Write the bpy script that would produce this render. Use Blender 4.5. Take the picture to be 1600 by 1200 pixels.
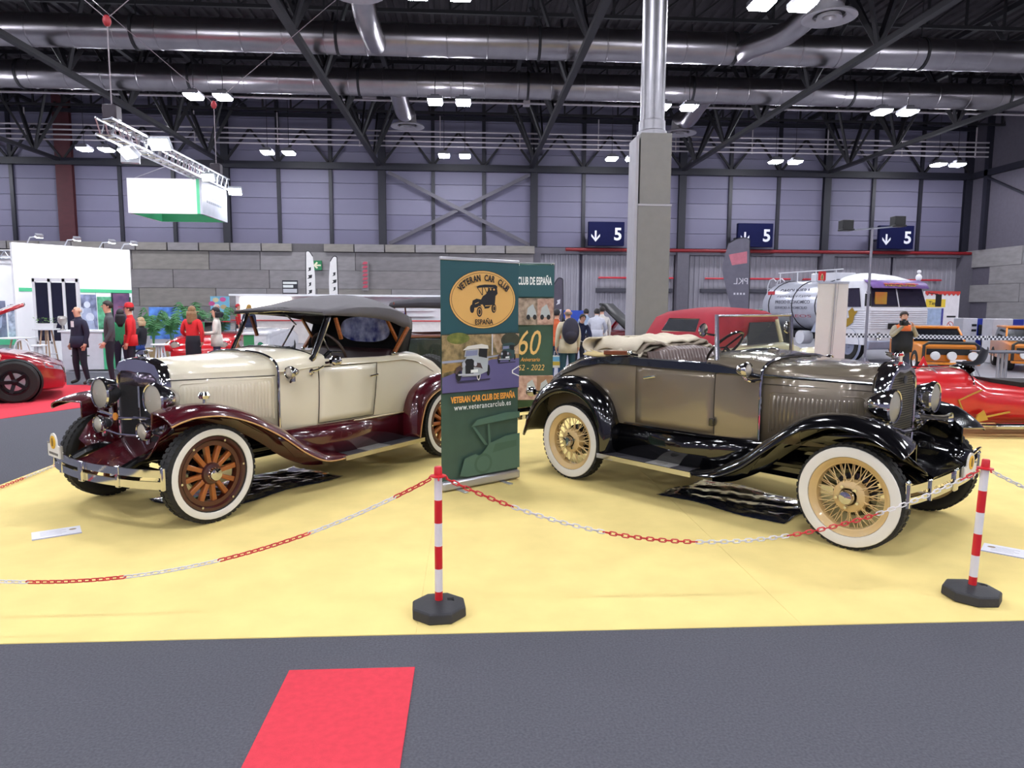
import bpy, bmesh, math, random
from mathutils import Vector, Matrix
random.seed(7)
for _o in list(bpy.data.objects): bpy.data.objects.remove(_o, do_unlink=True)
SC = bpy.context.scene
COL = SC.collection
PI = math.pi
# ------------------------------------------------------------------ camera
cam_data = bpy.data.cameras.new('camera'); cam_data.sensor_width = 36.0
cam_data.lens = 36.0*1100/1600; cam_data.clip_end = 300
cam = bpy.data.objects.new('camera', cam_data); COL.objects.link(cam)
cam.matrix_world = (Matrix.Translation((0, 0, 1.65)) @ Matrix.Rotation(math.radians(-3.5), 4, 'Z')
                    @ Matrix.Rotation(math.radians(90-6.33), 4, 'X') @ Matrix.Rotation(math.radians(.3), 4, 'Z'))
SC.camera = cam
# ------------------------------------------------------------------ world, exposure, light levels
world = bpy.data.worlds.new('world'); SC.world = world; world.use_nodes = True
world.node_tree.nodes['Background'].inputs[0].default_value = (.55, .58, .7, 1)
world.node_tree.nodes['Background'].inputs[1].default_value = .02
SC.view_settings.view_transform = 'Standard'; SC.view_settings.look = 'None'
SC.view_settings.exposure = 0.0; SC.view_settings.gamma = 1.0
SC.view_settings.use_curve_mapping = False
LAMP = 165.0        # radiance of the hall's ceiling luminaires
FLOOD = 42.0       # radiance of the stand floodlights
try:
    SC.cycles.max_bounces = 7; SC.cycles.diffuse_bounces = 3; SC.cycles.glossy_bounces = 4
    SC.cycles.transparent_max_bounces = 12; SC.cycles.transmission_bounces = 6
    SC.cycles.caustics_reflective = False; SC.cycles.caustics_refractive = False
    SC.cycles.sample_clamp_indirect = 4.0
except Exception: pass

# ------------------------------------------------------------------ materials
def lin(h):
    h = h.lstrip('#'); c = [int(h[i:i+2], 16)/255 for i in (0, 2, 4)]
    return tuple((x/12.92 if x <= .04045 else ((x+.055)/1.055)**2.4) for x in c)
MATS = {}
def mat(name, hexc, rough=.5, metal=0., coat=0., var=.06, scale=6., bump=0., bscale=60., alpha=1., trans=0., emit=0., stretch=None, sheen=0., spec=.5, hex2=None):
    if name in MATS: return MATS[name]
    M = bpy.data.materials.new(name); M.use_nodes = True; nt = M.node_tree; N = nt.nodes; L = nt.links
    b = N['Principled BSDF']; c = lin(hexc)
    b.inputs['Roughness'].default_value = rough; b.inputs['Metallic'].default_value = metal
    b.inputs['Coat Weight'].default_value = coat; b.inputs['Coat Roughness'].default_value = .03
    b.inputs['Specular IOR Level'].default_value = spec
    tc = N.new('ShaderNodeTexCoord'); mp = N.new('ShaderNodeMapping'); L.new(tc.outputs['Object'], mp.inputs['Vector'])
    if stretch: mp.inputs['Scale'].default_value = stretch
    nz = N.new('ShaderNodeTexNoise'); nz.inputs['Scale'].default_value = scale; nz.inputs['Detail'].default_value = 3
    L.new(mp.outputs['Vector'], nz.inputs['Vector'])
    rp = N.new('ShaderNodeValToRGB'); d = c if hex2 is None else lin(hex2)
    rp.color_ramp.elements[0].position = .3; rp.color_ramp.elements[1].position = .7
    rp.color_ramp.elements[0].color = tuple(max(0, x*(1-var)) for x in c)+(1,)
    rp.color_ramp.elements[1].color = tuple(min(1, x*(1+var)) for x in d)+(1,)
    L.new(nz.outputs['Fac'], rp.inputs['Fac']); L.new(rp.outputs['Color'], b.inputs['Base Color'])
    if bump > 0:
        n2 = N.new('ShaderNodeTexNoise'); n2.inputs['Scale'].default_value = bscale; n2.inputs['Detail'].default_value = 2
        L.new(mp.outputs['Vector'], n2.inputs['Vector'])
        bp = N.new('ShaderNodeBump'); bp.inputs['Strength'].default_value = bump; bp.inputs['Distance'].default_value = .01
        L.new(n2.outputs['Fac'], bp.inputs['Height']); L.new(bp.outputs['Normal'], b.inputs['Normal'])
    if sheen: b.inputs['Sheen Weight'].default_value = sheen
    if trans: b.inputs['Transmission Weight'].default_value = trans
    if alpha < 1: b.inputs['Alpha'].default_value = alpha
    if emit:
        L.new(rp.outputs['Color'], b.inputs['Emission Color']); b.inputs['Emission Strength'].default_value = emit
    MATS[name] = M; return M
def glassmat(name, hexc='ffffff', tint=.12, rough=.02):
    """thin pane: mostly clear, with mirror reflections by viewing angle"""
    if name in MATS: return MATS[name]
    M = bpy.data.materials.new(name); M.use_nodes = True; nt = M.node_tree; N = nt.nodes; L = nt.links
    N.remove(N['Principled BSDF']); out = N['Material Output']
    tr = N.new('ShaderNodeBsdfTransparent'); gl = N.new('ShaderNodeBsdfGlossy'); mx = N.new('ShaderNodeMixShader'); fr = N.new('ShaderNodeFresnel')
    c = lin(hexc); tr.inputs['Color'].default_value = tuple(x*(1-tint) for x in c)+(1,)
    gl.inputs['Roughness'].default_value = rough; fr.inputs['IOR'].default_value = 1.5
    L.new(fr.outputs[0], mx.inputs[0]); L.new(tr.outputs[0], mx.inputs[1]); L.new(gl.outputs[0], mx.inputs[2]); L.new(mx.outputs[0], out.inputs['Surface'])
    MATS[name] = M; return M
def emat(name, hexc, s):
    if name in MATS: return MATS[name]
    M = bpy.data.materials.new(name); M.use_nodes = True; b = M.node_tree.nodes['Principled BSDF']
    b.inputs['Base Color'].default_value = lin(hexc)+(1,); b.inputs['Emission Color'].default_value = lin(hexc)+(1,); b.inputs['Emission Strength'].default_value = s
    MATS[name] = M; return M
CHROME = mat('chrome', 'e8e8ec', .06, 1., var=.01)
STEEL = mat('galvanised steel', 'c9c8cc', .3, 1., var=.06, scale=3)
BLACKPL = mat('black plastic', '101013', .45, var=.1)
RUBBER = mat('tyre rubber', '1b1a19', .75, var=.15, bump=.1, bscale=40)
WHITEWALL = mat('white wall rubber', 'e6e2d8', .55, var=.03)
PLWHITE = mat('white plastic', 'ececec', .4, var=.02)
RED = mat('red plastic', 'cf1f26', .4, var=.04)
GLASS = glassmat('clear glass')
DARKSTEEL = mat('dark painted steel', '1e1e27', .55, var=.1)
WHITEP = mat('white laminate', 'ecebf0', .5, var=.02)

# ------------------------------------------------------------------ mesh helpers
def V(*a): return Vector(a)
def frame(d):
    d = Vector(d).normalized(); u = Vector((0, 0, 1)) if abs(d.z) < .9 else Vector((1, 0, 0))
    a = d.cross(u).normalized(); return a, a.cross(d).normalized()
class MB:
    def __init__(s): s.v = []; s.f = []; s.mi = []; s.cur = 0
    def add(s, vs, fs):
        o = len(s.v); s.v += [tuple(x) for x in vs]; s.f += [tuple(i+o for i in f) for f in fs]; s.mi += [s.cur]*len(fs); return s
    def mat(s, i): s.cur = i; return s
    def bx(s, x0, x1, y0, y1, z0, z1):
        return s.add([(x0,y0,z0),(x1,y0,z0),(x1,y1,z0),(x0,y1,z0),(x0,y0,z1),(x1,y0,z1),(x1,y1,z1),(x0,y1,z1)],
                     [(0,3,2,1),(4,5,6,7),(0,1,5,4),(1,2,6,5),(2,3,7,6),(3,0,4,7)])
    def box(s, c, size, R=None):
        R = R or Matrix.Identity(3); c = Vector(c); h = [x/2 for x in size]; vs = []
        for z in (-1, 1):
            for x, y in ((-1,-1),(1,-1),(1,1),(-1,1)): vs.append(c+R@Vector((x*h[0], y*h[1], z*h[2])))
        return s.add(vs, [(0,3,2,1),(4,5,6,7),(0,1,5,4),(1,2,6,5),(2,3,7,6),(3,0,4,7)])
    def bar(s, p, q, w, h=None, up=None):
        """rectangular bar from p to q"""
        p = Vector(p); q = Vector(q); h = h or w; d = (q-p).normalized()
        if up is None: a, b = frame(d)
        else: a = d.cross(Vector(up)).normalized(); b = a.cross(d).normalized()
        r = []
        for c in (p, q): r.append([c+a*w/2+b*h/2, c-a*w/2+b*h/2, c-a*w/2-b*h/2, c+a*w/2-b*h/2])
        return s.loft(r)
    def cyl(s, p, q, r0, r1=None, n=12, caps=True):
        p = Vector(p); q = Vector(q); r1 = r0 if r1 is None else r1; a, b = frame(q-p); R = []
        for c, r in ((p, r0), (q, r1)): R.append([c+(a*math.cos(2*PI*i/n)+b*math.sin(2*PI*i/n))*r for i in range(n)])
        return s.loft(R, caps=caps)
    def loft(s, rings, closed=True, caps=True):
        n = len(rings[0]); vs = [p for r in rings for p in r]; fs = []
        for i in range(len(rings)-1):
            for j in range(n if closed else n-1):
                k = (j+1) % n; fs.append((i*n+j, i*n+k, (i+1)*n+k, (i+1)*n+j))
        if caps and closed:
            fs.append(tuple(range(n))[::-1]); m = (len(rings)-1)*n; fs.append(tuple(range(m, m+n)))
        return s.add(vs, fs)
    def tube(s, pts, r, n=8, closed=False, caps=True):
        P = [Vector(p) for p in pts]; m = len(P); rr = r if isinstance(r, (list, tuple)) else [r]*m; rings = []; a = None
        for i in range(m):
            if closed: t = P[(i+1) % m]-P[i-1]
            else: t = P[min(i+1, m-1)]-P[max(i-1, 0)]
            t.normalize()
            if a is None: a, b = frame(t)
            else: a = (a-t*a.dot(t)).normalized(); b = a.cross(t).normalized()
            rings.append([P[i]+(a*math.cos(2*PI*k/n)+b*math.sin(2*PI*k/n))*rr[i] for k in range(n)])
        if closed: rings.append(rings[0]); return s.loft(rings, caps=False)
        return s.loft(rings, caps=caps)
    def lathe(s, prof, o=(0,0,0), ax=(0,0,1), n=24, caps=False):
        o = Vector(o); ax = Vector(ax).normalized(); a, b = frame(ax)
        return s.loft([[o+ax*h+(a*math.cos(2*PI*i/n)+b*math.sin(2*PI*i/n))*r for i in range(n)] for r, h in prof], caps=caps)
    def ball(s, c, r, n=12, m=8, sc=(1,1,1)):
        c = Vector(c); rings = []
        for j in range(m+1):
            t = -PI/2+PI*j/m; t = max(-PI/2+.02, min(PI/2-.02, t))
            rings.append([c+Vector((math.cos(t)*math.cos(2*PI*i/n)*r*sc[0], math.cos(t)*math.sin(2*PI*i/n)*r*sc[1], math.sin(t)*r*sc[2])) for i in range(n)])
        return s.loft(rings)
    def prism(s, poly, o, ax, ay, d):
        o = Vector(o); ax = Vector(ax); ay = Vector(ay); nn = ax.cross(ay).normalized()*d
        return s.loft([[o+ax*x+ay*y for x, y in poly], [o+ax*x+ay*y+nn for x, y in poly]])
    def grid(s, rows): return s.loft(rows, closed=False, caps=False)
    def build(s, name, m, parent=None, smooth=True, ang=38, bevel=0., solid=0., sub=0, loc=None):
        me = bpy.data.meshes.new(name); me.from_pydata(s.v, [], s.f)
        for x in (m if isinstance(m, (list, tuple)) else [m]): me.materials.append(x)
        for p, i in zip(me.polygons, s.mi): p.material_index = i
        bm = bmesh.new(); bm.from_mesh(me); bmesh.ops.remove_doubles(bm, verts=bm.verts, dist=1e-5); bmesh.ops.recalc_face_normals(bm, faces=bm.faces); bm.to_mesh(me); bm.free()
        o = bpy.data.objects.new(name, me); COL.objects.link(o)
        if loc: o.location = loc
        if parent: o.parent = parent
        if smooth:
            me.polygons.foreach_set('use_smooth', [True]*len(me.polygons)); me.set_sharp_from_angle(angle=math.radians(ang))
        if solid: md = o.modifiers.new('solid', 'SOLIDIFY'); md.thickness = solid; md.offset = -1
        if sub: md = o.modifiers.new('sub', 'SUBSURF'); md.levels = sub; md.render_levels = sub
        if bevel:
            md = o.modifiers.new('bevel', 'BEVEL'); md.width = bevel; md.segments = 2; md.limit_method = 'ANGLE'; md.angle_limit = math.radians(40)
        return o
def tag(o, label, cat, group=None, kind=None):
    if label: o['label'] = label
    if cat: o['category'] = cat
    if group: o['group'] = group
    if kind: o['kind'] = kind
    return o
def struct(o, label=None):
    o['kind'] = 'structure'
    if label: o['label'] = label
    return o
def empty(name, loc=(0,0,0), rz=0., label=None, cat=None, group=None):
    e = bpy.data.objects.new(name, None); e.empty_display_size = .2; COL.objects.link(e); e.location = loc; e.rotation_euler = (0, 0, rz)
    return tag(e, label, cat, group)
def inst(src, parent=None, loc=None, rot=None, scale=None, name=None):
    c = src.copy(); COL.objects.link(c); c.parent = parent
    if name: c.name = name
    if loc is not None: c.location = loc
    if rot is not None: c.rotation_euler = rot
    if scale is not None: c.scale = scale
    return c
def tree_copy(src, loc=None, rz=None, label=None, parent=None):
    c = src.copy(); COL.objects.link(c); c.parent = parent
    for ch in list(src.children): tree_copy(ch, parent=c)
    if loc is not None: c.location = loc
    if rz is not None: c.rotation_euler = (0, 0, rz)
    if label: c['label'] = label
    return c
def smooth_poly(pts, k=6, closed=False):
    """Catmull-Rom through pts (any dimension)"""
    out = []; n = len(pts); P = [Vector(p) for p in pts]
    for i in range(n if closed else n-1):
        a = P[(i-1) % n] if closed or i > 0 else P[0]*2-P[1]; b = P[i]; c = P[(i+1) % n]; d = P[(i+2) % n] if closed or i+2 < n else P[-1]*2-P[-2]
        for j in range(k):
            t = j/k; out.append(.5*((2*b)+(c-a)*t+(2*a-5*b+4*c-d)*t*t+(3*b-a-3*c+d)*t**3))
    if not closed: out.append(P[-1])
    return out
def text_obj(name, s, m, o, ax, ay, width=None, height=None, parent=None, thick=.002, bold=0., shear=0., align='L', spacing=1.):
    """flat lettering as a thin mesh in the plane (ax, ay) at o; fitted to width and/or height"""
    cu = bpy.data.curves.new('t', 'FONT'); cu.body = s; cu.size = 1; cu.extrude = .5; cu.offset = bold; cu.shear = shear; cu.resolution_u = 3; cu.space_character = spacing
    t = bpy.data.objects.new('t', cu); COL.objects.link(t); dg = bpy.context.evaluated_depsgraph_get()
    me = bpy.data.meshes.new_from_object(t.evaluated_get(dg)); bpy.data.objects.remove(t); bpy.data.curves.remove(cu)
    xs = [v.co.x for v in me.vertices]; ys = [v.co.y for v in me.vertices]; x0, x1, y0, y1 = min(xs), max(xs), min(ys), max(ys)
    kx = width/(x1-x0) if width else None; ky = height/(y1-y0) if height else None
    kx = kx or ky; ky = ky or kx; ax = Vector(ax).normalized(); ay = Vector(ay).normalized(); nn = ax.cross(ay); o = Vector(o)
    off = {'L': x0, 'C': (x0+x1)/2, 'R': x1}[align]
    for v in me.vertices: v.co = o+ax*((v.co.x-off)*kx)+ay*((v.co.y-y0)*ky)+nn*(v.co.z+.5)*thick
    me.name = name; me.materials.clear(); me.materials.append(m)
    ob = bpy.data.objects.new(name, me); COL.objects.link(ob); ob.parent = parent
    return ob
def arc_text(name, s, m, c, ax, ay, rx, ry, a0, a1, h, parent, wid=.8, bold=.02, flip=False):
    """letters set along an ellipse, joined as one print"""
    c = Vector(c); ax = Vector(ax); ay = Vector(ay); V_ = []; F_ = []; n = len(s)
    for i, ch in enumerate(s):
        if ch == ' ': continue
        t = math.radians(a0+(a1-a0)*i/(n-1)); p = c+ax*rx*math.cos(t)+ay*ry*math.sin(t)
        nrm = (ax*math.cos(t)/rx+ay*math.sin(t)/ry).normalized()
        if flip: nrm = -nrm
        tg = nrm.cross(ax.cross(ay)).normalized(); tg = -tg if tg.dot(ax) < 0 else tg
        if flip: tg = tg if tg.dot(ax) > 0 else -tg
        ob = text_obj('tmp', ch, m, p, tg, nrm, height=h, thick=.002, bold=bold, align='C')
        for v in ob.data.vertices:
            d = v.co-p; v.co = p+tg*(d.dot(tg)*wid)+nrm*d.dot(nrm)+(d-tg*d.dot(tg)-nrm*d.dot(nrm))
        k = len(V_); V_ += [v.co.copy() for v in ob.data.vertices]; F_ += [tuple(j+k for j in p_.vertices) for p_ in ob.data.polygons]
        bpy.data.objects.remove(ob)
    b = MB(); b.add(V_, F_); return b.build(name, m, parent, smooth=False)

# ================================================================== the hall
CARPETG = mat('dark grey carpet', '5d5d64', .95, var=.18, scale=90, bump=.35, bscale=300, spec=.1)
CARPETY = mat('yellow carpet', 'f0d88d', .9, var=.05, scale=3, bump=.12, bscale=200, spec=.15)
CARPETR = mat('red carpet', 'da4552', .95, var=.06, scale=30, bump=.25, bscale=300, spec=.1)
POLISHED = mat('polished hall floor', '9a9aa2', .35, var=.08, scale=1.2)
CONC = [mat('concrete panel %s' % n, h, .85, var=.12, scale=1.6, bump=.15, bscale=12, stretch=(1, 1, 3)) for n, h in (('pale', '868284'), ('mid', '807b7c'), ('warm', '847f7a'), ('dull', '7a7678'))]
CLAD = [mat('wall cladding %s' % n, h, .6, var=.04, scale=.8) for n, h in (('a', '706d84'), ('b', '6d6a82'), ('c', '77748a'))]
ROOFM = mat('dark roof deck', '332e33', .8, var=.2, scale=2)
STRUCTM = mat('dark structural steel', '1c1b21', .6, var=.12)
BLUEBLK = mat('blue black steel', '1b1b27', .5, var=.1)
DUCT = mat('duct sheet metal', '9f9b9f', .3, 1., var=.08, scale=2, bump=.03, bscale=4)
PIPERED = mat('red pipe paint', '7d151d', .45, var=.1)
DOORGREY = mat('grey corrugated door', '8f8c96', .55, var=.05, scale=2)

b = MB(); b.bx(-34, 34, -33, 43, -.25, -.012); struct(b.build('floor', POLISHED, smooth=False), 'polished grey hall floor')
b = MB(); b.bx(-33, 14, -32, 3.41, -.012, 0); b.bx(-33, -4.27, 3.41, 17.6, -.012, 0); struct(b.build('floor_carpet_grey', CARPETG, smooth=False), 'dark grey carpet of the aisle')
YEL = empty('floor_carpet_yellow'); struct(YEL, 'yellow carpet under the two classic cars')
lane = [-4.27, -2.27, -.27, 1.73, 3.73, 5.73, 7.73, 9.73]      # carpet lanes laid side by side
for i in range(7):
    b = MB(); b.bx(lane[i]+.0005, lane[i+1]-.0005, 3.41, 13.2, -.012, .004+.0006*(i%2)); b.build('carpet_lane', CARPETY, YEL, smooth=False)
b = MB(); b.bx(-.815, -.25, -1.2, 3.08, -.004, .006); struct(b.build('floor_carpet_red_strip', CARPETR, smooth=False), 'short red carpet strip on the grey carpet')
b = MB(); b.add([(-16, 8.4, .006), (-6.9, 10.0, .006), (-5.4, 13.2, .006), (-6.0, 14.75, .006), (-16, 14.75, .006), (-16, 8.4, -.004), (-6.9, 10.0, -.004), (-5.4, 13.2, -.004), (-6.0, 14.75, -.004), (-16, 14.75, -.004)],
                [(0, 1, 2, 3, 4), (9, 8, 7, 6, 5), (0, 5, 6, 1), (1, 6, 7, 2), (2, 7, 8, 3), (3, 8, 9, 4), (4, 9, 5, 0)])
struct(b.build('floor_carpet_red', CARPETR, smooth=False), 'red carpet under the red sports car')

# ---- back wall: cladding panels between columns
WB = MB(); WB.bx(-34, 30.6, 42.2, 42.5, 0, 14); wall_back = struct(WB.build('wall_back', CLAD[0], smooth=False), 'bluish grey clad back wall of the hall')
PB = MB(); PB.bx(-1.42, 1.42, -.04, .06, 0, .862); pan = None
for j in range(-9, 12):
    for r in range(9):
        cx = -5.0+2.933*j+1.4665; z = 5.12+.88*r
        if pan is None: pan = PB.build('cladding_panel', CLAD[0], wall_back, smooth=False, bevel=.01); o = pan
        else: o = inst(pan, wall_back)
        o.location = (cx, 42.15, z)
        if (j*7+r*3) % 5 in (1, 3):
            if 'p2' not in globals():
                p2 = pan.data.copy(); p2.materials[0] = CLAD[1]; p3 = pan.data.copy(); p3.materials[0] = CLAD[2]
            o.data = p2 if (j+r) % 2 else p3
thin = None; thick = None
DRED = mat('dark red column paint', '4a1f26', .6, var=.1)
for j in range(-9, 13):
    x = -5.0+2.933*j
    if j % 3 == 0:
        if thick is None:
            b = MB(); b.bx(-.21, .21, -.24, -.2, 4.9, 13.2); b.bx(-.21, .21, .0, .04, 4.9, 13.2); b.bx(-.03, .03, -.2, 0, 4.9, 13.2)
            thick = b.build('wall_column', BLUEBLK, wall_back, smooth=False); o = thick
        else: o = inst(thick, wall_back)
    else:
        if thin is None:
            b = MB(); b.bx(-.1, .1, -.12, .0, 4.9, 13.2); thin = b.build('wall_mullion', BLUEBLK, wall_back, smooth=False); o = thin
        else: o = inst(thin, wall_back)
    o.location = (x, 42.08, 0)
    if j == -6:
        o.data = o.data.copy(); o.data.materials[0] = DRED; o.scale = (2.1, 1, 1)
b = MB(); b.bx(-34, 30.4, 41.7, 41.98, 9.35, 9.72); b.bx(-34, 30.4, 41.8, 41.98, 12.2, 12.4); b.build('wall_girder', BLUEBLK, wall_back, smooth=False)
b = MB()
for j in range(-9, 12):
    x = -5.0+2.933*j
    b.bar((x+.1, 41.85, 9.75), (x+1.45, 41.85, 11.5), .11); b.bar((x+1.48, 41.85, 11.5), (x+2.83, 41.85, 9.75), .11)
b.build('wall_lattice', STRUCTM, wall_back, smooth=False)
for s in (0, 1):
    b = MB(); b.bar((-4.6, 41.75-.1*s, 9.2 if s else 5.2), (3.5, 41.75-.1*s, 5.2 if s else 9.2), .2, .1, up=(0, 1, 0)); b.build('wind_brace', mat('grey brace steel', '55525c', .5), wall_back, smooth=False)
# ---- concrete base of the back wall (left of the freight doors)
WL = MB(); WL.bx(-34, 3.75, 41.2, 42.0, 0, 5.1); wall_conc = struct(WL.build('wall_concrete_back', mat('concrete joint', '5c595b', .9), smooth=False), 'grey concrete panel base of the back wall')
blk = {}
def block(parent, x0, x1, z0, z1, y, ci, axis='x', th=.07):
    key = (round(x1-x0, 2), round(z1-z0, 2), ci, axis)
    if key not in blk:
        w = (x1-x0)/2-.008; h = z1-z0-.016; b = MB()
        if axis == 'x': b.bx(-w, w, -th, .05, .011, .011+h)
        else: b.bx(-th, .05, -w, w, .011, .011+h)
        o = b.build('concrete_block', CONC[ci], parent, smooth=False, bevel=.008); blk[key] = o
    else: o = inst(blk[key], parent)
    if axis == 'x': o.location = ((x0+x1)/2, y+random.uniform(-.012, .012), z0)
    else: o.location = (y, (x0+x1)/2, z0)
    return o
for r in range(5):
    x = -34.0+(1.1 if r % 2 else 0); z1 = 4.62-1.03*r
    while x < 3.6:
        w = random.choice((2.8, 4.2, 5.3)); xe = min(x+w, 3.72)
        if xe-x > .4: block(wall_conc, x, xe, max(z1-1.03, 0.02), z1, 41.2, random.choice((0, 1, 1, 2, 3)))
        x = xe+.02
for k in range(22):
    x = -34+1.72*k
    if k != 14: block(wall_conc, x, x+1.66, 4.64, 5.08, 41.05, (0, 2)[k % 2])
# ---- freight doors (corrugated) right of the concrete
def rib_panel(name, x0, x1, z0, z1, y, m, parent, pitch=.29):
    b = MB(); n = max(2, int((x1-x0)/pitch)); pts = []
    for i in range(n):
        a = x0+(x1-x0)*i/n; w = (x1-x0)/n
        pts += [(a, y), (a+w*.45, y), (a+w*.55, y-.05), (a+w*.9, y-.05)]
    pts.append((x1, y)); b.grid([[(p[0], p[1], z0) for p in pts], [(p[0], p[1], z1) for p in pts]])
    return b.build(name, m, parent, smooth=False, solid=.02)
n = 0
for x0, x1 in ((3.95, 6.5), (6.7, 12.2), (13.0, 16.6), (16.75, 21.0), (21.8, 25.6), (25.75, 29.9)):
    n += 1; d = rib_panel('door_%d' % n, x0, x1, .02, 4.7, 41.9, DOORGREY, None); struct(d, 'grey corrugated freight door in the back wall')
b = MB()
for x in (3.8, 12.6, 21.4, 30.1): b.bx(x-.35, x+.35, 41.3, 42.0, 0, 4.9)
b.bx(3.75, 30.2, 41.6, 42.0, 4.7, 5.05)
struct(b.build('trim_1', mat('grey door frame', '5d5a64', .6), smooth=False), 'grey pillars and lintel around the freight doors')
b = MB(); b.tube([(5.6, 41.3, 4.93), (30.2, 41.3, 4.93)], .1, 10)
for x in (6.5, 9.5, 15, 18, 24, 27): b.bx(x-.06, x+.06, 41.3, 41.7, 4.83, 5.0)
tag(b.build('sprinkler_pipe', PIPERED), 'long dark red sprinkler pipe above the freight doors', 'pipe')
b = MB(); b.tube([(15.9, 41.25, 4.8), (15.9, 41.25, -.01)], .09, 8); b.ball((15.9, 41.25, .45), .16); tag(b.build('fire_riser', PIPERED), 'upright red fire riser pipe between freight doors', 'pipe')
for x0, x1, lb in ((7.6, 9.4, 'left of the pillar'), (10.1, 12.1, 'right of the pillar'), (14.0, 19.2, 'behind the grey feather flag'), (20.0, 23.2, 'above the tanker truck'), (23.6, 28.6, 'right of the truck cab roof')):
    b = MB(); b.tube([(x0, 41.5, 3.33), (x1, 41.5, 3.33)], .055, 8); b.bx(x0+.1, x0+.2, 41.5, 41.85, 3.29, 3.37); b.bx(x1-.2, x1-.1, 41.5, 41.85, 3.29, 3.37)
    tag(b.build('door_bar', mat('bright red bar', 'c02838', .4)), 'thin bright red bar across the freight door, '+lb, 'bar')
for x0, x1, lb in ((7.5, 12.1, 'behind the pillar'), (13.8, 19.0, 'behind the grey feather flag')):
    b = MB(); b.bx(x0, x1, 41.6, 41.8, 2.5, 2.72); tag(b.build('bump_rail', mat('dark rail', '3a3944', .6), bevel=.01), 'dark horizontal bump rail on the freight door, '+lb, 'rail')
# ---- right side wall
W = MB(); W.bx(30.4, 30.8, 10, 42.5, 0, 14); wall_right = struct(W.build('wall_right', mat('dark side cladding', '56525e', .7, var=.06), smooth=False), 'right side wall of the hall')
for r in range(5):
    y = 42.0-(2.2 if r % 2 else 0); z1 = 5.1-1.03*r
    while y > 12:
        block(wall_right, y-4.6, y-.02, max(z1-1.03, .02), z1, 30.36, random.choice((0, 0, 1, 2)), 'y'); y -= 4.6
b = MB()
for y in (40.5, 36.2, 31.9, 27.6, 23.3): b.bx(30.15, 30.38, y-.15, y+.15, 5.1, 13)
b.bx(30.15, 30.38, 10, 42, 9.35, 9.7); b.bar((30.2, 40.5, 9.3), (30.2, 31.9, 5.2), .12)
b.build('side_columns', BLUEBLK, wall_right, smooth=False)
b = MB(); b.bx(-34.4, -34, -33, 43, 0, 14); struct(b.build('wall_left', CLAD[1], smooth=False), 'left side wall of the hall')
b = MB(); b.bx(-34, 34, -33, -32.6, 0, 14); struct(b.build('wall_front', CLAD[2], smooth=False), 'wall behind the visitor')
b = MB(); b.bx(34, 34.4, -33, 10, 0, 14); b.bx(30.8, 34, 9.6, 10, 0, 14); struct(b.build('wall_right_front', CLAD[1], smooth=False), 'near part of the right side wall')
# ---- roof deck, joists, trusses
b = MB(); pts = []
for i in range(150):
    x = -34+68*i/150; w = 68/150; pts += [(x, 13.3), (x+w*.5, 13.3), (x+w*.6, 13.22), (x+w*.9, 13.22)]
pts.append((34, 13.3)); b.grid([[(x, -33, z) for x, z in pts], [(x, 42.6, z) for x, z in pts]])
b.bx(-34, 34, -33, 42.6, 13.35, 13.5); struct(b.build('ceiling', ROOFM, smooth=False), 'dark corrugated roof deck')
b = MB(); step = 1.47
b.bx(-33, 31, -.07, .07, 13.05, 13.2); b.bx(-33, 31, -.06, .06, 11.95, 12.07)
for i in range(44):
    x = -33+step*i; b.bx(x-.04, x+.04, -.04, .04, 12, 13.1)
    b.bar((x, 0, 12.02), (x+step, 0, 13.1), .06)
joist = b.build('roof_joist', STRUCTM, smooth=False); struct(joist, 'dark lattice roof joist'); joist.location = (0, 39.6, 0)
for y in (35.2, 30.8, 26.4, 22.0, 17.6, 13.2, 8.8, 4.4, 0, -4.4, -8.8, -13.2, -17.6, -22, -26.4): o = inst(joist, None, (0, y, 0))
b = MB(); b.bx(-.11, .11, -33, 42, 9.55, 9.72)
for s in (-1, 1): b.bx(s*1.3-.1, s*1.3+.1, -33, 42, 12.6, 12.8)
for k in range(16):
    y = 39.6-4.4*k
    for s in (-1, 1):
        b.bar((0, y, 9.65), (s*1.3, y+.9, 12.65), .15); b.bar((0, y, 9.65), (s*1.3, y-.9, 12.65), .11)
    b.bar((0, y, 9.65), (0, y+2.2, 12.7), .09)
tr = b.build('roof_truss', mat('grey truss steel', '201f25', .55, var=.1), smooth=False); struct(tr, 'dark triangular roof truss'); tr.location = (-5.15, 0, 0)
for x in (-31.7, -22.8, -13.9, 3.6, 12.6, 21.4): inst(tr, None, (x, 0, 0))
# ---- air ducts with diffusers
for y, lb in ((25.2, 'nearer'), (29.9, 'farther')):
    e = empty('air_duct', (0, y, 10.6), 0, 'big round silver air duct under the roof, the %s of two' % lb, 'duct')
    b = MB(); b.lathe([(.52, -33), (.52, 31)], (0, 0, 0), (1, 0, 0), 28); b.build('pipe', DUCT, e)
    b = MB(); b.lathe([(.522, -.03), (.535, -.015), (.535, .015), (.522, .03)], (0, 0, 0), (1, 0, 0), 28); ring = b.build('seam', DUCT, e); ring.location = (-32, 0, 0)
    for k in range(1, 46): inst(ring, e, (-32+1.36*k, 0, 0))
    b = MB(); b.tube([(0, 0, .5), (0, 0, 2.6)], .02, 5); b.lathe([(.535, -.05), (.555, -.05), (.555, .05), (.535, .05)], (0, 0, 0), (1, 0, 0), 20); hgr = b.build('duct_hanger', STRUCTM, e); hgr.location = (-24, 0, 0)
    for x in (-17.5, -11, -4.4, 2.4, 9.2, 16, 22.8): inst(hgr, e, (x, 0, 0))
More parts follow.
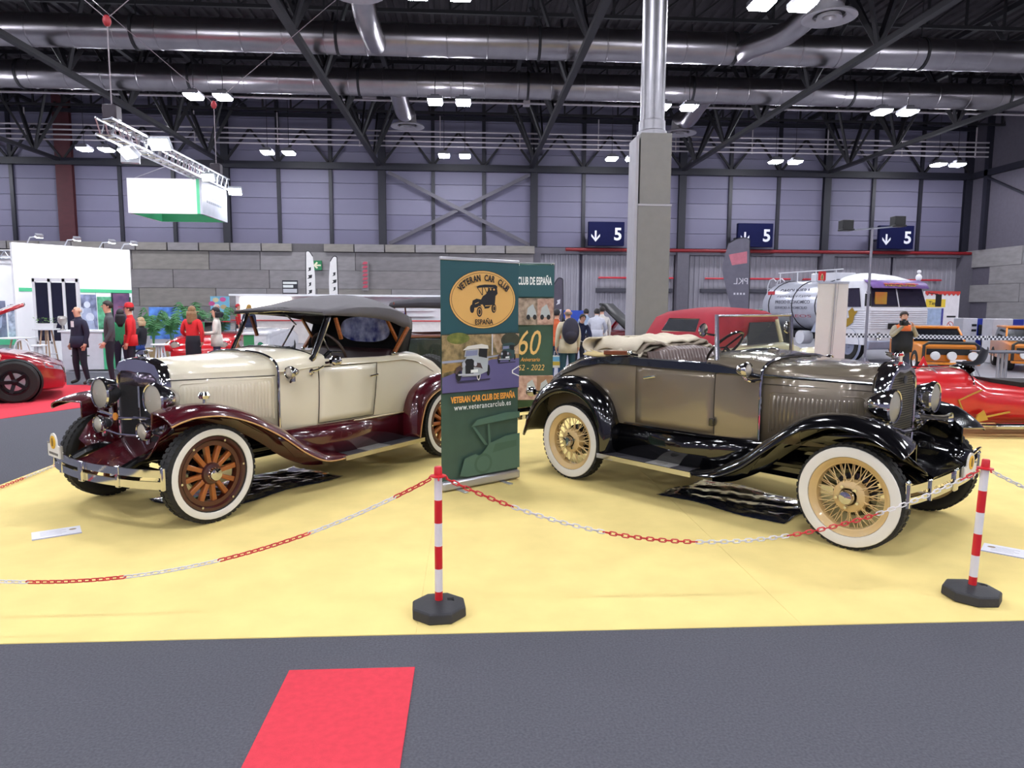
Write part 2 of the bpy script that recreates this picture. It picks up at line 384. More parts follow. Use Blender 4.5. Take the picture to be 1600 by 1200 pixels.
def diffuser(p, q, lb, up=.0):
    e = empty('air_diffuser', (0, 0, 0), 0, lb, 'air vent'); p = Vector(p); q = Vector(q)
    b = MB(); m1 = p+Vector((0, (q.y-p.y)*.25, -.1)); path = smooth_poly([p, m1, (m1+q)/2, q+Vector((0, 0, .55)), q+Vector((0, 0, .12))], 4); b.tube(path, .36, 16); b.build('branch_pipe', DUCT, e)
    b = MB(); b.lathe([(.38, .5), (.42, .1), (.75, -.02), (.78, -.08), (.7, -.1), (.46, -.02), (.44, .05)], q, (0, 0, 1), 28); b.build('outlet_ring', mat('grey vent', 'a9a6ac', .45, .3), e)
    b = MB(); b.lathe([(.34, .0), (.36, -.1), (.2, -.06), (.16, .06)], q, (0, 0, 1), 20); b.lathe([(.12, .02), (.01, .02)], q, (0, 0, 1), 12); b.build('inner_cone', mat('grey vent', 'a9a6ac', .45, .3), e)
    b = MB(); b.lathe([(.5, .06), (.01, .06)], q, (0, 0, 1), 20); b.build('throat', BLACKPL, e)
diffuser((-3.1, 25, 10.4), (-3.05, 20.6, 10.25), 'round air diffuser on a bent branch of the nearer duct, left one')
diffuser((9.5, 25, 10.4), (10.6, 21.2, 10.2), 'round air diffuser on a bent branch of the nearer duct, right of the pillar')
diffuser((-2.9, 30, 10.4), (-2.85, 34.2, 10.0), 'dim air diffuser below the farther duct, left of the pillar')
diffuser((9.9, 30, 10.4), (10.0, 34.0, 9.9), 'dim air diffuser below the farther duct, right of the pillar')
b = MB()
for z in (11.15, 10.88, 10.62, 10.36): b.tube([(-30, 40.2, z), (30, 40.2, z)], .045, 6)
for k in range(14): b.bx(-28+4.4*k, -27.95+4.4*k, 40.2, 40.26, 10.3, 12)
struct(b.build('trim_pipes', mat('pale conduit', 'b9b2b8', .5, .3)), 'four parallel conduits along the back wall')
b = MB(); b.tube([(-30, 33.5, 10.9), (30, 33.5, 10.9)], .05, 6); b.bx(-4.8, -4.2, 33.3, 33.7, 10.95, 11.1); b.bx(2.5, 2.8, 33.3, 33.7, 10.8, 11); struct(b.build('trim_conduit', mat('pale conduit', 'b9b2b8', .5, .3)), 'single conduit below the roof')
# ---- ceiling luminaires (the hall's own lamps)
LENS = emat('lamp lens', 'f4f6ff', LAMP)
HOUS = mat('lamp housing', '6d6c74', .5)
lamp0 = None
xs = [-27.8, -18.9, -9.8, -.75, 8.1, 17.0, 26.1]
rows = [(38, 'far'), (28.2, 'middle'), (18.7, 'nearest'), (9.3, None), (0, None), (-9.2, None), (-18.6, None), (-28, None)]
ordn = ['', 'first', 'second', 'third', 'fourth', 'fifth', 'sixth']
for ry, rn in rows:
    for xi, x in enumerate(xs):
        for s in (-1, 1):
            if rn in ('far', 'middle') and xi > 0: lb = 'white glowing ceiling lamp, %s of the %s pair from the left in the %s row' % ('left' if s < 0 else 'right', ordn[xi], rn)
            elif rn == 'nearest' and xi == 4: lb = 'white glowing ceiling lamp cut by the top edge, %s of its pair' % ('left' if s < 0 else 'right')
            else: lb = 'white ceiling lamp beyond the picture, %s of pair %s from the left in row %s' % ('left' if s < 0 else 'right', ('one', 'two', 'three', 'four', 'five', 'six', 'seven')[xi], ('one', 'two', 'three', 'four', 'five', 'six', 'seven', 'eight')[[r_[0] for r_ in rows].index(ry)])
            e = empty('ceiling_lamp', (x+s*.54, ry, 9.45), 0, lb, 'lamp', 'ceiling lamps of the hall')
            if lamp0 is None:
                b = MB(); b.bx(-.29, .29, -.34, .34, .0, .12); b.bx(-.16, .16, -.16, .16, .12, .22)
                hs = b.build('housing', HOUS, e, smooth=False); b = MB(); b.loft([[(-.28, -.33, -.001), (.28, -.33, -.001), (.28, .33, -.001), (-.28, .33, -.001)], [(-.24, -.29, -.09), (.24, -.29, -.09), (.24, .29, -.09), (-.24, .29, -.09)]]); ln = b.build('lens', LENS, e, smooth=False)
                b = MB(); b.tube([(0, 0, .1), (0, 0, 3.7)], .012, 4); hg = b.build('hanger', STRUCTM, e); lamp0 = e
            else: inst(hs, e); inst(ln, e); inst(hg, e)
# ---- the pillar
e = empty('pillar', (3.62, 14.3, 0)); struct(e, 'tall pillar: grey boxed base with a steel column on top')
PG = mat('grey pillar board', '7b7976', .7, var=.04); PG2 = mat('pale pillar board', '9f9da3', .6, var=.03)
b = MB(); b.bx(-.30, .36, -.33, .33, 0, 3.62); b.build('lower_casing', PG, e, smooth=False, bevel=.01)
b = MB(); b.bx(-.36, -.302, -.31, .3, 0, 4.95); b.build('side_board', PG2, e, smooth=False)
b = MB(); b.bx(-.27, .345, -.32, .32, 3.66, 5.02); b.build('upper_casing', PG, e, smooth=False, bevel=.01)
b = MB(); b.bx(-.31, .37, -.335, .34, 3.62, 3.66); b.build('joint_strip', PG2, e, smooth=False)
b = MB(); b.lathe([(.24, 4.9), (.24, 13)], (.02, 0, 0), (0, 0, 1), 32); b.build('steel_column', mat('column steel', '8b898e', .36, 1., var=.05), e)
b = MB(); b.lathe([(.29, 5.0), (.29, 5.1), (.26, 5.12), (.26, 5.3), (.245, 5.31)], (.02, 0, 0), (0, 0, 1), 32); b.build('collar', mat('column steel', '8b898e', .36, 1.), e)
# ---- hall signs
def hall_sign(x, z, lb):
    e = empty('hall_sign', (x, 41.0, z), 0, lb, 'sign', 'numbered hall signs')
    NAVY = mat('navy sign', '0c1038', .6, var=.05, spec=.12); SW = mat('sign white', 'dcdce6', .5, var=.01)
    b = MB(); b.bx(-1.05, 1.05, -.08, .2, 0, 1.36); b.build('board', NAVY, e, smooth=False, bevel=.02)
    text_obj('numeral', '5', SW, (.45, -.085, .3), (1, 0, 0), (0, 0, 1), height=.72, parent=e, thick=.01, bold=.025)
    b = MB(); b.bx(-.68, -.58, -.1, -.082, .35, .85); b.prism([(-.63, .22), (-.88, .52), (-.88, .66), (-.63, .36), (-.38, .66), (-.38, .52)], (0, -.082, 0), (1, 0, 0), (0, 0, 1), .015); b.build('arrow', SW, e, smooth=False)
    b = MB(); b.bx(-.9, -.8, .2, 1.0, .5, .6); b.bx(.8, .9, .2, 1.0, .5, .6); b.build('bracket', BLUEBLK, e, smooth=False)
hall_sign(7.918, 5.139, 'navy sign with arrow and number 5, left of the pillar')
hall_sign(16.719, 5.155, 'navy sign with arrow and number 5, behind the feather flag')
hall_sign(25.272, 5.128, 'navy sign with arrow and number 5, rightmost, above the truck')

# ================================================================== car helpers (car frame: x forward from rear axle, v lateral, z up)
def lerp_tab(tab, x):
    tab = sorted(tab)
    if x <= tab[0][0]: return tab[0][1:]
    for a, b in zip(tab, tab[1:]):
        if x <= b[0]:
            t = (x-a[0])/(b[0]-a[0]+1e-9); return tuple(p+(q-p)*t for p, q in zip(a[1:], b[1:]))
    return tab[-1][1:]
def fender(car, name, edge, v_out, v_in, m, S, crown=.11, tip0=.4, tip1=.4, bead=None, k=6, inner_drop=0., cut=0.):
    """pressed fender: outer-edge curve (x,z) swept with a crowned cross-section"""
    pts = [Vector((p[0], p[1])) for p in smooth_poly([(a, b, 0) for a, b in edge], k)]; n = len(pts); rows = []
    for i, p in enumerate(pts):
        t = (pts[min(i+1, n-1)]-pts[max(i-1, 0)]).normalized(); nr = Vector((t.y, -t.x)); s = i/(n-1)
        f = min(1, tip0+(1-tip0)*min(1, s/.25)) if s < .5 else min(1, tip1+(1-tip1)*min(1, (1-s)/.25))
        row = []; P0, N0, F0 = p, nr, f
        for v, o in ((v_out-.015, -.012), (v_out, 0), (v_out-.006, .03), (v_out-.03, .068), (v_out-.075, .095), ((v_out*.6+v_in*.4), 1.05*.105), ((v_out*.3+v_in*.7), .1), (v_in, .075)):
            if cut:
                w_ = max(0, (v_out-.02-v)/(v_out-v_in))**1.3; g_ = (n-1)*(cut*w_+s*(1-cut*w_)); i0 = min(int(g_), n-2); t_ = g_-i0; p = pts[i0]*(1-t_)+pts[i0+1]*t_
                t = (pts[i0+1]-pts[i0]).normalized(); nr = Vector((t.y, -t.x))
            q = p+nr*(o*f*crown/.105); row.append((q.x, S*v, q.y))
        if inner_drop: row.append((row[-1][0], S*(v_in-.01), row[-1][2]-inner_drop))
        rows.append(row)
    b = MB(); b.grid(rows); o = b.build(name, m, car, ang=60, solid=.01)
    if bead:
        b = MB(); b.tube([(r[1][0], r[1][1]+S*.002, r[1][2]) for r in rows], .006, 6); b.build('edge_bead', bead, o)
    return o
def patch(fy, x0, x1, z0, z1, S, off, nx=10, nz=8, name='panel', m=None, parent=None, th=.006, slant=0., slant1=None):
    slant1 = slant if slant1 is None else slant1; b = MB(); rows = []
    for j in range(nz+1):
        z = z0+(z1-z0)*j/nz; r = []
        for i in range(nx+1):
            x = x0+(x1-x0)*i/nx; x += (slant*(1-i/nx)+slant1*i/nx)*(j/nz); r.append((x, S*(fy(x, z)+off), z))
        rows.append(r)
    b.grid(rows); ob = b.build(name, m, parent, solid=th)
    loop = rows[0]+[r[-1] for r in rows[1:]]+rows[-1][::-1][1:]+[r[0] for r in rows[::-1][1:-1]]
    return ob, loop
def gap_line(loop, parent, m, r=.0035, name='seam'):
    b = MB(); b.tube(loop, r, 5, closed=True); return b.build(name, m, parent)
def body_loft(car, name, st, m, S, p=.72, na=7):
    """st: (x, half width, z bottom, z belt, z top, tub floor or None)"""
    rows = []
    for x, hw, zb, zt, ztop, fl in st:
        h = [(hw*.86, zb-.0), (hw-.015, zb), (hw, zb+.03), (hw+.012, zb+(zt-zb)*.4), (hw+.012, zb+(zt-zb)*.7), (hw, zt-.03), (hw-.004, zt)]
        if fl is None:
            for i in range(1, na+1):
                a = PI/2*i/na; h.append(((hw-.004)*math.cos(a)**p if i < na else 0, zt+(ztop-zt)*math.sin(a)**p))
        else:
            e = [(hw-.02, zt+.006), (hw-.05, zt), (hw-.06, zt-.1), (hw-.06, zt-.25), (hw-.06, fl), (hw*.5, fl), (0, fl)]; h += e
        full = [(x, S*v, z) for v, z in h]+[(x, -S*v, z) for v, z in h[::-1][1:]]
        rows.append(full)
    b = MB(); b.grid(rows)
    for r in (rows[0], rows[-1]): b.add(r, [tuple(range(len(r)))])
    return b.build(name, m, car, ang=42)
def side_fn(st):
    tab = [(s[0], s[1], s[2], s[3]) for s in st]
    def f(x, z):
        hw, zb, zt = lerp_tab(tab, x); t = (z-zb)/(zt-zb)
        return hw+.012*max(0, min(1, t/.4, (1-t)/.3))
    return f
def headlight(car, x, v, z, r, S, m=CHROME, body=CHROME, name='headlight', length=.2, yaw=0., lens=None, stem=True, zst=.25):
    e = MB(); d = Vector((math.cos(yaw), math.sin(yaw)*S, 0)); o = Vector((x, S*v, z))
    e.lathe([(r*.05, -length), (r*.4, -length*.93), (r*.72, -length*.7), (r*.93, -length*.35), (r, -.02), (r*1.0, 0)], o, d, 24); h = e.build(name, body, car)
    e = MB(); e.lathe([(r*1.0, -.03), (r*1.09, -.025), (r*1.1, .0), (r*1.02, .012), (r*.95, .008)], o, d, 24); e.build('bezel', m, h)
    e = MB(); e.lathe([(r*.98, -.0), (r*.7, .014), (r*.4, .022), (r*.02, .026)], o, d, 24); e.build('lens', lens or LENSGL, h)
    e = MB(); e.lathe([(r*.96, -.01), (r*.6, -length*.45), (r*.15, -length*.75), (.001, -length*.75)], o, d, 20); e.build('reflector', REFLECT, h)
    e = MB(); e.ball(o-d*length*.5, r*.16, 8, 6); e.build('bulb', PLWHITE, h)
    if stem: e = MB(); e.tube([o-d*length*.4, o-d*length*.4-Vector((0, 0, zst))], .018, 8); e.build('post', CHROME, h)
    return h
def frosted(name, hexc, k):
    M = glassmat(name, hexc, .05, .1); nt = M.node_tree; N = nt.nodes; L = nt.links; mx = [n for n in N if n.type == 'MIX_SHADER'][0]
    m2 = N.new('ShaderNodeMixShader'); df = N.new('ShaderNodeBsdfDiffuse'); df.inputs['Color'].default_value = lin(hexc)+(1,); m2.inputs[0].default_value = k
    tr = [n for n in N if n.type == 'BSDF_TRANSPARENT'][0]; L.new(tr.outputs[0], m2.inputs[1]); L.new(df.outputs[0], m2.inputs[2]); L.new(m2.outputs[0], mx.inputs[1]); return M
LENSGL = frosted('headlamp glass', 'fff6e6', .36)
REFLECT = mat('headlamp reflector', 'e6e2da', .3, .9, var=.05, bump=.2, bscale=30)
def make_tyre(w, R, rin, wd, wall0, wall1, n=48):
    h = wd/2; b = MB()
    b.lathe([(rin-.012, -h*.7), (rin, -h*.8), ((R+rin)/2, -h*1.02), (R*.93, -h*.95), (R*.985, -h*.72), (R*.985, h*.72), (R*.93, h*.95), ((R+rin)/2, h*1.02), (rin, h*.8), (rin-.012, h*.7)], (0, 0, 0), (0, 1, 0), n)
    t = b.build('tyre', RUBBER, w)
    b = MB()
    for k in range(n):
        a = 2*PI*k/n
        for s in (-1, 1):
            c = Vector((math.cos(a+s*.03), 0, math.sin(a+s*.03))); tg = Vector((-c.z, 0, c.x)); R3 = Matrix((tg, Vector((0, 1, 0)), c)).transposed()
            b.box(c*(R*.98)+Vector((0, s*h*.5, 0)), (2*PI*R/n*.62, h*.62, R*.035), R3)
    b.build('tread', RUBBER, w, smooth=False)
    b = MB(); b.lathe([(wall1, h*.93), (wall1*.99, h*1.01), ((wall0+wall1)/2, h*1.07), (wall0*1.01, h*1.0), (wall0, h*.9)], (0, 0, 0), (0, 1, 0), n); b.build('whitewall', WHITEWALL, w)
def place_wheels(car, proto, spots):
    """proto: wheel root (mesh) with sub-parts, axis +Y outward"""
    first = True
    for x, y, z, steer in spots:
        w = proto if first else tree_copy(proto, parent=car); first = False
        w.location = (x, y, z); w.rotation_euler = (0, (x*37) % 1, (0 if y > 0 else PI)+steer)
def bumper_bar(car, pts, h, th, m, name='bumper_bar'):
    P = smooth_poly(pts, 6); rows = []
    for i, p in enumerate(P):
        t = (P[min(i+1, len(P)-1)]-P[max(i-1, 0)]); t.z = 0; t.normalize(); nn = Vector((t.y, -t.x, 0))*th/2; u = Vector((0, 0, h/2))
        rows.append([p+nn*.3+u, p+nn+u*.6, p+nn-u*.6, p+nn*.3-u, p-nn-u, p-nn+u])
    b = MB(); b.loft(rows); return b.build(name, m, car, ang=50)
def rally_plate(car, o, ax, ay, w, h, name='rally_plate'):
    PW = mat('plate white', 'eeeae2', .4, var=.02); PY = mat('emblem yellow', 'e9b52a', .45); PK = mat('print grey', '57534f', .6)
    o = Vector(o); ax = Vector(ax).normalized(); ay = Vector(ay); n = ax.cross(ay).normalized(); b = MB()
    arc = [(-w/2, 0), (w/2, 0), (w/2, h*.5), (w*.3, h*.53)]+[(w*.3*math.cos(t*PI/8), h*.6+h*.4*math.sin(t*PI/8)) for t in range(1, 8)]+[(-w*.3, h*.53), (-w/2, h*.5)]
    b.prism(arc, o, ax, ay, .01); pl = b.build(name, PW, car, smooth=False)
    b = MB(); b.lathe([(.001, 0), (h*.27, 0), (h*.27, .004), (.001, .004)], o+ay*h*.62+n*.0105, n, 20); b.build('emblem', PY, pl)
    b = MB(); b.prism([(-.012, -.03), (.014, -.03), (.02, .0), (.008, .035), (-.012, .03), (-.02, 0)], o+ay*h*.62+n*.015, ax, ay, .002); b.build('emblem_figure', mat('emblem brown', '8a6a2a', .6), pl, smooth=False)
    b = MB()
    for i in range(8):
        x = -w*.4+w*.1*i; b.prism([(x, h*.1), (x+w*.07, h*.1), (x+w*.07, h*.2), (x, h*.2)], o+n*.0105, ax, ay, .001)
    b.build('print_line', PK, pl, smooth=False)
    for s in (-1, 1):
        b = MB(); b.prism([(s*w*.52, 0), (s*w*.66, 0), (s*w*.66, h*.55), (s*w*.52, h*.55)], o-n*.004, ax, ay, .006); b.build('plate_wing', mat('wing grey', '8b8780', .4), pl, smooth=False)
    return pl

# ================================================================== cream and maroon roadster
def cream_car():
    S = 1
    CREAM = mat('cream paint', 'e8dec4', .28, coat=.6, var=.02, scale=2); MAR = mat('maroon paint', '4a0c18', .2, coat=1., var=.05)
    WOOD = mat('varnished wood', '94501f', .35, coat=.4, var=.25, scale=14, stretch=(1, 1, 4)); DARKR = mat('wheel maroon', '3f1110', .35, coat=.5, var=.06)
    CANVAS = mat('dark grey canvas', '5c585b', .9, var=.06, scale=8, bump=.25, bscale=120, sheen=.1); LINING = mat('black lining', '121013', .9, var=.1)
    PIN = mat('tan pinstripe', 'c89a62', .4); GAPM = mat('dark seam', '2b2620', .8); BLKG = mat('gloss black', '0b0b0d', .18, coat=.8)
    car = empty('vintage_roadster', (-0.86, 8.098, .005), math.atan2(-.80952, -.58709), 'cream roadster with maroon fenders, whitewall tyres and dark canvas top', 'car')
    A = 2.868; TR = .71; R = .375
    # ---- wheels
    b = MB(); b.lathe([(.29, -.045), (.3, .03), (.292, .05), (.262, .052), (.25, .03), (.235, .03), (.225, .0), (.235, -.03), (.29, -.045)], (0, 0, 0), (0, 1, 0), 40); w = b.build('wheel', DARKR, car)
    make_tyre(w, R, .29, .135, .292, .345)
    b = MB(); b.lathe([(.245, -.02), (.245, .035), (.215, .035), (.215, -.02), (.245, -.02)], (0, 0, 0), (0, 1, 0), 36); b.build('felloe', mat('brown felloe', '4a1c10', .4, coat=.3), w)
    sp = None
    for k in range(12):
        if sp is None:
            b = MB(); b.loft([[(.06, -.02, -.02), (.06, .03, -.02), (.06, .03, .02), (.06, -.02, .02)], [(.12, -.014, -.017), (.12, .028, -.017), (.12, .028, .017), (.12, -.014, .017)], [(.222, -.012, -.021), (.222, .024, -.021), (.222, .024, .021), (.222, -.012, .021)]]); sp = b.build('wood_spoke', WOOD, w, bevel=.006); o = sp
        else: o = inst(sp, w)
        o.rotation_euler = (0, 2*PI*k/12, 0)
    b = MB(); b.lathe([(.085, -.04), (.085, .03), (.075, .045), (.05, .05)], (0, 0, 0), (0, 1, 0), 24); b.build('hub', DARKR, w)
    b = MB(); b.lathe([(.052, .04), (.052, .085), (.045, .097), (.02, .102), (.001, .103)], (0, 0, 0), (0, 1, 0), 24); b.build('hub_cap', CHROME, w)
    b = MB(); b.lathe([(.075, -.05), (.14, -.05), (.14, -.09), (.05, -.09)], (0, 0, 0), (0, 1, 0), 24); b.build('brake_drum', BLKG, w)
    for k in range(6):
        a = 2*PI*k/6; b = MB(); b.cyl((.262*math.cos(a), .045, .262*math.sin(a)), (.262*math.cos(a), .062, .262*math.sin(a)), .009, n=8); b.build('rim_lug', CHROME, w)
    place_wheels(car, w, [(A, TR, R, 0.0), (A, -TR, R, 0.0), (0, TR, R, 0), (0, -TR, R, 0)])
    sw = tree_copy(w, parent=car); sw.name = 'spare_wheel'; sw.location = (-.68, 0, .68); sw.rotation_euler = (0, 0, PI/2); sw.rotation_euler = (.18, 0, PI/2)
    # ---- frame and axles
    for s in (-1, 1): b = MB(); b.tube(smooth_poly([(3.33, s*.36, .44), (3.1, s*.36, .5), (2.6, s*.37, .42), (1.5, s*.4, .42), (.5, s*.42, .42), (0, s*.42, .52), (-.6, s*.42, .48)], 4), .035, 8); b.build('chassis_rail', BLKG, car)
    b = MB(); b.tube([(A, -.68, .36), (A, -.4, .29), (A, .4, .29), (A, .68, .36)], .028, 8); b.tube([(A-.18, -.62, .3), (A-.18, .62, .3)], .012, 6); b.build('front_axle', BLKG, car)
    b = MB(); b.tube([(0, -.68, R), (0, .68, R)], .045, 10); b.ball((0, 0, R), .14, sc=(1, .9, 1)); b.build('rear_axle', BLKG, car)
    b = MB(); b.bx(1.3, 2.75, -.22, .22, .27, .6); b.build('engine_pan', BLKG, car, bevel=.05)
    for s in (-1, 1):
        b = MB(); b.tube(smooth_poly([(A+.46, s*.36, .44), (A+.1, s*.36, .33), (A-.4, s*.36, .38)], 5), .02, 6); b.build('leaf_spring', BLKG, car)
    # ---- fenders and running boards
    fe = [(3.235, .79), (3.15, .815), (3.02, .832), (2.8, .81), (2.55, .72), (2.29, .575), (2.045, .4), (1.84, .297), (1.68, .275), (1.55, .28)]
    re = [(.56, .30), (.515, .5), (.43, .66), (.25, .755), (.05, .78), (-.2, .74), (-.39, .6), (-.49, .44), (-.54, .36)]
    for s in (1, -1):
        fender(car, 'front_fender', fe, .85, .50, MAR, s, .085, .75, .25, PIN, inner_drop=.13, cut=.1)
        fender(car, 'rear_fender', re, .85, .55, MAR, s, .13, .5, .6, PIN)
        b = MB(); rows = []
        for x, za, zb_ in ((3.2, .56, .47), (3.12, .68, .48), (3.0, .78, .5), (2.75, .8, .5), (2.5, .74, .5), (2.2, .55, .5)):
            rows.append([(x, s*.51, za), (x-.01, s*.44, za*.55+zb_*.45), (x-.02, s*.33, zb_)])
        b.grid(rows); b.build('fender_apron', MAR, car, solid=.008)
        b = MB(); b.bx(.5, 1.62, s*.6 if s > 0 else -.85, .85 if s > 0 else -.6, .262, .29); rb = b.build('running_board', mat('ribbed rubber mat', '37353a', .7, var=.1), car, smooth=False, bevel=.004)
        b = MB(); b.bx(.5, 1.6, min(s*.85, s*.862), max(s*.85, s*.862), .255, .295); b.build('board_trim', mat('board trim', 'e0d3a4', .25, .6), rb, smooth=False)
        b = MB(); b.bx(1.0, 1.3, min(s*.63, s*.845), max(s*.63, s*.845), .29, .297); b.build('step_plate', mat('grey step plate', '97948f', .5, .4), rb, smooth=False)
        b = MB(); b.grid([[(.5, s*.645, .57), (.5, s*.67, .48), (.5, s*.68, .29)], [(1.4, s*.65, .57), (1.4, s*.69, .48), (1.4, s*.7, .29)], [(2.15, s*.57, .57), (2.1, s*.62, .46), (2.0, s*.66, .33)]]); b.build('sill', MAR, car, solid=.01)
    # ---- body
    st = [(2.06, .53, .565, 1.075, 1.225, None), (1.9, .56, .565, 1.11, 1.24, None), (1.72, .60, .565, 1.145, 1.245, None), (1.6, .618, .565, 1.155, 1.24, None), (1.598, .618, .565, 1.155, 1.24, .6),
          (1.2, .65, .56, 1.145, 1.2, .6), (.9, .66, .555, 1.14, 1.2, .6), (.652, .66, .55, 1.145, 1.2, .6), (.65, .66, .55, 1.145, 1.185, None), (.3, .645, .53, 1.1, 1.165, None), (0, .6, .52, .99, 1.08, None), (-.3, .52, .51, .84, .93, None), (-.55, .42, .5, .68, .75, None), (-.68, .32, .5, .58, .6, None)]
    body_loft(car, 'body', st, CREAM, S); fy = side_fn(st)
    for s in (1, -1):
        d, loop = patch(fy, 1.04, 1.69, .585, 1.09, s, .006, name='door', m=CREAM, parent=car, slant=-.055, slant1=-.01); gap_line(loop, d, GAPM)
        b = MB(); b.tube([(1.1, s*.68, .975), (1.1, s*.71, .975)], .008, 6); b.tube([(1.13, s*.712, .97), (1.02, s*.712, .98)], .009, 6); b.build('door_handle', CHROME, d)
        b = MB(); b.tube([(x, s*(fy(x, 1.1)+.006), z) for x, z in ((2.05, 1.07), (1.85, 1.085), (1.6, 1.105), (1.2, 1.1), (.9, 1.098), (.6, 1.1), (.4, 1.07), (.2, 1.0), (.05, .93))], .007, 6); b.build('belt_moulding', CREAM, car)
        b = MB(); b.tube([(x, s*(fy(x, .56)+.004), .558) for x in (2.08, 1.7, 1.3, .9, .55)], .009, 6); b.build('sill_moulding', mat('sill cream', 'd8c9a0', .35), car)
        # cowl lamp, folding bracket, hood latch
        headlight(car, 2.03, .645, 1.07, .05, s, name='cowl_lamp', length=.1, zst=.08)
        b = MB(); b.tube([(1.98, s*.56, 1.0), (2.0, s*.62, .985), (2.0, s*.645, 1.02)], .011, 6); b.build('lamp_bracket', CHROME, car)
    b = MB(); b.bx(.72, 1.22, -.56, .56, .6, .9); b.build('seat', LINING, car, bevel=.05)
    b = MB(); b.loft([[(.64, -.56, .85), (.64, .56, .85), (.82, .56, .85), (.82, -.56, .85)], [(.56, -.56, 1.2), (.56, .56, 1.2), (.68, .56, 1.2), (.68, -.56, 1.2)]]); b.build('seat_back', mat('dark red leather', '2a1114', .5), car, bevel=.04)
    b = MB(); b.tube([(1.28+.2*math.cos(t)*math.sin(.5), .33+.2*math.sin(t), 1.2+.2*math.cos(t)*math.cos(.5)) for t in [2*PI*i/28 for i in range(28)]], .014, 8, closed=True); sw_ = b.build('steering_wheel', mat('brown wheel rim', '38261c', .4), car)
    b = MB(); b.tube([(1.28, .33, 1.2), (1.62, .33, .98)], .018, 8); b.build('steering_column', BLKG, sw_)
    for t in (0, PI/2, PI): b = MB(); b.tube([(1.28, .33, 1.2), (1.28+.2*math.cos(t)*math.sin(.5), .33+.2*math.sin(t), 1.2+.2*math.cos(t)*math.cos(.5))], .008, 6); b.build('wheel_spoke', CHROME, sw_)
    # ---- hood with louvres
    b = MB(); rows = []
    for x, hw, zb_, zh, zt in ((2.06, .525, .565, 1.045, 1.222), (2.3, .48, .57, 1.05, 1.217), (2.6, .42, .58, 1.055, 1.21), (2.91, .345, .6, 1.06, 1.2)):
        h = [(hw, zb_), (hw, zb_+(zh-zb_)*.5), (hw, zh-.012), (hw-.006, zh)]+[(hw*math.cos(PI/2*i/7)**.72 if i < 7 else 0, zh+(zt-zh)*math.sin(PI/2*i/7)**.8) for i in range(1, 8)]
        rows.append([(x, v, z) for v, z in h]+[(x, -v, z) for v, z in h[::-1][1:]])
    b.grid(rows); hood = b.build('hood', CREAM, car, ang=30, solid=.01)
    hf = lambda x: .525+(.345-.525)*(x-2.06)/(2.93-2.06)
    for s in (1, -1):
        lv = None; dx = -(.345-.525)/(.87); ang = math.atan(dx)
        for k in range(25):
            x = 2.13+.0285*k
            if lv is None:
                b = MB(); rows = []
                for z, g in ((.69, .001), (.72, .018), (.97, .018), (1.0, .001)): rows.append([(0, 0, z), (.003, g, z), (.013, g*.7, z), (.019, 0, z)])
                b.grid(rows); lv = b.build('louvre', CREAM, car); o = lv
            else: o = inst(lv, car)
            o.location = (x, s*(hf(x)+.001), 0); o.rotation_euler = (0, 0, -s*ang); o.scale = (1, s, 1)
        b = MB(); b.tube([(x, s*(hf(x)+.002), z) for x, z in ((2.1, .675), (2.1, 1.01), (2.12, 1.025), (2.84, 1.025), (2.86, 1.01), (2.86, .7), (2.84, .68))], .005, 6); b.build('louvre_border', CREAM, car)
        b = MB(); b.tube([(2.08, s*.521, 1.043), (2.93, s*.345, 1.06)], .004, 6); b.build('hood_hinge', GAPM, car)
    b = MB(); pts = [(2.055, v*1.0, z) for v, z in [(.533, .565), (.535, .8), (.535, 1.07)]+[(.533*math.cos(PI/2*i/8)**.72 if i < 8 else 0, 1.07+.165*math.sin(PI/2*i/8)**.8) for i in range(1, 9)]]; pts = pts+[(x, -y, z) for x, y, z in pts[::-1][1:]]
    b.tube(pts, .012, 8); b.build('cowl_band', CHROME, car)
    # ---- radiator
    prof = [(.325, .55), (.335, .8), (.335, 1.0), (.32, 1.11), (.26, 1.185), (.13, 1.215), (0, 1.222)]; pin = [(.275, .57), (.283, .8), (.283, 1.0), (.268, 1.07), (.2, 1.108), (.1, 1.112), (0, 1.105)]
    full = lambda pr, x: [(x, v, z) for v, z in pr]+[(x, -v, z) for v, z in pr[::-1][1:]]
    sc = lambda pr, k: [(v*k, (z-.9)*k+.9) for v, z in pr]
    b = MB(); b.grid([full(sc(prof, 1.02), 2.93), full(sc(prof, 1.01), 3.0), full(prof, 3.06), full(sc(prof, .97), 3.085), full(sc(pin, 1.03), 3.095), full(pin, 3.075), full(pin, 3.03)]); b.build('radiator_shell', CHROME, car, ang=50)
    b = MB(); b.add(full(pin, 3.04), [tuple(range(13))]); b.build('radiator_core', mat('black core', '0c0b0e', .5, bump=.4, bscale=150), car, smooth=False)
    b = MB(); b.add([(3.06, -.26, 1.0), (3.06, .26, 1.0), (3.055, .24, 1.1), (3.055, .1, 1.125), (3.055, -.1, 1.125), (3.055, -.24, 1.1)], [(0, 1, 2, 3, 4, 5)]); b.build('header_panel', mat('header maroon grey', '6b6070', .2, .7), car, solid=.01)
    b = MB(); b.bx(3.05, 3.075, -.012, .012, .57, 1.11); b.build('centre_strip', CHROME, car, bevel=.004)
    b = MB(); b.lathe([(.045, 1.205), (.045, 1.235), (.03, 1.25), (.001, 1.255)], (3.0, 0, 0), (0, 0, 1), 16); cp = b.build('radiator_cap', CHROME, car)
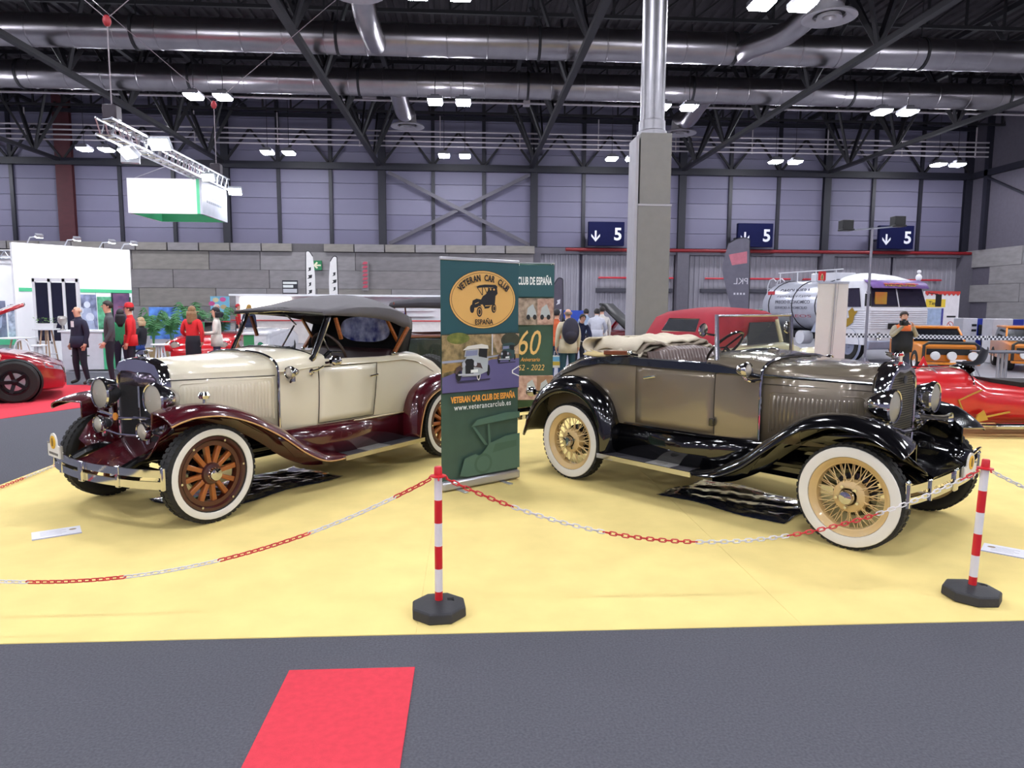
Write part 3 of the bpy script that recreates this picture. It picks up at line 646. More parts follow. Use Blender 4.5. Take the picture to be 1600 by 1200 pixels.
    b = MB(); b.loft([[(3.09, -.008, 1.255), (3.09, .008, 1.255), (3.08, .008, 1.265), (3.08, -.008, 1.265)], [(3.03, -.02, 1.25), (3.03, .02, 1.25), (3.02, .02, 1.285), (3.02, -.02, 1.285)], [(2.95, -.03, 1.25), (2.95, .03, 1.25), (2.94, .03, 1.275), (2.94, -.03, 1.275)], [(2.88, -.01, 1.27), (2.88, .01, 1.27), (2.87, .01, 1.285), (2.87, -.01, 1.285)]]); b.build('winged_mascot', CHROME, cp)
    b = MB(); b.loft([[(2.97, -.25, .57), (2.97, .25, .57), (2.95, .25, .57), (2.95, -.25, .57)], [(3.25, -.28, .46), (3.25, .28, .46), (3.22, .28, .45), (3.22, -.28, .45)], [(3.36, -.3, .43), (3.36, .3, .43), (3.34, .3, .42), (3.34, -.3, .42)]]); b.build('splash_pan', MAR, car)
    for ch in car.children_recursive:
        if ch.name.split('.')[0] in ('radiator_shell', 'radiator_core', 'header_panel', 'centre_strip', 'radiator_cap', 'winged_mascot'):
            for v in ch.data.vertices: v.co.x = 2.9+(v.co.x-2.93)*.55
    # ---- lamps and bumper
    for s in (1, -1):
        headlight(car, 3.08, .375, .925, .122, s, length=.2)
        headlight(car, 3.14, .31, .69, .066, s, name='fog_lamp', length=.11, zst=.1)
        b = MB(); b.tube([(3.09, s*.375, .68), (3.06, s*.45, .66), (3.0, s*.5, .7)], .018, 8); b.build('lamp_stay', CHROME, car)
        b = MB(); b.lathe([(.035, 0), (.045, .025), (.03, .05), (.001, .052)], (2.93, s*.78, .955), (0, 0, 1), 14); b.cyl((2.93, s*.78, .92), (2.93, s*.78, .96), .012, n=8); b.build('parking_lamp', CHROME, car)
        b = MB(); b.tube([(3.33, s*.36, .44), (3.36, s*.37, .43), (3.38, s*.38, .42)], .02, 6); b.build('bumper_iron', BLKG, car)
    b = MB(); b.tube([(3.1, -.375, .79), (3.13, 0, .765), (3.1, .375, .79)], .014, 8); b.build('lamp_crossbar', CHROME, car)
    b = MB(); b.tube([(3.12, -.32, .655), (3.14, .0, .64), (3.12, .32, .655)], .012, 8); b.build('fog_crossbar', CHROME, car)
    b = MB(); b.lathe([(.001, .0), (.03, .0), (.03, .012), (.001, .014)], (3.135, -.05, .775), (1, 0, 0), 14); b.build('club_badge', mat('orange enamel', 'd98a2a', .3, coat=.5), car)
    bp = lambda z: [(3.27, .76, z), (3.35, .55, z), (3.405, .25, z), (3.42, 0, z), (3.405, -.25, z), (3.35, -.55, z), (3.27, -.76, z)]
    bumper_bar(car, bp(.452), .055, .02, CHROME); bumper_bar(car, bp(.368), .055, .02, CHROME)
    b = MB(); b.bx(3.425, 3.455, -.03, .03, .33, .49); b.build('bumper_clamp', CHROME, car, bevel=.01)
    for s in (-1, 1): b = MB(); b.bx(3.255, 3.285, s*.77-.015, s*.77+.015, .33, .50); b.build('bumper_end_bolt', CHROME, car, bevel=.008)
    for s in (-1, 1): b = MB(); b.bx(3.37, 3.4, s*.4-.02, s*.4+.02, .33, .49); b.build('bumper_bracket', CHROME, car, bevel=.006)
    rally_plate(car, (3.42, -.42, .46), (.12, .99, 0), (0, 0, 1), .24, .19)
    # ---- windscreen
    for s in (1, -1): b = MB(); b.tube(smooth_poly([(1.74, s*.575, 1.15), (1.69, s*.585, 1.2), (1.6, s*.585, 1.36), (1.52, s*.585, 1.52), (1.5, s*.58, 1.575)], 4), [.026]*4+[.02]*10+[.014]*3, 8); b.build('windscreen_post', CHROME, car)
    b = MB(); b.tube([(1.7, .56, 1.2), (1.7, .3, 1.245), (1.7, 0, 1.258), (1.7, -.3, 1.245), (1.7, -.56, 1.2), (1.52, -.56, 1.56), (1.52, .56, 1.56)], .014, 8, closed=True); wf = b.build('windscreen_frame', BLKG, car)
    b = MB(); b.add([(1.7, .55, 1.2), (1.7, .3, 1.242), (1.7, 0, 1.256), (1.7, -.3, 1.242), (1.7, -.55, 1.2), (1.52, -.55, 1.555), (1.52, .55, 1.555)], [(0, 1, 2, 3, 4, 5, 6)]); b.build('glass', GLASS, wf, smooth=False)
    # ---- canvas top
    secs = [(1.62, .63, 1.55, 1.585, 1.6), (1.5, .645, 1.55, 1.6, 1.63), (1.2, .65, 1.535, 1.625, 1.715), (.95, .655, 1.515, 1.625, 1.745), (.75, .655, 1.48, 1.61, 1.75), (.6, .65, 1.43, 1.575, 1.735), (.48, .64, 1.40, 1.54, 1.70), (.42, .63, 1.40, 1.52, 1.66)]
    rows = []
    for x, hw, zl, ze, zc in secs:
        h = [(hw+.006, zl), (hw+.008, (zl+ze)/2), (hw-.01, ze)]+[(hw*(1-i/5), ze+(zc-ze)*math.sin(PI/2*i/5)) for i in range(1, 6)]
        rows.append([(x, v, z) for v, z in h]+[(x, -v, z) for v, z in h[::-1][1:]])
    b = MB(); b.grid(rows); top = b.build('canvas_top', CANVAS, car, ang=50, solid=.012)
    b = MB(); r0 = rows[-1]; base = [(.44, .6*math.cos(PI*i/14), 1.17) for i in range(15)]; b.grid([r0, [((p[0]+q[0])/2+.0, (p[1]+q[1])/2, (p[2]+q[2])/2) for p, q in zip(r0, base)], base]); b.build('rear_curtain', LINING, top, solid=.006)
    for s in (1, -1): b = MB(); b.grid([[(.6, s*.64, 1.44), (.42, s*.63, 1.41)], [(.7, s*.63, 1.17), (.45, s*.58, 1.17)]]); b.build('quarter_curtain', LINING, top, solid=.006)
    b = MB(); ov = []
    for i in range(28):
        t = 2*PI*i/28; c, s_ = math.cos(t), math.sin(t); ov.append((.455, .37*math.copysign(abs(c)**.7, c), 1.385+.142*math.copysign(abs(s_)**.8, s_)))
    b.add(ov, [tuple(range(28))]); b.build('oval_window', mat('creased plastic with painted reflections', '3c469c', .1, .6, var=.3, scale=9, bump=1., bscale=10, hex2='d8def2'), top, smooth=False, solid=.004)  # blue and white mottle paints the reflections of the creased clear plastic
    b = MB(); b.tube(ov, .01, 6, closed=True); b.build('window_binding', LINING, top)
    for s in (1, -1):
        b = MB(); b.bar((.72, s*.66, 1.18), (.52, s*.665, 1.42), .04, .03); b.build('wooden_bow', WOOD, top, bevel=.006)
        b = MB(); b.bar((.63, s*.62, 1.28), (.78, s*.62, 1.5), .035, .025); b.build('wooden_bow', WOOD, top, bevel=.006)
        b = MB(); b.bar((1.38, s*.6, 1.33), (1.45, s*.6, 1.53), .035, .025); b.build('wooden_stay', WOOD, top, bevel=.006)
        b = MB(); b.ball((.74, s*.66, 1.165), .022, 10, 6); b.build('bow_bracket', CHROME, top)
        b = MB(); b.tube([(1.64, s*.665, 1.13), (1.62, s*.72, 1.14)], .012, 6); b.lathe([(.02, -.05), (.045, -.03), (.05, .03), (.035, .055), (.001, .06)], (1.6, s*.74, 1.145), (-1, 0, 0), 16); b.build('door_mirror', CHROME, car)
        b = MB(); b.tube([(1.78, s*.63, 1.06), (1.72, s*.655, 1.075), (1.66, s*.655, 1.1)], .01, 6); b.lathe([(.02, 0), (.03, .01), (.02, .02)], (1.77, s*.62, 1.055), (0, s, 0), 10); b.build('post_bracket', CHROME, car)
    b = MB(); b.tube([(1.56, -.6, 1.57), (1.56, 0, 1.6), (1.56, .6, 1.57)], .02, 8); b.build('header_bow', BLKG, top)
    b = MB(); b.tube([(1.66, .1, 1.24), (1.5, .1, 1.45)], .008, 6); b.tube([(1.5, -.05, 1.58), (1.35, -.05, 1.45)], .008, 6); b.build('wiper_arm', CHROME, car)
    return car
cream_car()

# ================================================================== taupe and black roadster
def taupe_car():
    S = -1
    TAU = mat('taupe paint', '837868', .2, .35, coat=.9, var=.02, scale=2); BLK = mat('gloss black paint', '08080b', .12, coat=1., var=.02)
    TAN = mat('tan wheel paint', 'd3b47c', .35, coat=.4, var=.03); GAPM = mat('dark seam', '2b2620', .8); LEA = mat('brown leather', '5d4842', .42, var=.08, coat=.2)
    FOLD = [mat('beige top canvas', 'cfc4ae', .9, var=.06, bump=.3, bscale=90), mat('taupe top canvas', '8d8070', .9, var=.08, bump=.3, bscale=90)]
    BELT = mat('belt blue black', '141a26', .16, coat=1.); WOOD = mat('brown wood', '7a3f22', .4, coat=.3, var=.2, scale=12)
    car = empty('vintage_roadster', (1.5557, 7.0503, .005), math.atan2(-.78556, .61879), 'taupe roadster with black fenders, tan wire wheels and folded top', 'car')
    A = 2.608; TR = .71; R = .365
    # ---- wire wheels
    b = MB(); b.lathe([(.255, -.05), (.275, -.055), (.278, .045), (.272, .058), (.25, .05), (.24, .035), (.228, .03), (.222, .0), (.228, -.04), (.255, -.05)], (0, 0, 0), (0, 1, 0), 44); w = b.build('wheel', TAN, car)
    make_tyre(w, R, .275, .13, .274, .343)
    b = MB(); b.lathe([(.11, -.03), (.115, .0), (.108, .035), (.085, .05), (.06, .052)], (0, 0, 0), (0, 1, 0), 30); b.lathe([(.115, -.03), (.1, -.06), (.03, -.06)], (0, 0, 0), (0, 1, 0), 30); b.build('hub_drum', TAN, w)
    b = MB(); b.lathe([(.05, .045), (.05, .085), (.042, .1), (.02, .106), (.001, .107)], (0, 0, 0), (0, 1, 0), 24); b.build('hub_cap', CHROME, w)
    b = MB(); b.lathe([(.09, -.05), (.15, -.06), (.15, -.11), (.05, -.11)], (0, 0, 0), (0, 1, 0), 24); b.build('brake_drum', BLK, w)
    b = MB()
    for k in range(15):
        a = 2*PI*k/15
        for da, y0 in ((.19, .045), (-.19, -.02)):
            b.tube([(.1*math.cos(a), y0, .1*math.sin(a)), (.235*math.cos(a+da), .005, .235*math.sin(a+da))], .0035, 5)
            b.tube([(.1*math.cos(a+.2), y0-.012, .1*math.sin(a+.2)), (.235*math.cos(a+.2-da), -.01, .235*math.sin(a+.2-da))], .0035, 5)
    o = b.build('wire_spokes', mat('tan spoke', 'd9bd86', .4), w); o['kind'] = 'stuff'
    for k in range(5):
        a = 2*PI*k/5+.3; b = MB(); b.cyl((.075*math.cos(a), .045, .075*math.sin(a)), (.075*math.cos(a), .07, .075*math.sin(a)), .011, n=6); b.build('lug_nut', CHROME, w)
    place_wheels(car, w, [(A, S*TR, R, 0.0), (A, -S*TR, R, 0.0), (0, TR, R, 0), (0, -TR, R, 0)])
    # ---- chassis
    for s in (-1, 1):
        b = MB(); b.tube(smooth_poly([(2.95, s*.36, .46), (2.6, s*.36, .5), (2.2, s*.36, .44), (1.2, s*.4, .44), (.4, s*.42, .46), (-.2, s*.42, .55), (-.75, s*.42, .5)], 4), .035, 8); b.build('chassis_rail', BLK, car)
    b = MB(); b.tube([(A, -.68, .36), (A, -.4, .3), (A, .4, .3), (A, .68, .36)], .026, 8); b.build('front_axle', BLK, car)
    b = MB(); b.tube([(0, -.68, R), (0, .68, R)], .045, 10); b.ball((0, 0, R), .15, sc=(1, .9, 1)); b.build('rear_axle', BLK, car)
    b = MB(); b.bx(1.2, 2.5, -.24, .24, .27, .62); b.build('engine_pan', BLK, car, bevel=.06)
    b = MB(); b.tube([(A, -.36, .42), (A+.02, -.2, .45), (A, 0, .47), (A+.02, .2, .45), (A, .36, .42)], .03, 6); b.build('front_spring', BLK, car)
    # ---- fenders, boards, sills
    fe = [(2.97, .69), (2.92, .72), (2.83, .767), (2.711, .81), (2.505, .835), (2.289, .785), (2.078, .635), (1.858, .45), (1.65, .34), (1.5, .312), (1.38, .315)]
    re = [(.455, .33), (.44, .5), (.35, .7), (.2, .815), (.03, .85), (-.16, .815), (-.34, .7), (-.47, .52), (-.56, .355)]
    for s in (1, -1):
        fender(car, 'front_fender', fe, .85, .48, BLK, s, .085, .35, .25, inner_drop=.14, cut=.12)
        fender(car, 'rear_fender', re, .85, .52, BLK, s, .14, .45, .5, inner_drop=.1)
        b = MB(); rows = []
        for x, za, zb_ in ((2.98, .58, .5), (2.85, .68, .52), (2.6, .76, .54), (2.3, .72, .55), (2.0, .58, .55)): rows.append([(x, s*.49, za), (x, s*.42, (za+zb_)/2), (x-.01, s*.33, zb_)])
        b.grid(rows); b.build('fender_apron', BLK, car, solid=.008)
        b = MB(); b.bx(.43, 1.42, min(s*.6, s*.85), max(s*.6, s*.85), .30, .328); rb = b.build('running_board', mat('ribbed rubber mat', '37353a', .7, var=.1), car, smooth=False, bevel=.004)
        b = MB(); b.bx(.43, 1.42, min(s*.85, s*.864), max(s*.85, s*.864), .292, .333); b.build('board_trim', CHROME, rb, smooth=False)
        b = MB(); b.bx(.96, 1.2, min(s*.64, s*.845), max(s*.64, s*.845), .328, .335); b.build('step_plate', mat('pale step plate', 'b9b6b2', .4, .5), rb, smooth=False)
        b = MB(); b.lathe([(.001, .336), (.05, .336), (.045, .339), (.001, .339)], (1.08, s*.77, 0), (0, 0, 1), 16); b.build('step_emblem', mat('wing grey', '8b8780', .4), rb)
        b = MB(); b.grid([[(.4, s*.66, .63), (.4, s*.69, .5), (.4, s*.69, .33)], [(1.2, s*.66, .61), (1.2, s*.69, .5), (1.2, s*.7, .33)], [(1.95, s*.6, .62), (1.9, s*.64, .52), (1.8, s*.66, .36)]]); b.build('sill', BLK, car, solid=.01)
    # ---- body
    st = [(1.84, .575, .61, 1.13, 1.25, None), (1.68, .62, .605, 1.155, 1.275, None), (1.5, .655, .6, 1.18, 1.285, None), (1.4, .665, .6, 1.185, 1.285, None), (1.398, .665, .6, 1.185, 1.28, .66),
          (1.0, .68, .6, 1.185, 1.25, .66), (.62, .685, .6, 1.19, 1.25, .66), (.618, .685, .6, 1.19, 1.24, None), (.3, .68, .6, 1.175, 1.23, None), (.05, .67, .59, 1.12, 1.19, None), (-.2, .64, .58, 1.02, 1.12, None), (-.42, .59, .57, .89, 1.0, None), (-.6, .52, .56, .76, .86, None), (-.76, .42, .55, .63, .68, None)]
    body_loft(car, 'body', st, TAU, S); fy = side_fn(st)
    for s in (1, -1):
        d, loop = patch(fy, .72, 1.49, .63, 1.14, s, .002, name='door', m=TAU, parent=car, th=.003); gap_line(loop, d, mat('taupe seam', '4a4238', .6), .0014); b = MB(); b.tube([loop[i] for i in range(10, 19)], .0035, 5); b.build('front_seam', GAPM, d)
        b = MB(); b.tube([(.9, s*.69, 1.05), (.9, s*.73, 1.05)], .01, 6); b.tube([(.96, s*.735, 1.06), (.84, s*.735, 1.035)], .011, 6); b.build('door_handle', CHROME, d)
        b = MB(); b.bx(1.47, 1.51, min(s*.67, s*.705), max(s*.67, s*.705), .7, .76); b.build('door_hinge', BLK, d, bevel=.004)
        rows = []
        for x, za, zb_ in ((1.83, 1.1, 1.13), (1.65, 1.115, 1.165), (1.5, 1.115, 1.195), (1.35, 1.12, 1.2), (1.0, 1.12, 1.2), (.6, 1.125, 1.205), (.3, 1.115, 1.19), (.05, 1.065, 1.135), (-.2, .98, 1.035), (-.42, .87, .905), (-.6, .75, .775)):
            y = fy(x, za); rows.append([(x, s*(y+.002), za), (x, s*(y+.016), za+.012), (x, s*(y+.012), zb_-.006), (x, s*(y-.012), zb_+.004)])
        b = MB(); b.grid(rows); b.build('belt_moulding', BELT, car, solid=.006)
        b = MB(); b.tube([(x, s*(fy(x, .61)+.004), .606) for x in (1.83, 1.4, 1.0, .6)], .012, 6); b.build('sill_moulding', BLK, car)
        headlight(car, 1.79, .70, 1.17, .052, s, name='cowl_lamp', length=.1, stem=False)
        b = MB(); b.tube(smooth_poly([(1.84, s*.6, 1.09), (1.8, s*.68, 1.085), (1.75, s*.7, 1.12)], 4), .014, 8); b.build('lamp_bracket', CHROME, car)
    b = MB(); rows = []
    for i in range(25):
        t = -1+2*i/24; v = .66*t; x = 1.4+.09*(1-t*t); zz = 1.185+.1*(1-abs(t)**2.2); rows.append([(x-.03, v, zz-.02), (x-.03, v, zz+.012), (x+.03, v, zz+.016), (x+.07, v, zz-.004)])
    b.grid(rows); b.build('cockpit_rim', BELT, car, solid=.006)
    # ---- hood
    b = MB(); rows = []
    for x, hw, zb_, zh, zt in ((1.84, .57, .61, 1.125, 1.248), (2.1, .49, .61, 1.12, 1.24), (2.35, .41, .615, 1.112, 1.225), (2.56, .335, .62, 1.105, 1.21)):
        h = [(hw, zb_), (hw, zb_+(zh-zb_)*.5), (hw, zh-.012), (hw-.006, zh)]+[(hw*math.cos(PI/2*i/7)**.72 if i < 7 else 0, zh+(zt-zh)*math.sin(PI/2*i/7)**.8) for i in range(1, 8)]
        rows.append([(x, v, z) for v, z in h]+[(x, -v, z) for v, z in h[::-1][1:]])
    b.grid(rows); b.build('hood', TAU, car, ang=30, solid=.01)
    hf = lambda x: .57+(.335-.57)*(x-1.84)/(2.56-1.84)
    ang = math.atan(.235/.72); lv = {}
    for s in (1, -1):
        for k in range(20):
            x = 1.92+.029*k
            if s not in lv:
                b = MB(); b.grid([[(0, 0, z), (.004, g, z), (.014, g*.6, z), (.02, 0, z)] for z, g in ((.7, .001), (.72, .018), (.95, .018), (.975, .001))]); lv[s] = b.build('louvre', TAU, car); o = lv[s]
            else: o = inst(lv[s], car)
            o.location = (x, s*(hf(x)+.001), 0); o.rotation_euler = (0, 0, -s*ang); o.scale = (1, s, 1)
        b = MB(); b.tube([(x, s*(hf(x)+.002), z) for x, z in ((1.9, .69), (1.9, .985), (1.92, 1.0), (2.5, 1.0), (2.52, .985), (2.52, .7))], .004, 6); b.build('louvre_border', TAU, car)
        b = MB(); b.tube([(1.85, s*(.57+.003), 1.125), (2.56, s*(.335+.003), 1.105)], .012, 6); b.build('hood_moulding', BELT, car)
        b = MB(); b.tube([(1.85, s*.572, 1.06), (2.56, s*.337, 1.05)], .003, 6); b.build('hood_hinge', GAPM, car)
    pts = [(1.84, v, z) for v, z in [(.582, .615), (.585, .85), (.583, 1.125)]+[(.58*math.cos(PI/2*i/8)**.72 if i < 8 else 0, 1.125+.132*math.sin(PI/2*i/8)**.8) for i in range(1, 9)]]; pts = pts+[(x, -y, z) for x, y, z in pts[::-1][1:]]
    b = MB(); b.tube(pts, .011, 8); b.build('cowl_band', CHROME, car)
    b = MB(); b.lathe([(.045, 0), (.05, .018), (.035, .03), (.001, .032)], (1.62, -.0, 1.278), (0, 0, 1), 18); b.build('fuel_cap', CHROME, car)
    # ---- radiator
    prof = [(.265, .6), (.285, .8), (.295, 1.0), (.28, 1.1), (.22, 1.19), (.12, 1.228), (0, 1.235)]; pin = [(.225, .61), (.245, .8), (.25, 1.0), (.235, 1.08), (.18, 1.15), (.1, 1.175), (0, 1.16)]
    full = lambda pr, x: [(x, v, z) for v, z in pr]+[(x, -v, z) for v, z in pr[::-1][1:]]
    sc = lambda pr, k: [(v*k, (z-.85)*k+.85) for v, z in pr]
    b = MB(); b.grid([full(sc(prof, 1.06), 2.55), full(sc(prof, 1.05), 2.6), full(sc(prof, 1.02), 2.65), full(sc(prof, .97), 2.685), full(sc(pin, 1.03), 2.695), full(pin, 2.68), full(pin, 2.65)]); b.build('radiator_shell', CHROME, car, ang=50)
    b = MB(); b.add(full(pin, 2.665), [tuple(range(13))]); core = b.build('radiator_core', mat('grey core', '4b4740', .5, .5), car, smooth=False)
    fin = None
    for k in range(30):
        if fin is None: b = MB(); b.bx(2.665, 2.674, -.238, .238, -.003, .003); fin = b.build('core_fin', mat('core fin', '7d7668', .4, .7), car, smooth=False); o = fin
        else: o = inst(fin, car)
        z = .63+.0175*k; o.location = (0, 0, z); wv = lerp_tab([(z_, v_) for v_, z_ in pin], z)[0]; o.scale = (1, wv/.245, 1)
    b = MB(); b.lathe([(.03, 0), (.034, .01), (.001, .014)], (2.695, 0, 1.12), (1, 0, 0), 14, caps=True); b.build('shell_badge', mat('dark blue enamel', '20242e', .3), car)
    b = MB(); b.lathe([(.05, 1.225), (.05, 1.25), (.03, 1.262), (.001, 1.265)], (2.62, 0, 0), (0, 0, 1), 18); cp = b.build('radiator_cap', CHROME, car)
    b = MB(); b.ball((2.6, 0, 1.285), .03, 10, 8, (1.7, .8, .9)); b.ball((2.655, 0, 1.305), .02, 10, 8); b.tube([(2.56, 0, 1.29), (2.5, 0, 1.3)], [.018, .006], 8)
    for s in (1, -1): b.prism([(-.0, 0), (-.03, .09), (-.08, .1), (-.06, 0)], (2.62, 0, 1.29), (1, 0, 0), (0, s, .35), .006)
    b.build('bird_mascot', CHROME, cp)
    b = MB(); b.cyl((2.66, -.03, 1.24), (2.66, -.03, 1.3), .013, n=10); b.build('mascot_tube', mat('cream enamel', 'e4ddc8', .3), cp)
    for z in (1.238, 1.298): b = MB(); b.cyl((2.66, -.03, z), (2.66, -.03, z+.014), .017, n=10); b.build('mascot_ring', RED, cp)
    for ch in car.children_recursive:
        if ch.name.split('.')[0] in ('radiator_shell', 'radiator_core', 'shell_badge', 'core_fin', 'radiator_cap', 'bird_mascot', 'mascot_tube', 'mascot_ring') and ch.data.users >= 1 and not ch.data.get('moved'):
            ch.data['moved'] = 1
            for v in ch.data.vertices: v.co.x = 2.55+(v.co.x-2.55)*.72
    # ---- lamps, horn, bumpers
    for s in (1, -1):
        headlight(car, 2.735, .40, .965, .112, s, length=.2, zst=.22)
        b = MB(); b.tube([(2.94, s*.36, .46), (2.97, s*.38, .45)], .02, 6); b.build('bumper_iron', BLK, car)
        b = MB(); b.tube(smooth_poly([(2.96, s*.38, .46), (2.8, s*.35, .53), (2.6, s*.33, .56)], 4), .03, 8); b.build('frame_horn', BLK, car)
    b = MB(); b.tube([(2.7, -.4, .8), (2.73, -.2, .77), (2.74, 0, .76), (2.73, .2, .77), (2.7, .4, .8)], .016, 8); b.build('lamp_crossbar', CHROME, car)
    b = MB(); b.lathe([(.02, -.1), (.05, -.09), (.055, -.02), (.03, 0), (.025, .1), (.035, .16), (.06, .2)], (2.68, .32, .815), (1, 0, 0), 18); b.build('horn', CHROME, car)
    b = MB(); b.lathe([(.05, .0), (.06, .06), (.02, .09), (.001, .092)], (2.6, .32, .815), (-1, 0, 0), 18); b.build('horn_motor', BLK, car)
    b = MB(); b.loft([[(2.66, -.25, .6), (2.66, .25, .6), (2.64, .25, .58), (2.64, -.25, .58)], [(2.85, -.3, .57), (2.85, .3, .57), (2.83, .3, .54), (2.83, -.3, .54)], [(2.99, -.32, .5), (2.99, .32, .5), (2.97, .32, .47), (2.97, -.32, .47)]]); b.build('splash_apron', BLK, car)
    bp = lambda z: [(2.965, .72, z), (2.99, .56, z), (3.01, .3, z), (3.015, 0, z), (3.01, -.3, z), (2.99, -.56, z), (2.965, -.72, z)]
    bumper_bar(car, bp(.478), .05, .018, CHROME); bumper_bar(car, bp(.4), .05, .018, CHROME)
    for v in (-.73, .73): b = MB(); b.cyl((2.965, v, .36), (2.965, v, .525), .02, n=10); b.ball((2.965, v, .525), .022, 10, 6); b.build('bumper_end', CHROME, car)
    for v in (-.5, .5): b = MB(); b.cyl((3.012, v*.9, .37), (3.012, v*.9, .51), .013, n=8); b.build('bumper_clamp', CHROME, car)
    b = MB(); b.bx(3.02, 3.04, -.04, .04, .36, .52); b.build('bumper_medallion', CHROME, car, bevel=.01)
    rally_plate(car, (3.035, .27, .41), (0, 1, 0), (0, 0, 1), .26, .19)
    b = MB(); b.lathe([(.04, 0), (.04, .012), (.001, .016)], (3.04, .55, .4), (1, 0, 0), 16, caps=True); b.build('green_badge', mat('green enamel', '9fb36a', .3), car)
    b = MB(); b.tube(smooth_poly([(2.9, .75, .5), (2.98, .72, .56), (3.0, .6, .58), (2.99, .5, .55)], 4), .012, 6); b.build('chrome_loop', CHROME, car)
    rp = lambda z: [(-.78, .3, z), (-.86, .45, z), (-.87, .62, z), (-.84, .78, z)]
    for s in (1, -1):
        for z in (.55, .47): bumper_bar(car, [(x, s*v, zz) for x, v, zz in rp(z)], .045, .016, CHROME, 'rear_bumper_bar')
        b = MB(); b.cyl((-.84, s*.79, .43), (-.84, s*.79, .59), .018, n=8); b.build('rear_bumper_end', CHROME, car)
        b = MB(); b.lathe([(.03, -.07), (.05, -.03), (.05, .0), (.001, .012)], (-.62, s*.7, .78), (-1, 0, 0), 16); b.tube([(-.55, s*.68, .78), (-.35, s*.6, .8)], .014, 6); b.build('tail_lamp', CHROME, car)
    # ---- windscreen
    for s in (1, -1):
        b = MB(); b.tube([(1.44, s*.64, 1.16), (1.47, s*.615, 1.22), (1.45, s*.615, 1.585)], [.03, .022, .014], 8); b.build('windscreen_post', mat('nickel', 'b9b7bd', .2, 1.), car)
    b = MB(); b.tube([(1.47, .6, 1.215), (1.47, -.6, 1.215), (1.45, -.6, 1.575), (1.45, .6, 1.575)], .011, 8, closed=True); wf = b.build('windscreen_frame', mat('nickel', 'b9b7bd', .2, 1.), car)
    b = MB(); b.add([(1.47, .6, 1.215), (1.47, -.6, 1.215), (1.45, -.6, 1.575), (1.45, .6, 1.575)], [(0, 1, 2, 3)]); b.build('glass', glassmat('greenish windscreen', 'eef2e6', .15), wf, smooth=False)
    for s in (1, -1):
        b = MB(); b.tube([(1.45, s*.62, 1.42), (1.4, s*.68, 1.43)], .01, 6); b.lathe([(.05, 0), (.056, .006), (.05, .02), (.001, .026)], (1.39, s*.69, 1.46), (-.9, -S*.3*0, .05), 20); b.build('round_mirror', CHROME, car)
    b = MB(); b.lathe([(.001, -.001), (.049, -.001)], (1.39, S*.69, 1.46), (-.9, 0, .05), 20); b.build('mirror_face', CHROME, car)
    # ---- cabin: pleated seat, steering wheel
    b = MB(); rows = []
    for i in range(73):
        v = -.58+1.16*i/72; g = .012*abs(math.sin(PI*i/3)); c = 1-.25*abs(v/.58)**6
        rows.append([(.64, v, 1.2*c), (.66, v, 1.275*c), (.7+g, v, 1.285*c), (.75+g, v, 1.25), (.8+g, v, 1.1), (.84+g, v, .9)])
    b.grid(rows); b.build('seat_back', LEA, car, ang=80)
    b = MB(); b.bx(.8, 1.3, -.56, .56, .7, .92); b.build('seat', LEA, car, bevel=.05)
    cx, cz, cv = .98, 1.27, .3; tl = .75
    b = MB(); b.tube([(cx+.2*math.cos(t)*math.sin(tl), cv+.2*math.sin(t), cz+.2*math.cos(t)*math.cos(tl)) for t in [2*PI*i/32 for i in range(32)]], .013, 8, closed=True); sw = b.build('steering_wheel', BLK, car)
    b = MB(); b.tube([(cx, cv, cz), (cx+.35, cv, cz-.3)], .018, 8); b.build('steering_column', BLK, sw)
    for t in (.5, 2.6, 4.7): b = MB(); b.tube([(cx, cv, cz), (cx+.2*math.cos(t)*math.sin(tl), cv+.2*math.sin(t), cz+.2*math.cos(t)*math.cos(tl))], .009, 6); b.build('wheel_spoke', BLK, sw)
    # ---- folded canvas top
    random.seed(3)
    def fold_layer(z, x0, x1, hw, th, m, seed):
        rows = []; n = 26
        for j in range(n+1):
            v = -hw+2*hw*j/n; r = []; jit = .02*math.sin(seed+j*.7)+.012*math.sin(seed*2+j*1.9)
            for i in range(13):
                t = i/12; x = x0+(x1-x0)*t; zz = z+th*math.sin(PI*t)*.7+jit*(1-.5*t)+.015*math.sin(t*9+seed+j*.35); drop = .07*max(0, abs(v)/hw-.86)/.14
                r.append((x+.02*math.sin(j*.5+seed), v, zz-drop))
            rows.append(r)
        b = MB(); b.grid(rows); return b.build('canvas_fold', m, top, ang=70, solid=.02)
    top = empty('folded_top', (0, 0, 0)); top.parent = car
    fold_layer(1.235, .12, .62, .62, .02, FOLD[1], 1.); fold_layer(1.275, .1, .66, .6, .02, FOLD[0], 2.3); fold_layer(1.3, .16, .68, .57, .025, FOLD[1], 4.1); fold_layer(1.325, .12, .64, .58, .04, FOLD[0], 5.2)
    b = MB(); rows = []
    for j in range(21):
        v = -.63+1.26*j/20; k = .02*math.sin(j*1.3); rows.append([(.14+.13*math.cos(t)*.9+k, v, 1.285+.075*math.sin(t)) for t in [PI*.5+PI*i/10 for i in range(11)]])
    b.grid(rows); b.build('canvas_roll', FOLD[0], top, ang=80, solid=.018)
    for s in (1, -1):
        b = MB(); b.grid([[(.1, s*.6, 1.24), (.25, s*.63, 1.22), (.42, s*.62, 1.23)], [(.06, s*.66, 1.2), (.22, s*.68, 1.19), (.38, s*.66, 1.2)]]); b.build('canvas_flap', mat('flap yellow beige', 'cbb682', .9), top, solid=.012)
        b = MB(); b.bar((.33, s*.665, 1.225), (.6, s*.66, 1.235), .035, .04); b.build('wooden_bow', WOOD, top, bevel=.008)
        b = MB(); b.ball((.62, s*.66, 1.235), .026, 10, 6); b.tube([(.58, s*.66, 1.235), (.7, s*.655, 1.22)], .012, 6); b.build('bow_bracket', CHROME, top)
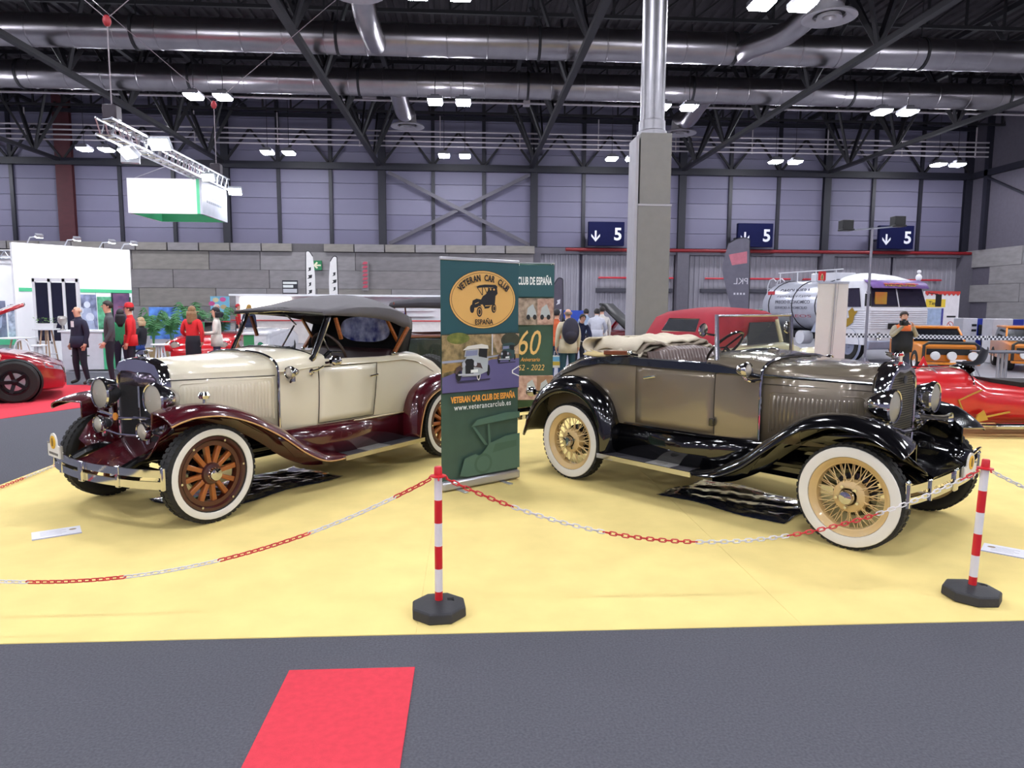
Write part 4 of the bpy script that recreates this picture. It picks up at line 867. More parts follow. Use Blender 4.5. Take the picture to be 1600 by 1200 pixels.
    return car
taupe_car()

# ================================================================== barrier posts and chains
POSTW = mat('post white', 'e9e4e6', .4, var=.02); POSTR = mat('post red', 'd0222c', .4, var=.03); BASEM = mat('rubber base', '2f2f33', .65, var=.12, bump=.1, bscale=80)
def barrier_post(x, y, rz, lean, lb):
    e = empty('barrier_post', (x, y, .004), rz, lb, 'post', 'red and white barrier posts')
    oc = lambda r, z: [(r*math.cos(PI/8+PI/4*i), r*math.sin(PI/8+PI/4*i), z) for i in range(8)]
    b = MB(); b.loft([oc(.148, 0), oc(.152, .008), oc(.15, .052), oc(.14, .06), oc(.07, .078), oc(.03, .08)]); b.build('weighted_base', BASEM, e, ang=20, bevel=.004)
    b = MB(); b.bx(.045, .08, -.015, .015, .068, .0795); b.build('base_slot', mat('slot black', '050506', .9), e, smooth=False)
    z = .078
    for i, (h, m) in enumerate(((.05, POSTR), (.125, POSTW), (.125, POSTR), (.125, POSTW), (.125, POSTR), (.125, POSTW))):
        b = MB(); b.lathe([(.021, 0), (.021, h)], (0, 0, z), (0, 0, 1), 20); o = b.build('post_band', m, e); z += h
        if lean: o.rotation_euler = (0, 0, 0)
    b = MB(); b.lathe([(.024, z-.005), (.042, z), (.042, z+.006), (.022, z+.01), (.0205, z+.048), (.017, z+.054), (.001, z+.055)], (0, 0, 0), (0, 0, 1), 24)
    for k in range(4):
        a = PI/2*k; b.tube([(.04*math.cos(a), .04*math.sin(a), z+.003), (.05*math.cos(a), .05*math.sin(a), z-.012)], .005, 6)
    b.build('chain_cap', POSTR, e)
    if lean: e.rotation_euler = (0, lean, 0)
    return z-.01
ZC = barrier_post(-.164, 3.641, .1, 0, 'red and white barrier post left of centre, before the roll-up banner')
barrier_post(2.864, 3.703, .0, .03, 'red and white barrier post at right, leaning, before the taupe car')
barrier_post(-4.12, 3.6, .1, 0, 'red and white barrier post at the left carpet corner, outside the picture')
barrier_post(-4.22, 9.9, .1, 0, 'red and white barrier post hidden behind the cream car')
barrier_post(5.9, 3.75, .1, 0, 'red and white barrier post right of the picture')
CW = mat('chain white', 'e8e2e2', .4, var=.02); CR = mat('chain red', 'd3262f', .4, var=.02)
b = MB(); pts = [(.0135*math.copysign(min(1, abs(math.cos(t))*1.0), math.cos(t))+.0065*(1 if math.cos(t) > 0 else -1 if math.cos(t) < 0 else 0)*0+(.009 if math.cos(t) > 0 else -.009), .0095*math.sin(t), 0) for t in [2*PI*i/14+.01 for i in range(14)]]
b.tube(pts, .0034, 6, closed=True); LK = b.build('link', CW, None); LKR = LK.data.copy(); LKR.materials[0] = CR; lkW = LK.data; COL.objects.unlink(LK); bpy.data.objects.remove(LK)
def chain(p, q, sag, lb, seg=14, start=0, flat=None):
    p = Vector(p); q = Vector(q); root = empty('plastic_chain', p, 0, lb, 'chain', 'red and white plastic chains')
    N = 400; pts = []
    for i in range(N+1):
        t = i/N; c = p+(q-p)*t; c.z -= sag*4*t*(1-t)
        if flat is not None: c.z = max(c.z, flat)
        pts.append(c)
    L = [0]
    for a, c in zip(pts, pts[1:]): L.append(L[-1]+(c-a).length)
    pitch = .0345; n = int(L[-1]/pitch); j = 0
    for k in range(n):
        s = (k+.5)*L[-1]/n
        while L[j+1] < s: j += 1
        c = pts[j]+(pts[j+1]-pts[j])*((s-L[j])/(L[j+1]-L[j])); d = (pts[j+1]-pts[j]).normalized()
        a, bb = frame(d); roll = .45+(PI/2 if k % 2 else 0); u = a*math.cos(roll)+bb*math.sin(roll); w = d.cross(u)
        o = bpy.data.objects.new('link', LKR if ((k+start)//seg) % 2 == 0 else lkW); COL.objects.link(o); o.parent = root
        M = Matrix((d, u, w)).transposed().to_4x4(); M.translation = c-p; o.matrix_local = M
    return root
chain((-.205, 3.64, ZC), (-4.08, 3.6, ZC), .515, 'red and white plastic chain sagging left of the centre post', 14, 8)
chain((-.12, 3.642, ZC), (2.845, 3.70, ZC), .375, 'red and white plastic chain sagging between the two barrier posts', 15, 4)
chain((2.925, 3.705, ZC), (5.86, 3.75, ZC), .375, 'mostly white plastic chain leaving the right post', 15, 15)
chain((-4.12, 3.66, ZC), (-4.22, 9.83, ZC), .84, 'plastic chain along the left edge of the yellow carpet', 14, 5, flat=.022)
# ================================================================== papers and plastic sheets on the carpet
def info_sheet(c, rz, lb, S=1):
    e = empty('information_sheet', (c[0], c[1], .006), rz, lb, 'paper', 'information sheets on the carpet')
    b = MB(); b.bx(-.15, .15, -.105, .105, 0, .002); b.build('sheet', mat('paper', 'eeecf2', .6, var=.01), e, smooth=False)
    b = MB(); b.lathe([(.001, .0023), (.024, .0023), (.024, .0026), (.001, .0026)], (S*.1, .045, 0), (0, 0, 1), 18); o = b.build('emblem', mat('emblem bronze', '9a7f5e', .5), e); o.scale = (1, .75, 1)
    for k in range(4):
        b = MB(); b.bx(-.1, .06-.03*(k % 2), .05-.03*k, .054-.03*k, .002, .0024); b.build('print_line', mat('print pale grey', 'a9a6b4', .6), e, smooth=False)
    b = MB(); b.bx(-.15, .15, -.105, -.088, .002, .0024); b.build('foot_band', mat('sheet grey band', '8f8da3', .6), e, smooth=False)
info_sheet((-2.97, 5.115), .55, 'white information sheet on the carpet before the cream car')
info_sheet((3.66, 4.42), -.75, 'white information sheet on the carpet near the right barrier post', -1)
def plastic_sheet(o, rz, w, h, lb, seed, amp=.011):
    random.seed(seed); e = MB(); rows = []; nx, ny = 44, 30; ph = [random.uniform(0, 6) for _ in range(8)]
    for j in range(ny+1):
        r = []
        for i in range(nx+1):
            x = (i/nx-.5)*w; y = (j/ny-.5)*h; z = sum(abs(math.sin(x*f+y*g+p))*a for f, g, p, a in ((9, 4, ph[0], .5), (5, -12, ph[1], .5), (21, 8, ph[2], .3), (13, 25, ph[3], .25)))
            edge = min(1, min(i, nx-i)/4, min(j, ny-j)/4); r.append((x+.02*math.sin(y*13+ph[4]), y+.03*math.sin(x*7+ph[5]), .008+amp*z*edge+random.uniform(0, .004)))
        rows.append(r)
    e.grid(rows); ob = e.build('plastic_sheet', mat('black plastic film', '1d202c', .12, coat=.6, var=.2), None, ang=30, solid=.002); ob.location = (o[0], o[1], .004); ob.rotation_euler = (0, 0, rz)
    return tag(ob, lb, 'plastic sheet')
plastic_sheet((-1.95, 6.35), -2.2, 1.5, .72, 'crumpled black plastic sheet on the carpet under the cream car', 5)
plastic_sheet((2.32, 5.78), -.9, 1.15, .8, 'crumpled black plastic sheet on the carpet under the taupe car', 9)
# ================================================================== roll-up banner and second banner
def ell(cx, cz, rx, rz, n=24): return [(cx+rx*math.cos(2*PI*i/n), cz+rz*math.sin(2*PI*i/n)) for i in range(n)]
class Print:
    """flat print on a panel: shapes in panel coordinates (x right, z up), each layer a hair above the last"""
    def __init__(s, parent, y0=-.004): s.p = parent; s.y = y0
    def poly(s, pts, m, name='print', up=True):
        b = MB(); b.prism(pts, (0, s.y, 0), (1, 0, 0), (0, 0, 1), .0004); s.y -= .0005 if up else 0; return b.build(name, m, s.p, smooth=False)
    def rect(s, x0, x1, z0, z1, m, name='print'): return s.poly([(x0, z0), (x1, z0), (x1, z1), (x0, z1)], m, name)
    def text(s, t, x, z, m, width=None, height=None, name='lettering', **k): return text_obj(name, t, m, (x, s.y, z), (1, 0, 0), (0, 0, 1), width, height, s.p, .0006, **k)
def flat(n, h, r=.5, **k): return mat('print '+n, h, r, var=k.pop('var', .02), **k)
def veteran_mark(pr, cx, cz, k, m, m2):
    """old open car seen from the front left, in the oval"""
    P = lambda pts: [(cx+(x-625)/325*k, cz+(660-z)/325*k) for x, z in pts]; E = lambda x, z, a, c: [(cx+(x-625)/325*k+a/325*k*math.cos(2*PI*i/20), cz+(660-z)/325*k+c/325*k*math.sin(2*PI*i/20)) for i in range(20)]
    pr.poly(E(458, 752, 32, 50), m, 'car_mark'); pr.poly(E(775, 745, 36, 56), m, 'car_mark')
    pr.poly(P([(450, 720), (465, 655), (520, 632), (585, 642), (612, 602), (660, 575), (702, 505), (820, 492), (832, 570), (800, 600), (792, 690), (740, 708), (700, 745), (620, 752), (560, 725), (520, 738), (470, 742)][::-1]), m, 'car_mark')
    pr.poly(P([(518, 490), (560, 476), (640, 465), (800, 465), (828, 486), (822, 512), (790, 496), (600, 500), (540, 507)][::-1]), m, 'car_mark')
    for a, c in (((528, 500), (604, 592)), ((604, 500), (606, 590)), ((632, 500), (668, 562)), ((690, 498), (692, 540))): pr.poly(P([(a[0]-5, a[1]), (a[0]+6, a[1]), (c[0]+6, c[1]), (c[0]-5, c[1])][::-1]), m, 'car_mark')
    pr.poly(P([(575, 705), (604, 700), (632, 735), (636, 780), (612, 782), (604, 745)][::-1]), m2, 'car_mark'); pr.poly(E(560, 788, 48, 68), m2, 'car_mark'); pr.poly(E(560, 788, 40, 60), m, 'car_mark'); pr.poly(E(560, 788, 24, 40), m2, 'car_mark'); pr.poly(E(560, 788, 18, 32), m, 'car_mark')
    pr.poly(E(775, 748, 20, 36), m2, 'car_mark'); pr.poly(E(775, 748, 15, 28), m, 'car_mark'); pr.poly(P([(640, 712), (742, 708), (742, 716), (640, 722)][::-1]), m2, 'car_mark'); pr.poly(E(770, 522, 14, 12), m2, 'car_mark'); pr.poly(E(720, 520, 10, 14), m2, 'car_mark'); pr.poly(P([(490, 690), (545, 672), (545, 680), (492, 698)][::-1]), m2, 'car_mark')
def rollup():
    e = empty('roll_up_banner', (-.246, 6.123, .004), math.atan2(.484, .704), 'green roll-up banner of a veteran car club standing between the cars', 'banner')
    W = .854; H = 2.04
    TEAL = flat('teal', '1f4d55'); GRN = flat('dark green', '3a5348', var=.08); GOLD = flat('gold', 'dfae63'); INK = flat('ink', '17161d'); CRE = flat('cream', 'efe2c4'); ORA = flat('orange', 'e9a043'); WHT = flat('white', 'e9ecea')
    b = MB(); b.bx(.0, W, -.003, 0, .09, H); b.build('banner_sheet', GRN, e, smooth=False)
    AL = mat('aluminium', 'cfcfd4', .35, .8, var=.03)
    b = MB(); b.bx(-.005, W+.005, -.045, .045, .012, .095); b.build('cassette', AL, e, bevel=.02)
    b = MB(); b.bx(-.005, W+.005, -.012, .012, H-.005, H+.025); b.build('top_rail', AL, e, bevel=.006)
    b = MB(); b.cyl((W/2, .03, .09), (W/2, .03, H), .011, n=8); b.build('rear_pole', AL, e)
    for x in (.16, .66): b = MB(); b.bx(x-.02, x+.02, -.16, .16, .0, .012); b.build('foot', AL, e, bevel=.004)
    pr = Print(e)
    pr.rect(0, W, 1.4, H-.006, TEAL, 'upper_field'); 
    # emblem oval
    cx, cz = W*.53, 1.70; pr.poly(ell(cx, cz, .368, .262, 40), INK, 'oval_border'); pr.poly(ell(cx, cz, .362, .256, 40), GOLD, 'oval'); pr.poly(ell(cx, cz, .346, .241, 40), flat('brown line', '6b4a20'), 'oval_line'); pr.poly(ell(cx, cz, .341, .236, 40), GOLD, 'oval_field')
    veteran_mark(pr, cx, cz-.012, .245, INK, GOLD)
    arc_text('lettering', 'VETERAN CAR CLUB', INK, (cx, pr.y, cz), (1, 0, 0), (0, 0, 1), .272, .165, 151, 29, .058, e, .72, .03)
    pr.text('ESPAÑA', cx, cz-.222, INK, width=.2, height=.058, align='C', bold=.02)
    # picture of two old cars on a road
    z0, z1 = .885, 1.39; pr.rect(0, W, z0-.004, z1+.006, INK, 'picture_edge')
    pr.rect(0, W, z0, z1, flat('wooded hill', '4f4a2c', hex2='a08a62', scale=14, var=.25), 'hillside')
    pr.poly([(W*.62, z1), (W, z1), (W, 1.2), (W*.7, 1.22)], flat('rocky bank', '8a6e48', hex2='b79f86', scale=20, var=.2)); pr.poly(ell(W*.2, z1-.03, .12, .05), flat('foliage', '5a6428', hex2='7b803c', scale=20)); pr.poly(ell(W*.88, z1-.06, .11, .07), flat('dark trees', '37392a', var=.2, scale=15))
    pr.poly([(0, 1.13), (W*.45, 1.15), (W, 1.2), (W, 1.14), (W*.3, 1.1), (0, 1.06)], flat('dry verge', '9a7d4c', var=.2, scale=20))
    pr.poly([(0, z0), (W, z0), (W, 1.16), (W*.62, 1.16), (W*.3, 1.09), (0, 1.02)], flat('purple asphalt', '5d5887', var=.06, scale=5), 'road')
    pr.poly([(0, 1.165), (W*.4, 1.175), (W*.72, 1.2), (W*.72, 1.188), (W*.4, 1.155), (0, 1.145)], flat('guard rail', '9aa0b6'), 'guard_rail'); pr.rect(W*.625, W*.64, 1.2, z1, flat('pole grey', 'c9c9cf'), 'pole')
    pr.poly([(W, .985), (W*.9, 1.02), (W*.9, 1.05), (W, 1.09), (W, 1.08), (W*.915, 1.045), (W*.915, 1.025), (W, .995)], WHT, 'road_line')
    def oldcar(x, z, k, body, top, dark):
        P = lambda pts: [(x+a*k, z+c*k) for a, c in pts]
        pr.poly(P([(-.5, -.02), (.75, .0), (.7, -.05), (-.45, -.08)]), flat('car shadow', '2c2942')); pr.poly(P(ell(-.42, .12, .09, .15)), dark); pr.poly(P(ell(.3, .16, .07, .2)), top); pr.poly(P(ell(.3, .16, .045, .16)), dark); pr.poly(P(ell(.66, .25, .06, .17)), dark)
        pr.poly(P([(-.3, .1), (.25, .1), (.62, .22), (.66, .62), (.3, .72), (-.1, .72), (-.3, .5)]), body); pr.poly(P([(-.22, .68), (.28, .68), (.3, .9), (-.18, .88)]), body); pr.poly(P([(-.18, .7), (.25, .72), (.26, .87), (-.15, .86)]), flat('windscreen grey', '7e84a4'))
        pr.poly(P([(.3, .68), (.6, .62), (.62, .92), (.32, .92)]), dark); pr.poly(P([(-.28, .88), (-.1, 1.0), (.4, 1.05), (.64, 1.0), (.66, .9), (.3, .92)]), top)
        pr.poly(P([(-.55, .2), (-.5, .38), (-.38, .44), (-.28, .36), (-.3, .28), (-.42, .3), (-.47, .18)]), flat('wing maroon', '4b3a3c')); pr.poly(P([(.08, .38), (.2, .5), (.36, .48), (.44, .3), (.36, .34), (.2, .36)]), flat('wing maroon', '4b3a3c'))
        pr.poly(P([(-.18, .14), (.1, .14), (.12, .56), (.05, .62), (-.14, .62), (-.2, .56)]), dark); pr.poly(P(ell(-.24, .46, .06, .07, 12)), flat('lamp silver', 'b9bcc6')); pr.poly(P(ell(.17, .46, .06, .07, 12)), flat('lamp silver', 'b9bcc6'))
        pr.poly(P([(-.45, .14), (.3, .12), (.3, .17), (-.45, .19)]), flat('lamp silver', 'b9bcc6')); pr.poly(P([(0, .2), (.26, .21), (.26, .3), (0, .29)]), WHT)
    oldcar(W*.78+.02, 1.13, .17, flat('green car', '2f4a4c'), flat('green car', '2f4a4c'), flat('car black', '14151a'))
    oldcar(W*.34, .99, .30, flat('pale car', 'a9b0b4'), flat('pale top', 'd9d6cc'), flat('car black', '14151a'))
    pr.text('VETERAN CAR CLUB DE ESPAÑA', W*.09, .79, ORA, width=W*.84, height=.072, bold=.04)
    pr.text('www.veterancarclub.es', W*.13, .725, WHT, width=W*.74, height=.05, bold=.01, spacing=1.15)
    # faint large car
    FA = flat('faint green', '4b6a5c'); FB = flat('faint dark green', '42604f')
    pr.poly([(W*.34, .56), (W*.42, .62), (W*.8, .66), (W-.004, .655), (W-.004, .60), (W*.42, .57)], FA, 'faint_car'); pr.poly([(W*.36, .56), (W*.39, .56), (W*.56, .38), (W*.52, .38)], FA); pr.poly([(W*.56, .57), (W*.58, .57), (W*.6, .38), (W*.57, .38)], FA)
    pr.poly([(W*.2, .13), (W*.26, .28), (W*.4, .31), (W*.46, .28), (W*.58, .39), (W*.8, .44), (W-.004, .45), (W-.004, .12), (W*.3, .11)], FA); pr.poly(ell(W*.5, .21, .1, .095), FB); pr.poly(ell(W*.5, .21, .075, .07), FA); pr.poly([(W*.62, .3), (W*.95, .33), (W*.95, .39), (W*.66, .38)], FB)
rollup()
def hanging_banner():
    e = empty('hanging_banner', (0.234, 10.8, 0), .06, 'green anniversary banner hanging behind the roll-up banner', 'banner')
    W = 1.07; H = 2.29; GRN = flat('anniversary green', '2b4a3c', var=.08); GOLD = flat('pale gold', 'd8b06a'); WHT = flat('white', 'e9ecea')
    b = MB(); rows = [[(W*i/16, .02*math.sin(i*.9)-.0, z) for i in range(17)] for z in (.02, .6, 1.2, 1.8, H)]; b.grid(rows); b.build('banner_cloth', GRN, e, solid=.004)
    b = MB(); b.cyl((-.02, .05, H+.01), (W+.02, .05, H+.01), .012, n=8); b.cyl((.03, .06, 0), (.03, .06, H), .012, n=8); b.cyl((W-.03, .06, 0), (W-.03, .06, H), .012, n=8); b.build('frame', mat('aluminium', 'cfcfd4', .35, .8), e)
    for x in (.04, W/2, W-.04): b = MB(); b.ball((x, .02, H-.02), .018, 8, 6); b.build('eyelet_clip', CHROME, e)
    pr = Print(e, -.024); pr.rect(0, W, 1.79, 2.27, flat('teal', '1f4d55'), 'upper_field'); pr.text('VETERAN CAR CLUB DE ESPAÑA', .05, 1.97, WHT, width=W*.92, height=.15, bold=.03)
    def pic(z0, z1, cols):
        pr.rect(0, W, z0, z1, cols[0], 'picture'); w = W/4
        for i in range(4): pr.rect(i*w+.01, (i+1)*w-.01, z0+.01, z1-.01, cols[i % len(cols)], 'picture_tile')
        for x in (W*.6, W*.8, W*.3): pr.poly([(x, z0+.12), (x+.02, z0+.26), (x+.1, z0+.32), (x+.15, z0+.2), (x+.16, z0+.12)], flat('pale car', 'a9b0b4')); pr.poly(ell(x+.03, z0+.12, .03, .04, 12), flat('car black', '14151a')); pr.poly(ell(x+.13, z0+.12, .03, .04, 12), flat('car black', '14151a'))
    pic(1.36, 1.77, [flat('street picture', '6a5b4c', hex2='a08f80', scale=12, var=.2), flat('rose building', '9a7468', hex2='b89a8c', scale=14, var=.15)])
    pr.text('60', W*.48, .9, GOLD, width=.36, height=.38, shear=.25); pr.text('Aniversario', W*.52, .8, flat('orange', 'e9a043'), width=.3, height=.06, shear=.3); pr.text('1962 - 2022', W*.4, .66, GOLD, width=.5, height=.09, shear=.2)
    pic(.2, .58, [flat('rose building', '9a7468', hex2='b89a8c', scale=14, var=.15), flat('sand picture', 'a98a6c', hex2='7f5e4a', scale=10, var=.2)])
hanging_banner()

# ================================================================== people
SKIN = [mat('skin light', 'd9a68c', .5, var=.03), mat('skin tan', 'c08a6c', .5, var=.03)]
EYE = mat('dark eye', '1b1512', .3); LIP = mat('lip', 'a45a50', .5)
def cloth(n, h, **k): return mat('cloth '+n, h, .85, var=.08, scale=12, bump=.15, bscale=40, **k)
BASEJ = dict(pelvis=(0, 0, .95), waist=(0, 0, 1.1), chest=(0, -.005, 1.3), neck0=(0, .01, 1.46), neck=(0, 0, 1.515), jaw=(0, -.025, 1.58), skull=(0, -.012, 1.66), crown=(0, .0, 1.735),
             shl=(.175, .01, 1.42), ell=(.235, .035, 1.15), wrl=(.245, -.04, .91), hal=(.245, -.06, .84), shr=(-.175, .01, 1.42), elr=(-.235, .035, 1.15), wrr=(-.245, -.04, .91), har=(-.245, -.06, .84),
             hil=(.09, 0, .9), knl=(.1, -.02, .5), anl=(.105, .02, .09), tol=(.125, -.13, .04), hir=(-.09, 0, .9), knr=(-.1, -.02, .5), anr=(-.105, .02, .09), tor=(-.125, -.13, .04))
RAD = dict(pelvis=(.16, .13), waist=(.15, .125), chest=(.17, .14), neck0=(.1, .09), neck=(.06, .064), jaw=(.06, .075), skull=(.076, .095), crown=(.05, .06), sh=(.075, .075), el=(.052, .052), wr=(.036, .034), ha=(.042, .026), hi=(.098, .1), kn=(.064, .066), an=(.046, .05), to=(.042, .035))
BONES = [('pelvis', 'waist', 'top'), ('waist', 'chest', 'top'), ('chest', 'neck0', 'top'), ('neck0', 'neck', 'top'), ('neck', 'jaw', 'skin'), ('jaw', 'skull', 'skin'), ('skull', 'crown', 'skin')]
for s_ in 'lr': BONES += [('chest', 'sh'+s_, 'top'), ('sh'+s_, 'el'+s_, 'sleeve'), ('el'+s_, 'wr'+s_, 'sleeve'), ('wr'+s_, 'ha'+s_, 'skin'), ('pelvis', 'hi'+s_, 'leg'), ('hi'+s_, 'kn'+s_, 'leg'), ('kn'+s_, 'an'+s_, 'leg'), ('an'+s_, 'to'+s_, 'shoe')]
POSES = {'stand': {}, 'stride': dict(knl=(.1, -.1, .5), anl=(.1, -.12, .09), tol=(.12, -.27, .04), anr=(-.11, .12, .09), tor=(-.13, -.02, .04)),
         'wide': dict(knl=(.15, -.03, .5), anl=(.2, .02, .09), tol=(.24, -.12, .04), knr=(-.12, -.03, .5), anr=(-.14, .02, .09), tor=(-.2, -.13, .04)),
         'camera': dict(ell=(.27, -.08, 1.2), wrl=(.1, -.24, 1.44), hal=(.07, -.28, 1.49), elr=(-.27, -.08, 1.2), wrr=(-.1, -.24, 1.44), har=(-.07, -.28, 1.49)),
         'holding': dict(ell=(.24, -.02, 1.14), wrl=(.14, -.25, 1.12), hal=(.08, -.3, 1.13), elr=(-.24, -.02, 1.14), wrr=(-.14, -.25, 1.12), har=(-.08, -.3, 1.13)),
         'lean': dict(chest=(0, -.1, 1.27), neck0=(0, -.15, 1.41), neck=(0, -.19, 1.47), jaw=(0, -.24, 1.51), skull=(0, -.25, 1.58), crown=(0, -.25, 1.645), shl=(.18, -.13, 1.37), shr=(-.18, -.13, 1.37), ell=(.25, -.2, 1.13), elr=(-.25, -.2, 1.13), wrl=(.2, -.36, 1.0), wrr=(-.2, -.36, 1.0), hal=(.18, -.42, .98), har=(-.18, -.42, .98)),
         'sit': dict(hil=(.1, -.03, .9), knl=(.12, -.42, .9), anl=(.12, -.4, .48), tol=(.13, -.53, .44), hir=(-.1, -.03, .9), knr=(-.12, -.42, .88), anr=(-.12, -.36, .47), tor=(-.13, -.5, .43), ell=(.24, -.05, 1.15), wrl=(.15, -.25, 1.02), hal=(.13, -.32, 1.0), elr=(-.24, -.05, 1.15), wrr=(-.15, -.25, 1.02), har=(-.13, -.32, 1.0))}
def person(x, y, rz, h, label, top, leg, shoe='1c1a1c', hair='2a1d16', style='short', pose='stand', sleeve=None, skin=0, girth=1., hem=0, skirt=None, z0=0., extra=None, name='person'):
    J = dict(BASEJ); J.update(POSES[pose] if isinstance(pose, str) else pose)
    if extra: J.update(extra)
    k = h/1.77; root = empty(name, (x, y, z0), rz, label, 'person')
    names = list(J); idx = {n: i for i, n in enumerate(names)}
    me = bpy.data.meshes.new('body'); me.from_pydata([tuple(c*k for c in J[n]) for n in names], [(idx[a], idx[b]) for a, b, _ in BONES], [])
    o = bpy.data.objects.new('body', me); COL.objects.link(o); md = o.modifiers.new('skin', 'SKIN'); md.use_smooth_shade = True; md.branch_smoothing = .6
    sv = me.skin_vertices[0].data
    for n in names:
        r = RAD.get(n) or RAD[n[:2]]; gg = girth if n in ('pelvis', 'waist', 'chest') else (1+(girth-1)*.6 if n[:2] in ('hi', 'sh', 'el', 'kn') else 1); sv[idx[n]].radius = (r[0]*k*gg, r[1]*k*gg)
    sv[idx['pelvis']].use_root = True
    o.modifiers.new('sub', 'SUBSURF').levels = 1; bpy.context.view_layer.update()
    nm = bpy.data.meshes.new_from_object(o.evaluated_get(bpy.context.evaluated_depsgraph_get())); bpy.data.objects.remove(o)
    cs = {'top': cloth(top, top), 'sleeve': cloth(sleeve or top, sleeve or top), 'leg': cloth(leg, leg), 'shoe': mat('shoe '+shoe, shoe, .5), 'skin': SKIN[skin]}
    order = list(cs); nm.materials.clear()
    for c in order: nm.materials.append(cs[c])
    segs = [(Vector(J[a])*k, Vector(J[b])*k, r) for a, b, r in BONES]
    for p in nm.polygons:
        c = p.center; best = 9; reg = 'top'
        for a, b, r in segs:
            d = b-a; t = max(0, min(1, (c-a).dot(d)/d.length_squared)); q = (c-a-d*t).length
            if r == 'leg' and c.z > J['pelvis'][2]*k+.02: q += .1
            if q < best: best = q; reg = r
        p.material_index = order.index(reg); p.use_smooth = True
    V_ = [v.co.copy() for v in nm.vertices]
    body = MB(); body.v = [tuple(v) for v in V_]; body.f = [tuple(p.vertices) for p in nm.polygons]; body.mi = [p.material_index for p in nm.polygons]; body.cur = order.index('skin')
    hc = Vector(J['skull'])*k; fw = Vector((0, -1, 0))
    body.tube([hc+Vector((0, -.085, .005))*k, hc+Vector((0, -.108, -.028))*k, hc+Vector((0, -.092, -.034))*k], [.008*k, .015*k, .009*k], 6)      # nose
    for s in (1, -1): body.ball(hc+Vector((s*.079, .01, -.02))*k, .024*k, 7, 5, (.4, .8, 1.2))                                                   # ears
    for s in 'lr':                                                                                                                                # fingers
        w0 = Vector(J['wr'+s])*k; h0 = Vector(J['ha'+s])*k; d = (h0-w0).normalized(); sx = 1 if s == 'l' else -1
        up = Vector((0, -1, 0)) if abs(d.y) < .7 else Vector((0, 0, 1)); up = (up-d*up.dot(d)).normalized(); inn = Vector((-sx, 0, 0)); inn = (inn-d*inn.dot(d)-up*inn.dot(up)).normalized() if inn.length else up
        for f, (off, ln) in enumerate(((-.027, .062), (-.009, .074), (.009, .078), (.027, .07))):
            a0 = h0+up*off*k; body.tube([a0-d*.01*k, a0+d*ln*.55*k+inn*.01*k, a0+d*ln*.9*k+inn*.032*k], [.0095*k, .0088*k, .0065*k], 5)
        a0 = h0+up*.03*k-d*.03*k; body.tube([a0, a0+up*.028*k+d*.025*k+inn*.012*k, a0+up*.03*k+d*.055*k+inn*.025*k], [.012*k, .0105*k, .008*k], 5)
    bo = body.build('body', [cs[c] for c in order], root, ang=80); bo.name = 'body'; bpy.data.meshes.remove(nm)
    for s in (1, -1):
        b = MB(); b.ball(hc+Vector((s*.03, -.086, .012))*k, .0105*k, 6, 4); b.build('eye', EYE, root)
    b = MB(); b.ball(hc+Vector((0, -.082, -.062))*k, .022*k, 8, 4, (1, .35, .28)); b.build('mouth', LIP, root)
    HM = mat('hair '+hair, hair, .6, var=.2, scale=30)
    if style != 'bald':
        b = MB(); rows = []; lo = {'short': .15, 'long': -.6, 'bob': -.5, 'fringe': -.3}.get(style, .1)
        for j in range(7):
            t = -.55+j/6*(PI/2+.55)
            ring = []
            for i in range(16):
                a = 2*PI*i/16; front = max(0, -math.sin(a)); tt = max(t, .35*front+(.05 if front > .2 else -.55))
                ring.append(hc+Vector((math.cos(a)*math.cos(tt)*.088, math.sin(a)*math.cos(tt)*.104+.008, math.sin(tt)*.105+.004))*k)
            rows.append(ring)
        b.loft(rows, caps=False); hr = b.build('hair', HM, root, ang=80, solid=.008)
        if style in ('long', 'bob'):
            ln = .3 if style == 'long' else .13; b = MB(); rows = []
            for j in range(5):
                t = j/4; rows.append([hc+Vector((math.cos(a)*(.086+.012*math.sin(t*3)), .02+math.sin(a)*(.1-.02*t), -.02-ln*t))*k for a in [-.25+(PI+.5)*i/10 for i in range(11)]])
            b.grid(rows); b.build('hair_length', HM, hr, ang=80, solid=.02)
        if style == 'bun': b = MB(); b.ball(hc+Vector((0, .07, .09))*k, .04*k); b.build('bun', HM, hr)
    else:
        b = MB(); rows = []
        for z in (-.05, -.02, .012): rows.append([hc+Vector((math.cos(a)*.084, math.sin(a)*.1+.006, z))*k for a in [.1+(PI-.2)*i/10 for i in range(11)]])
        b.grid(rows); b.build('hair', HM, root, ang=80, solid=.006)
    if hem:
        b = MB(); P0 = Vector(J['pelvis'])*k; rows = []
        for dz, r in ((.14, 1.0), (.0, 1.06), (-hem, 1.08)): rows.append([P0+Vector((math.cos(a)*.168*r*girth, math.sin(a)*.13*r*girth, dz))*k for a in [2*PI*i/20 for i in range(20)]])
        b.loft(rows, caps=False); b.build('jacket_hem', cs['top'], root, ang=80, solid=.008)
    if skirt:
        b = MB(); P0 = Vector(J['pelvis'])*k; rows = []
        for dz, r in ((.12, .95), (-.05, 1.1), (-.3, 1.1), (-.42, 1.12)): rows.append([P0+Vector((math.cos(a)*.165*r, math.sin(a)*.13*r, dz))*k for a in [2*PI*i/20 for i in range(20)]])
        b.loft(rows, caps=False); b.build('skirt', cloth(skirt, skirt), root, ang=80, solid=.008)
    return root
RZ = math.radians
p = person(-7.95, 14.9, RZ(-28), 1.62, 'bald man in a navy blazer with a name badge by the white counter', '232138', '1d1c2c', '2b2622', 'b9a79a', 'bald', 'wide', girth=1.18, hem=.12)
b = MB(); b.bx(.03, .11, -.176, -.168, 1.18, 1.3); b.build('name_badge', PLWHITE, p, smooth=False)
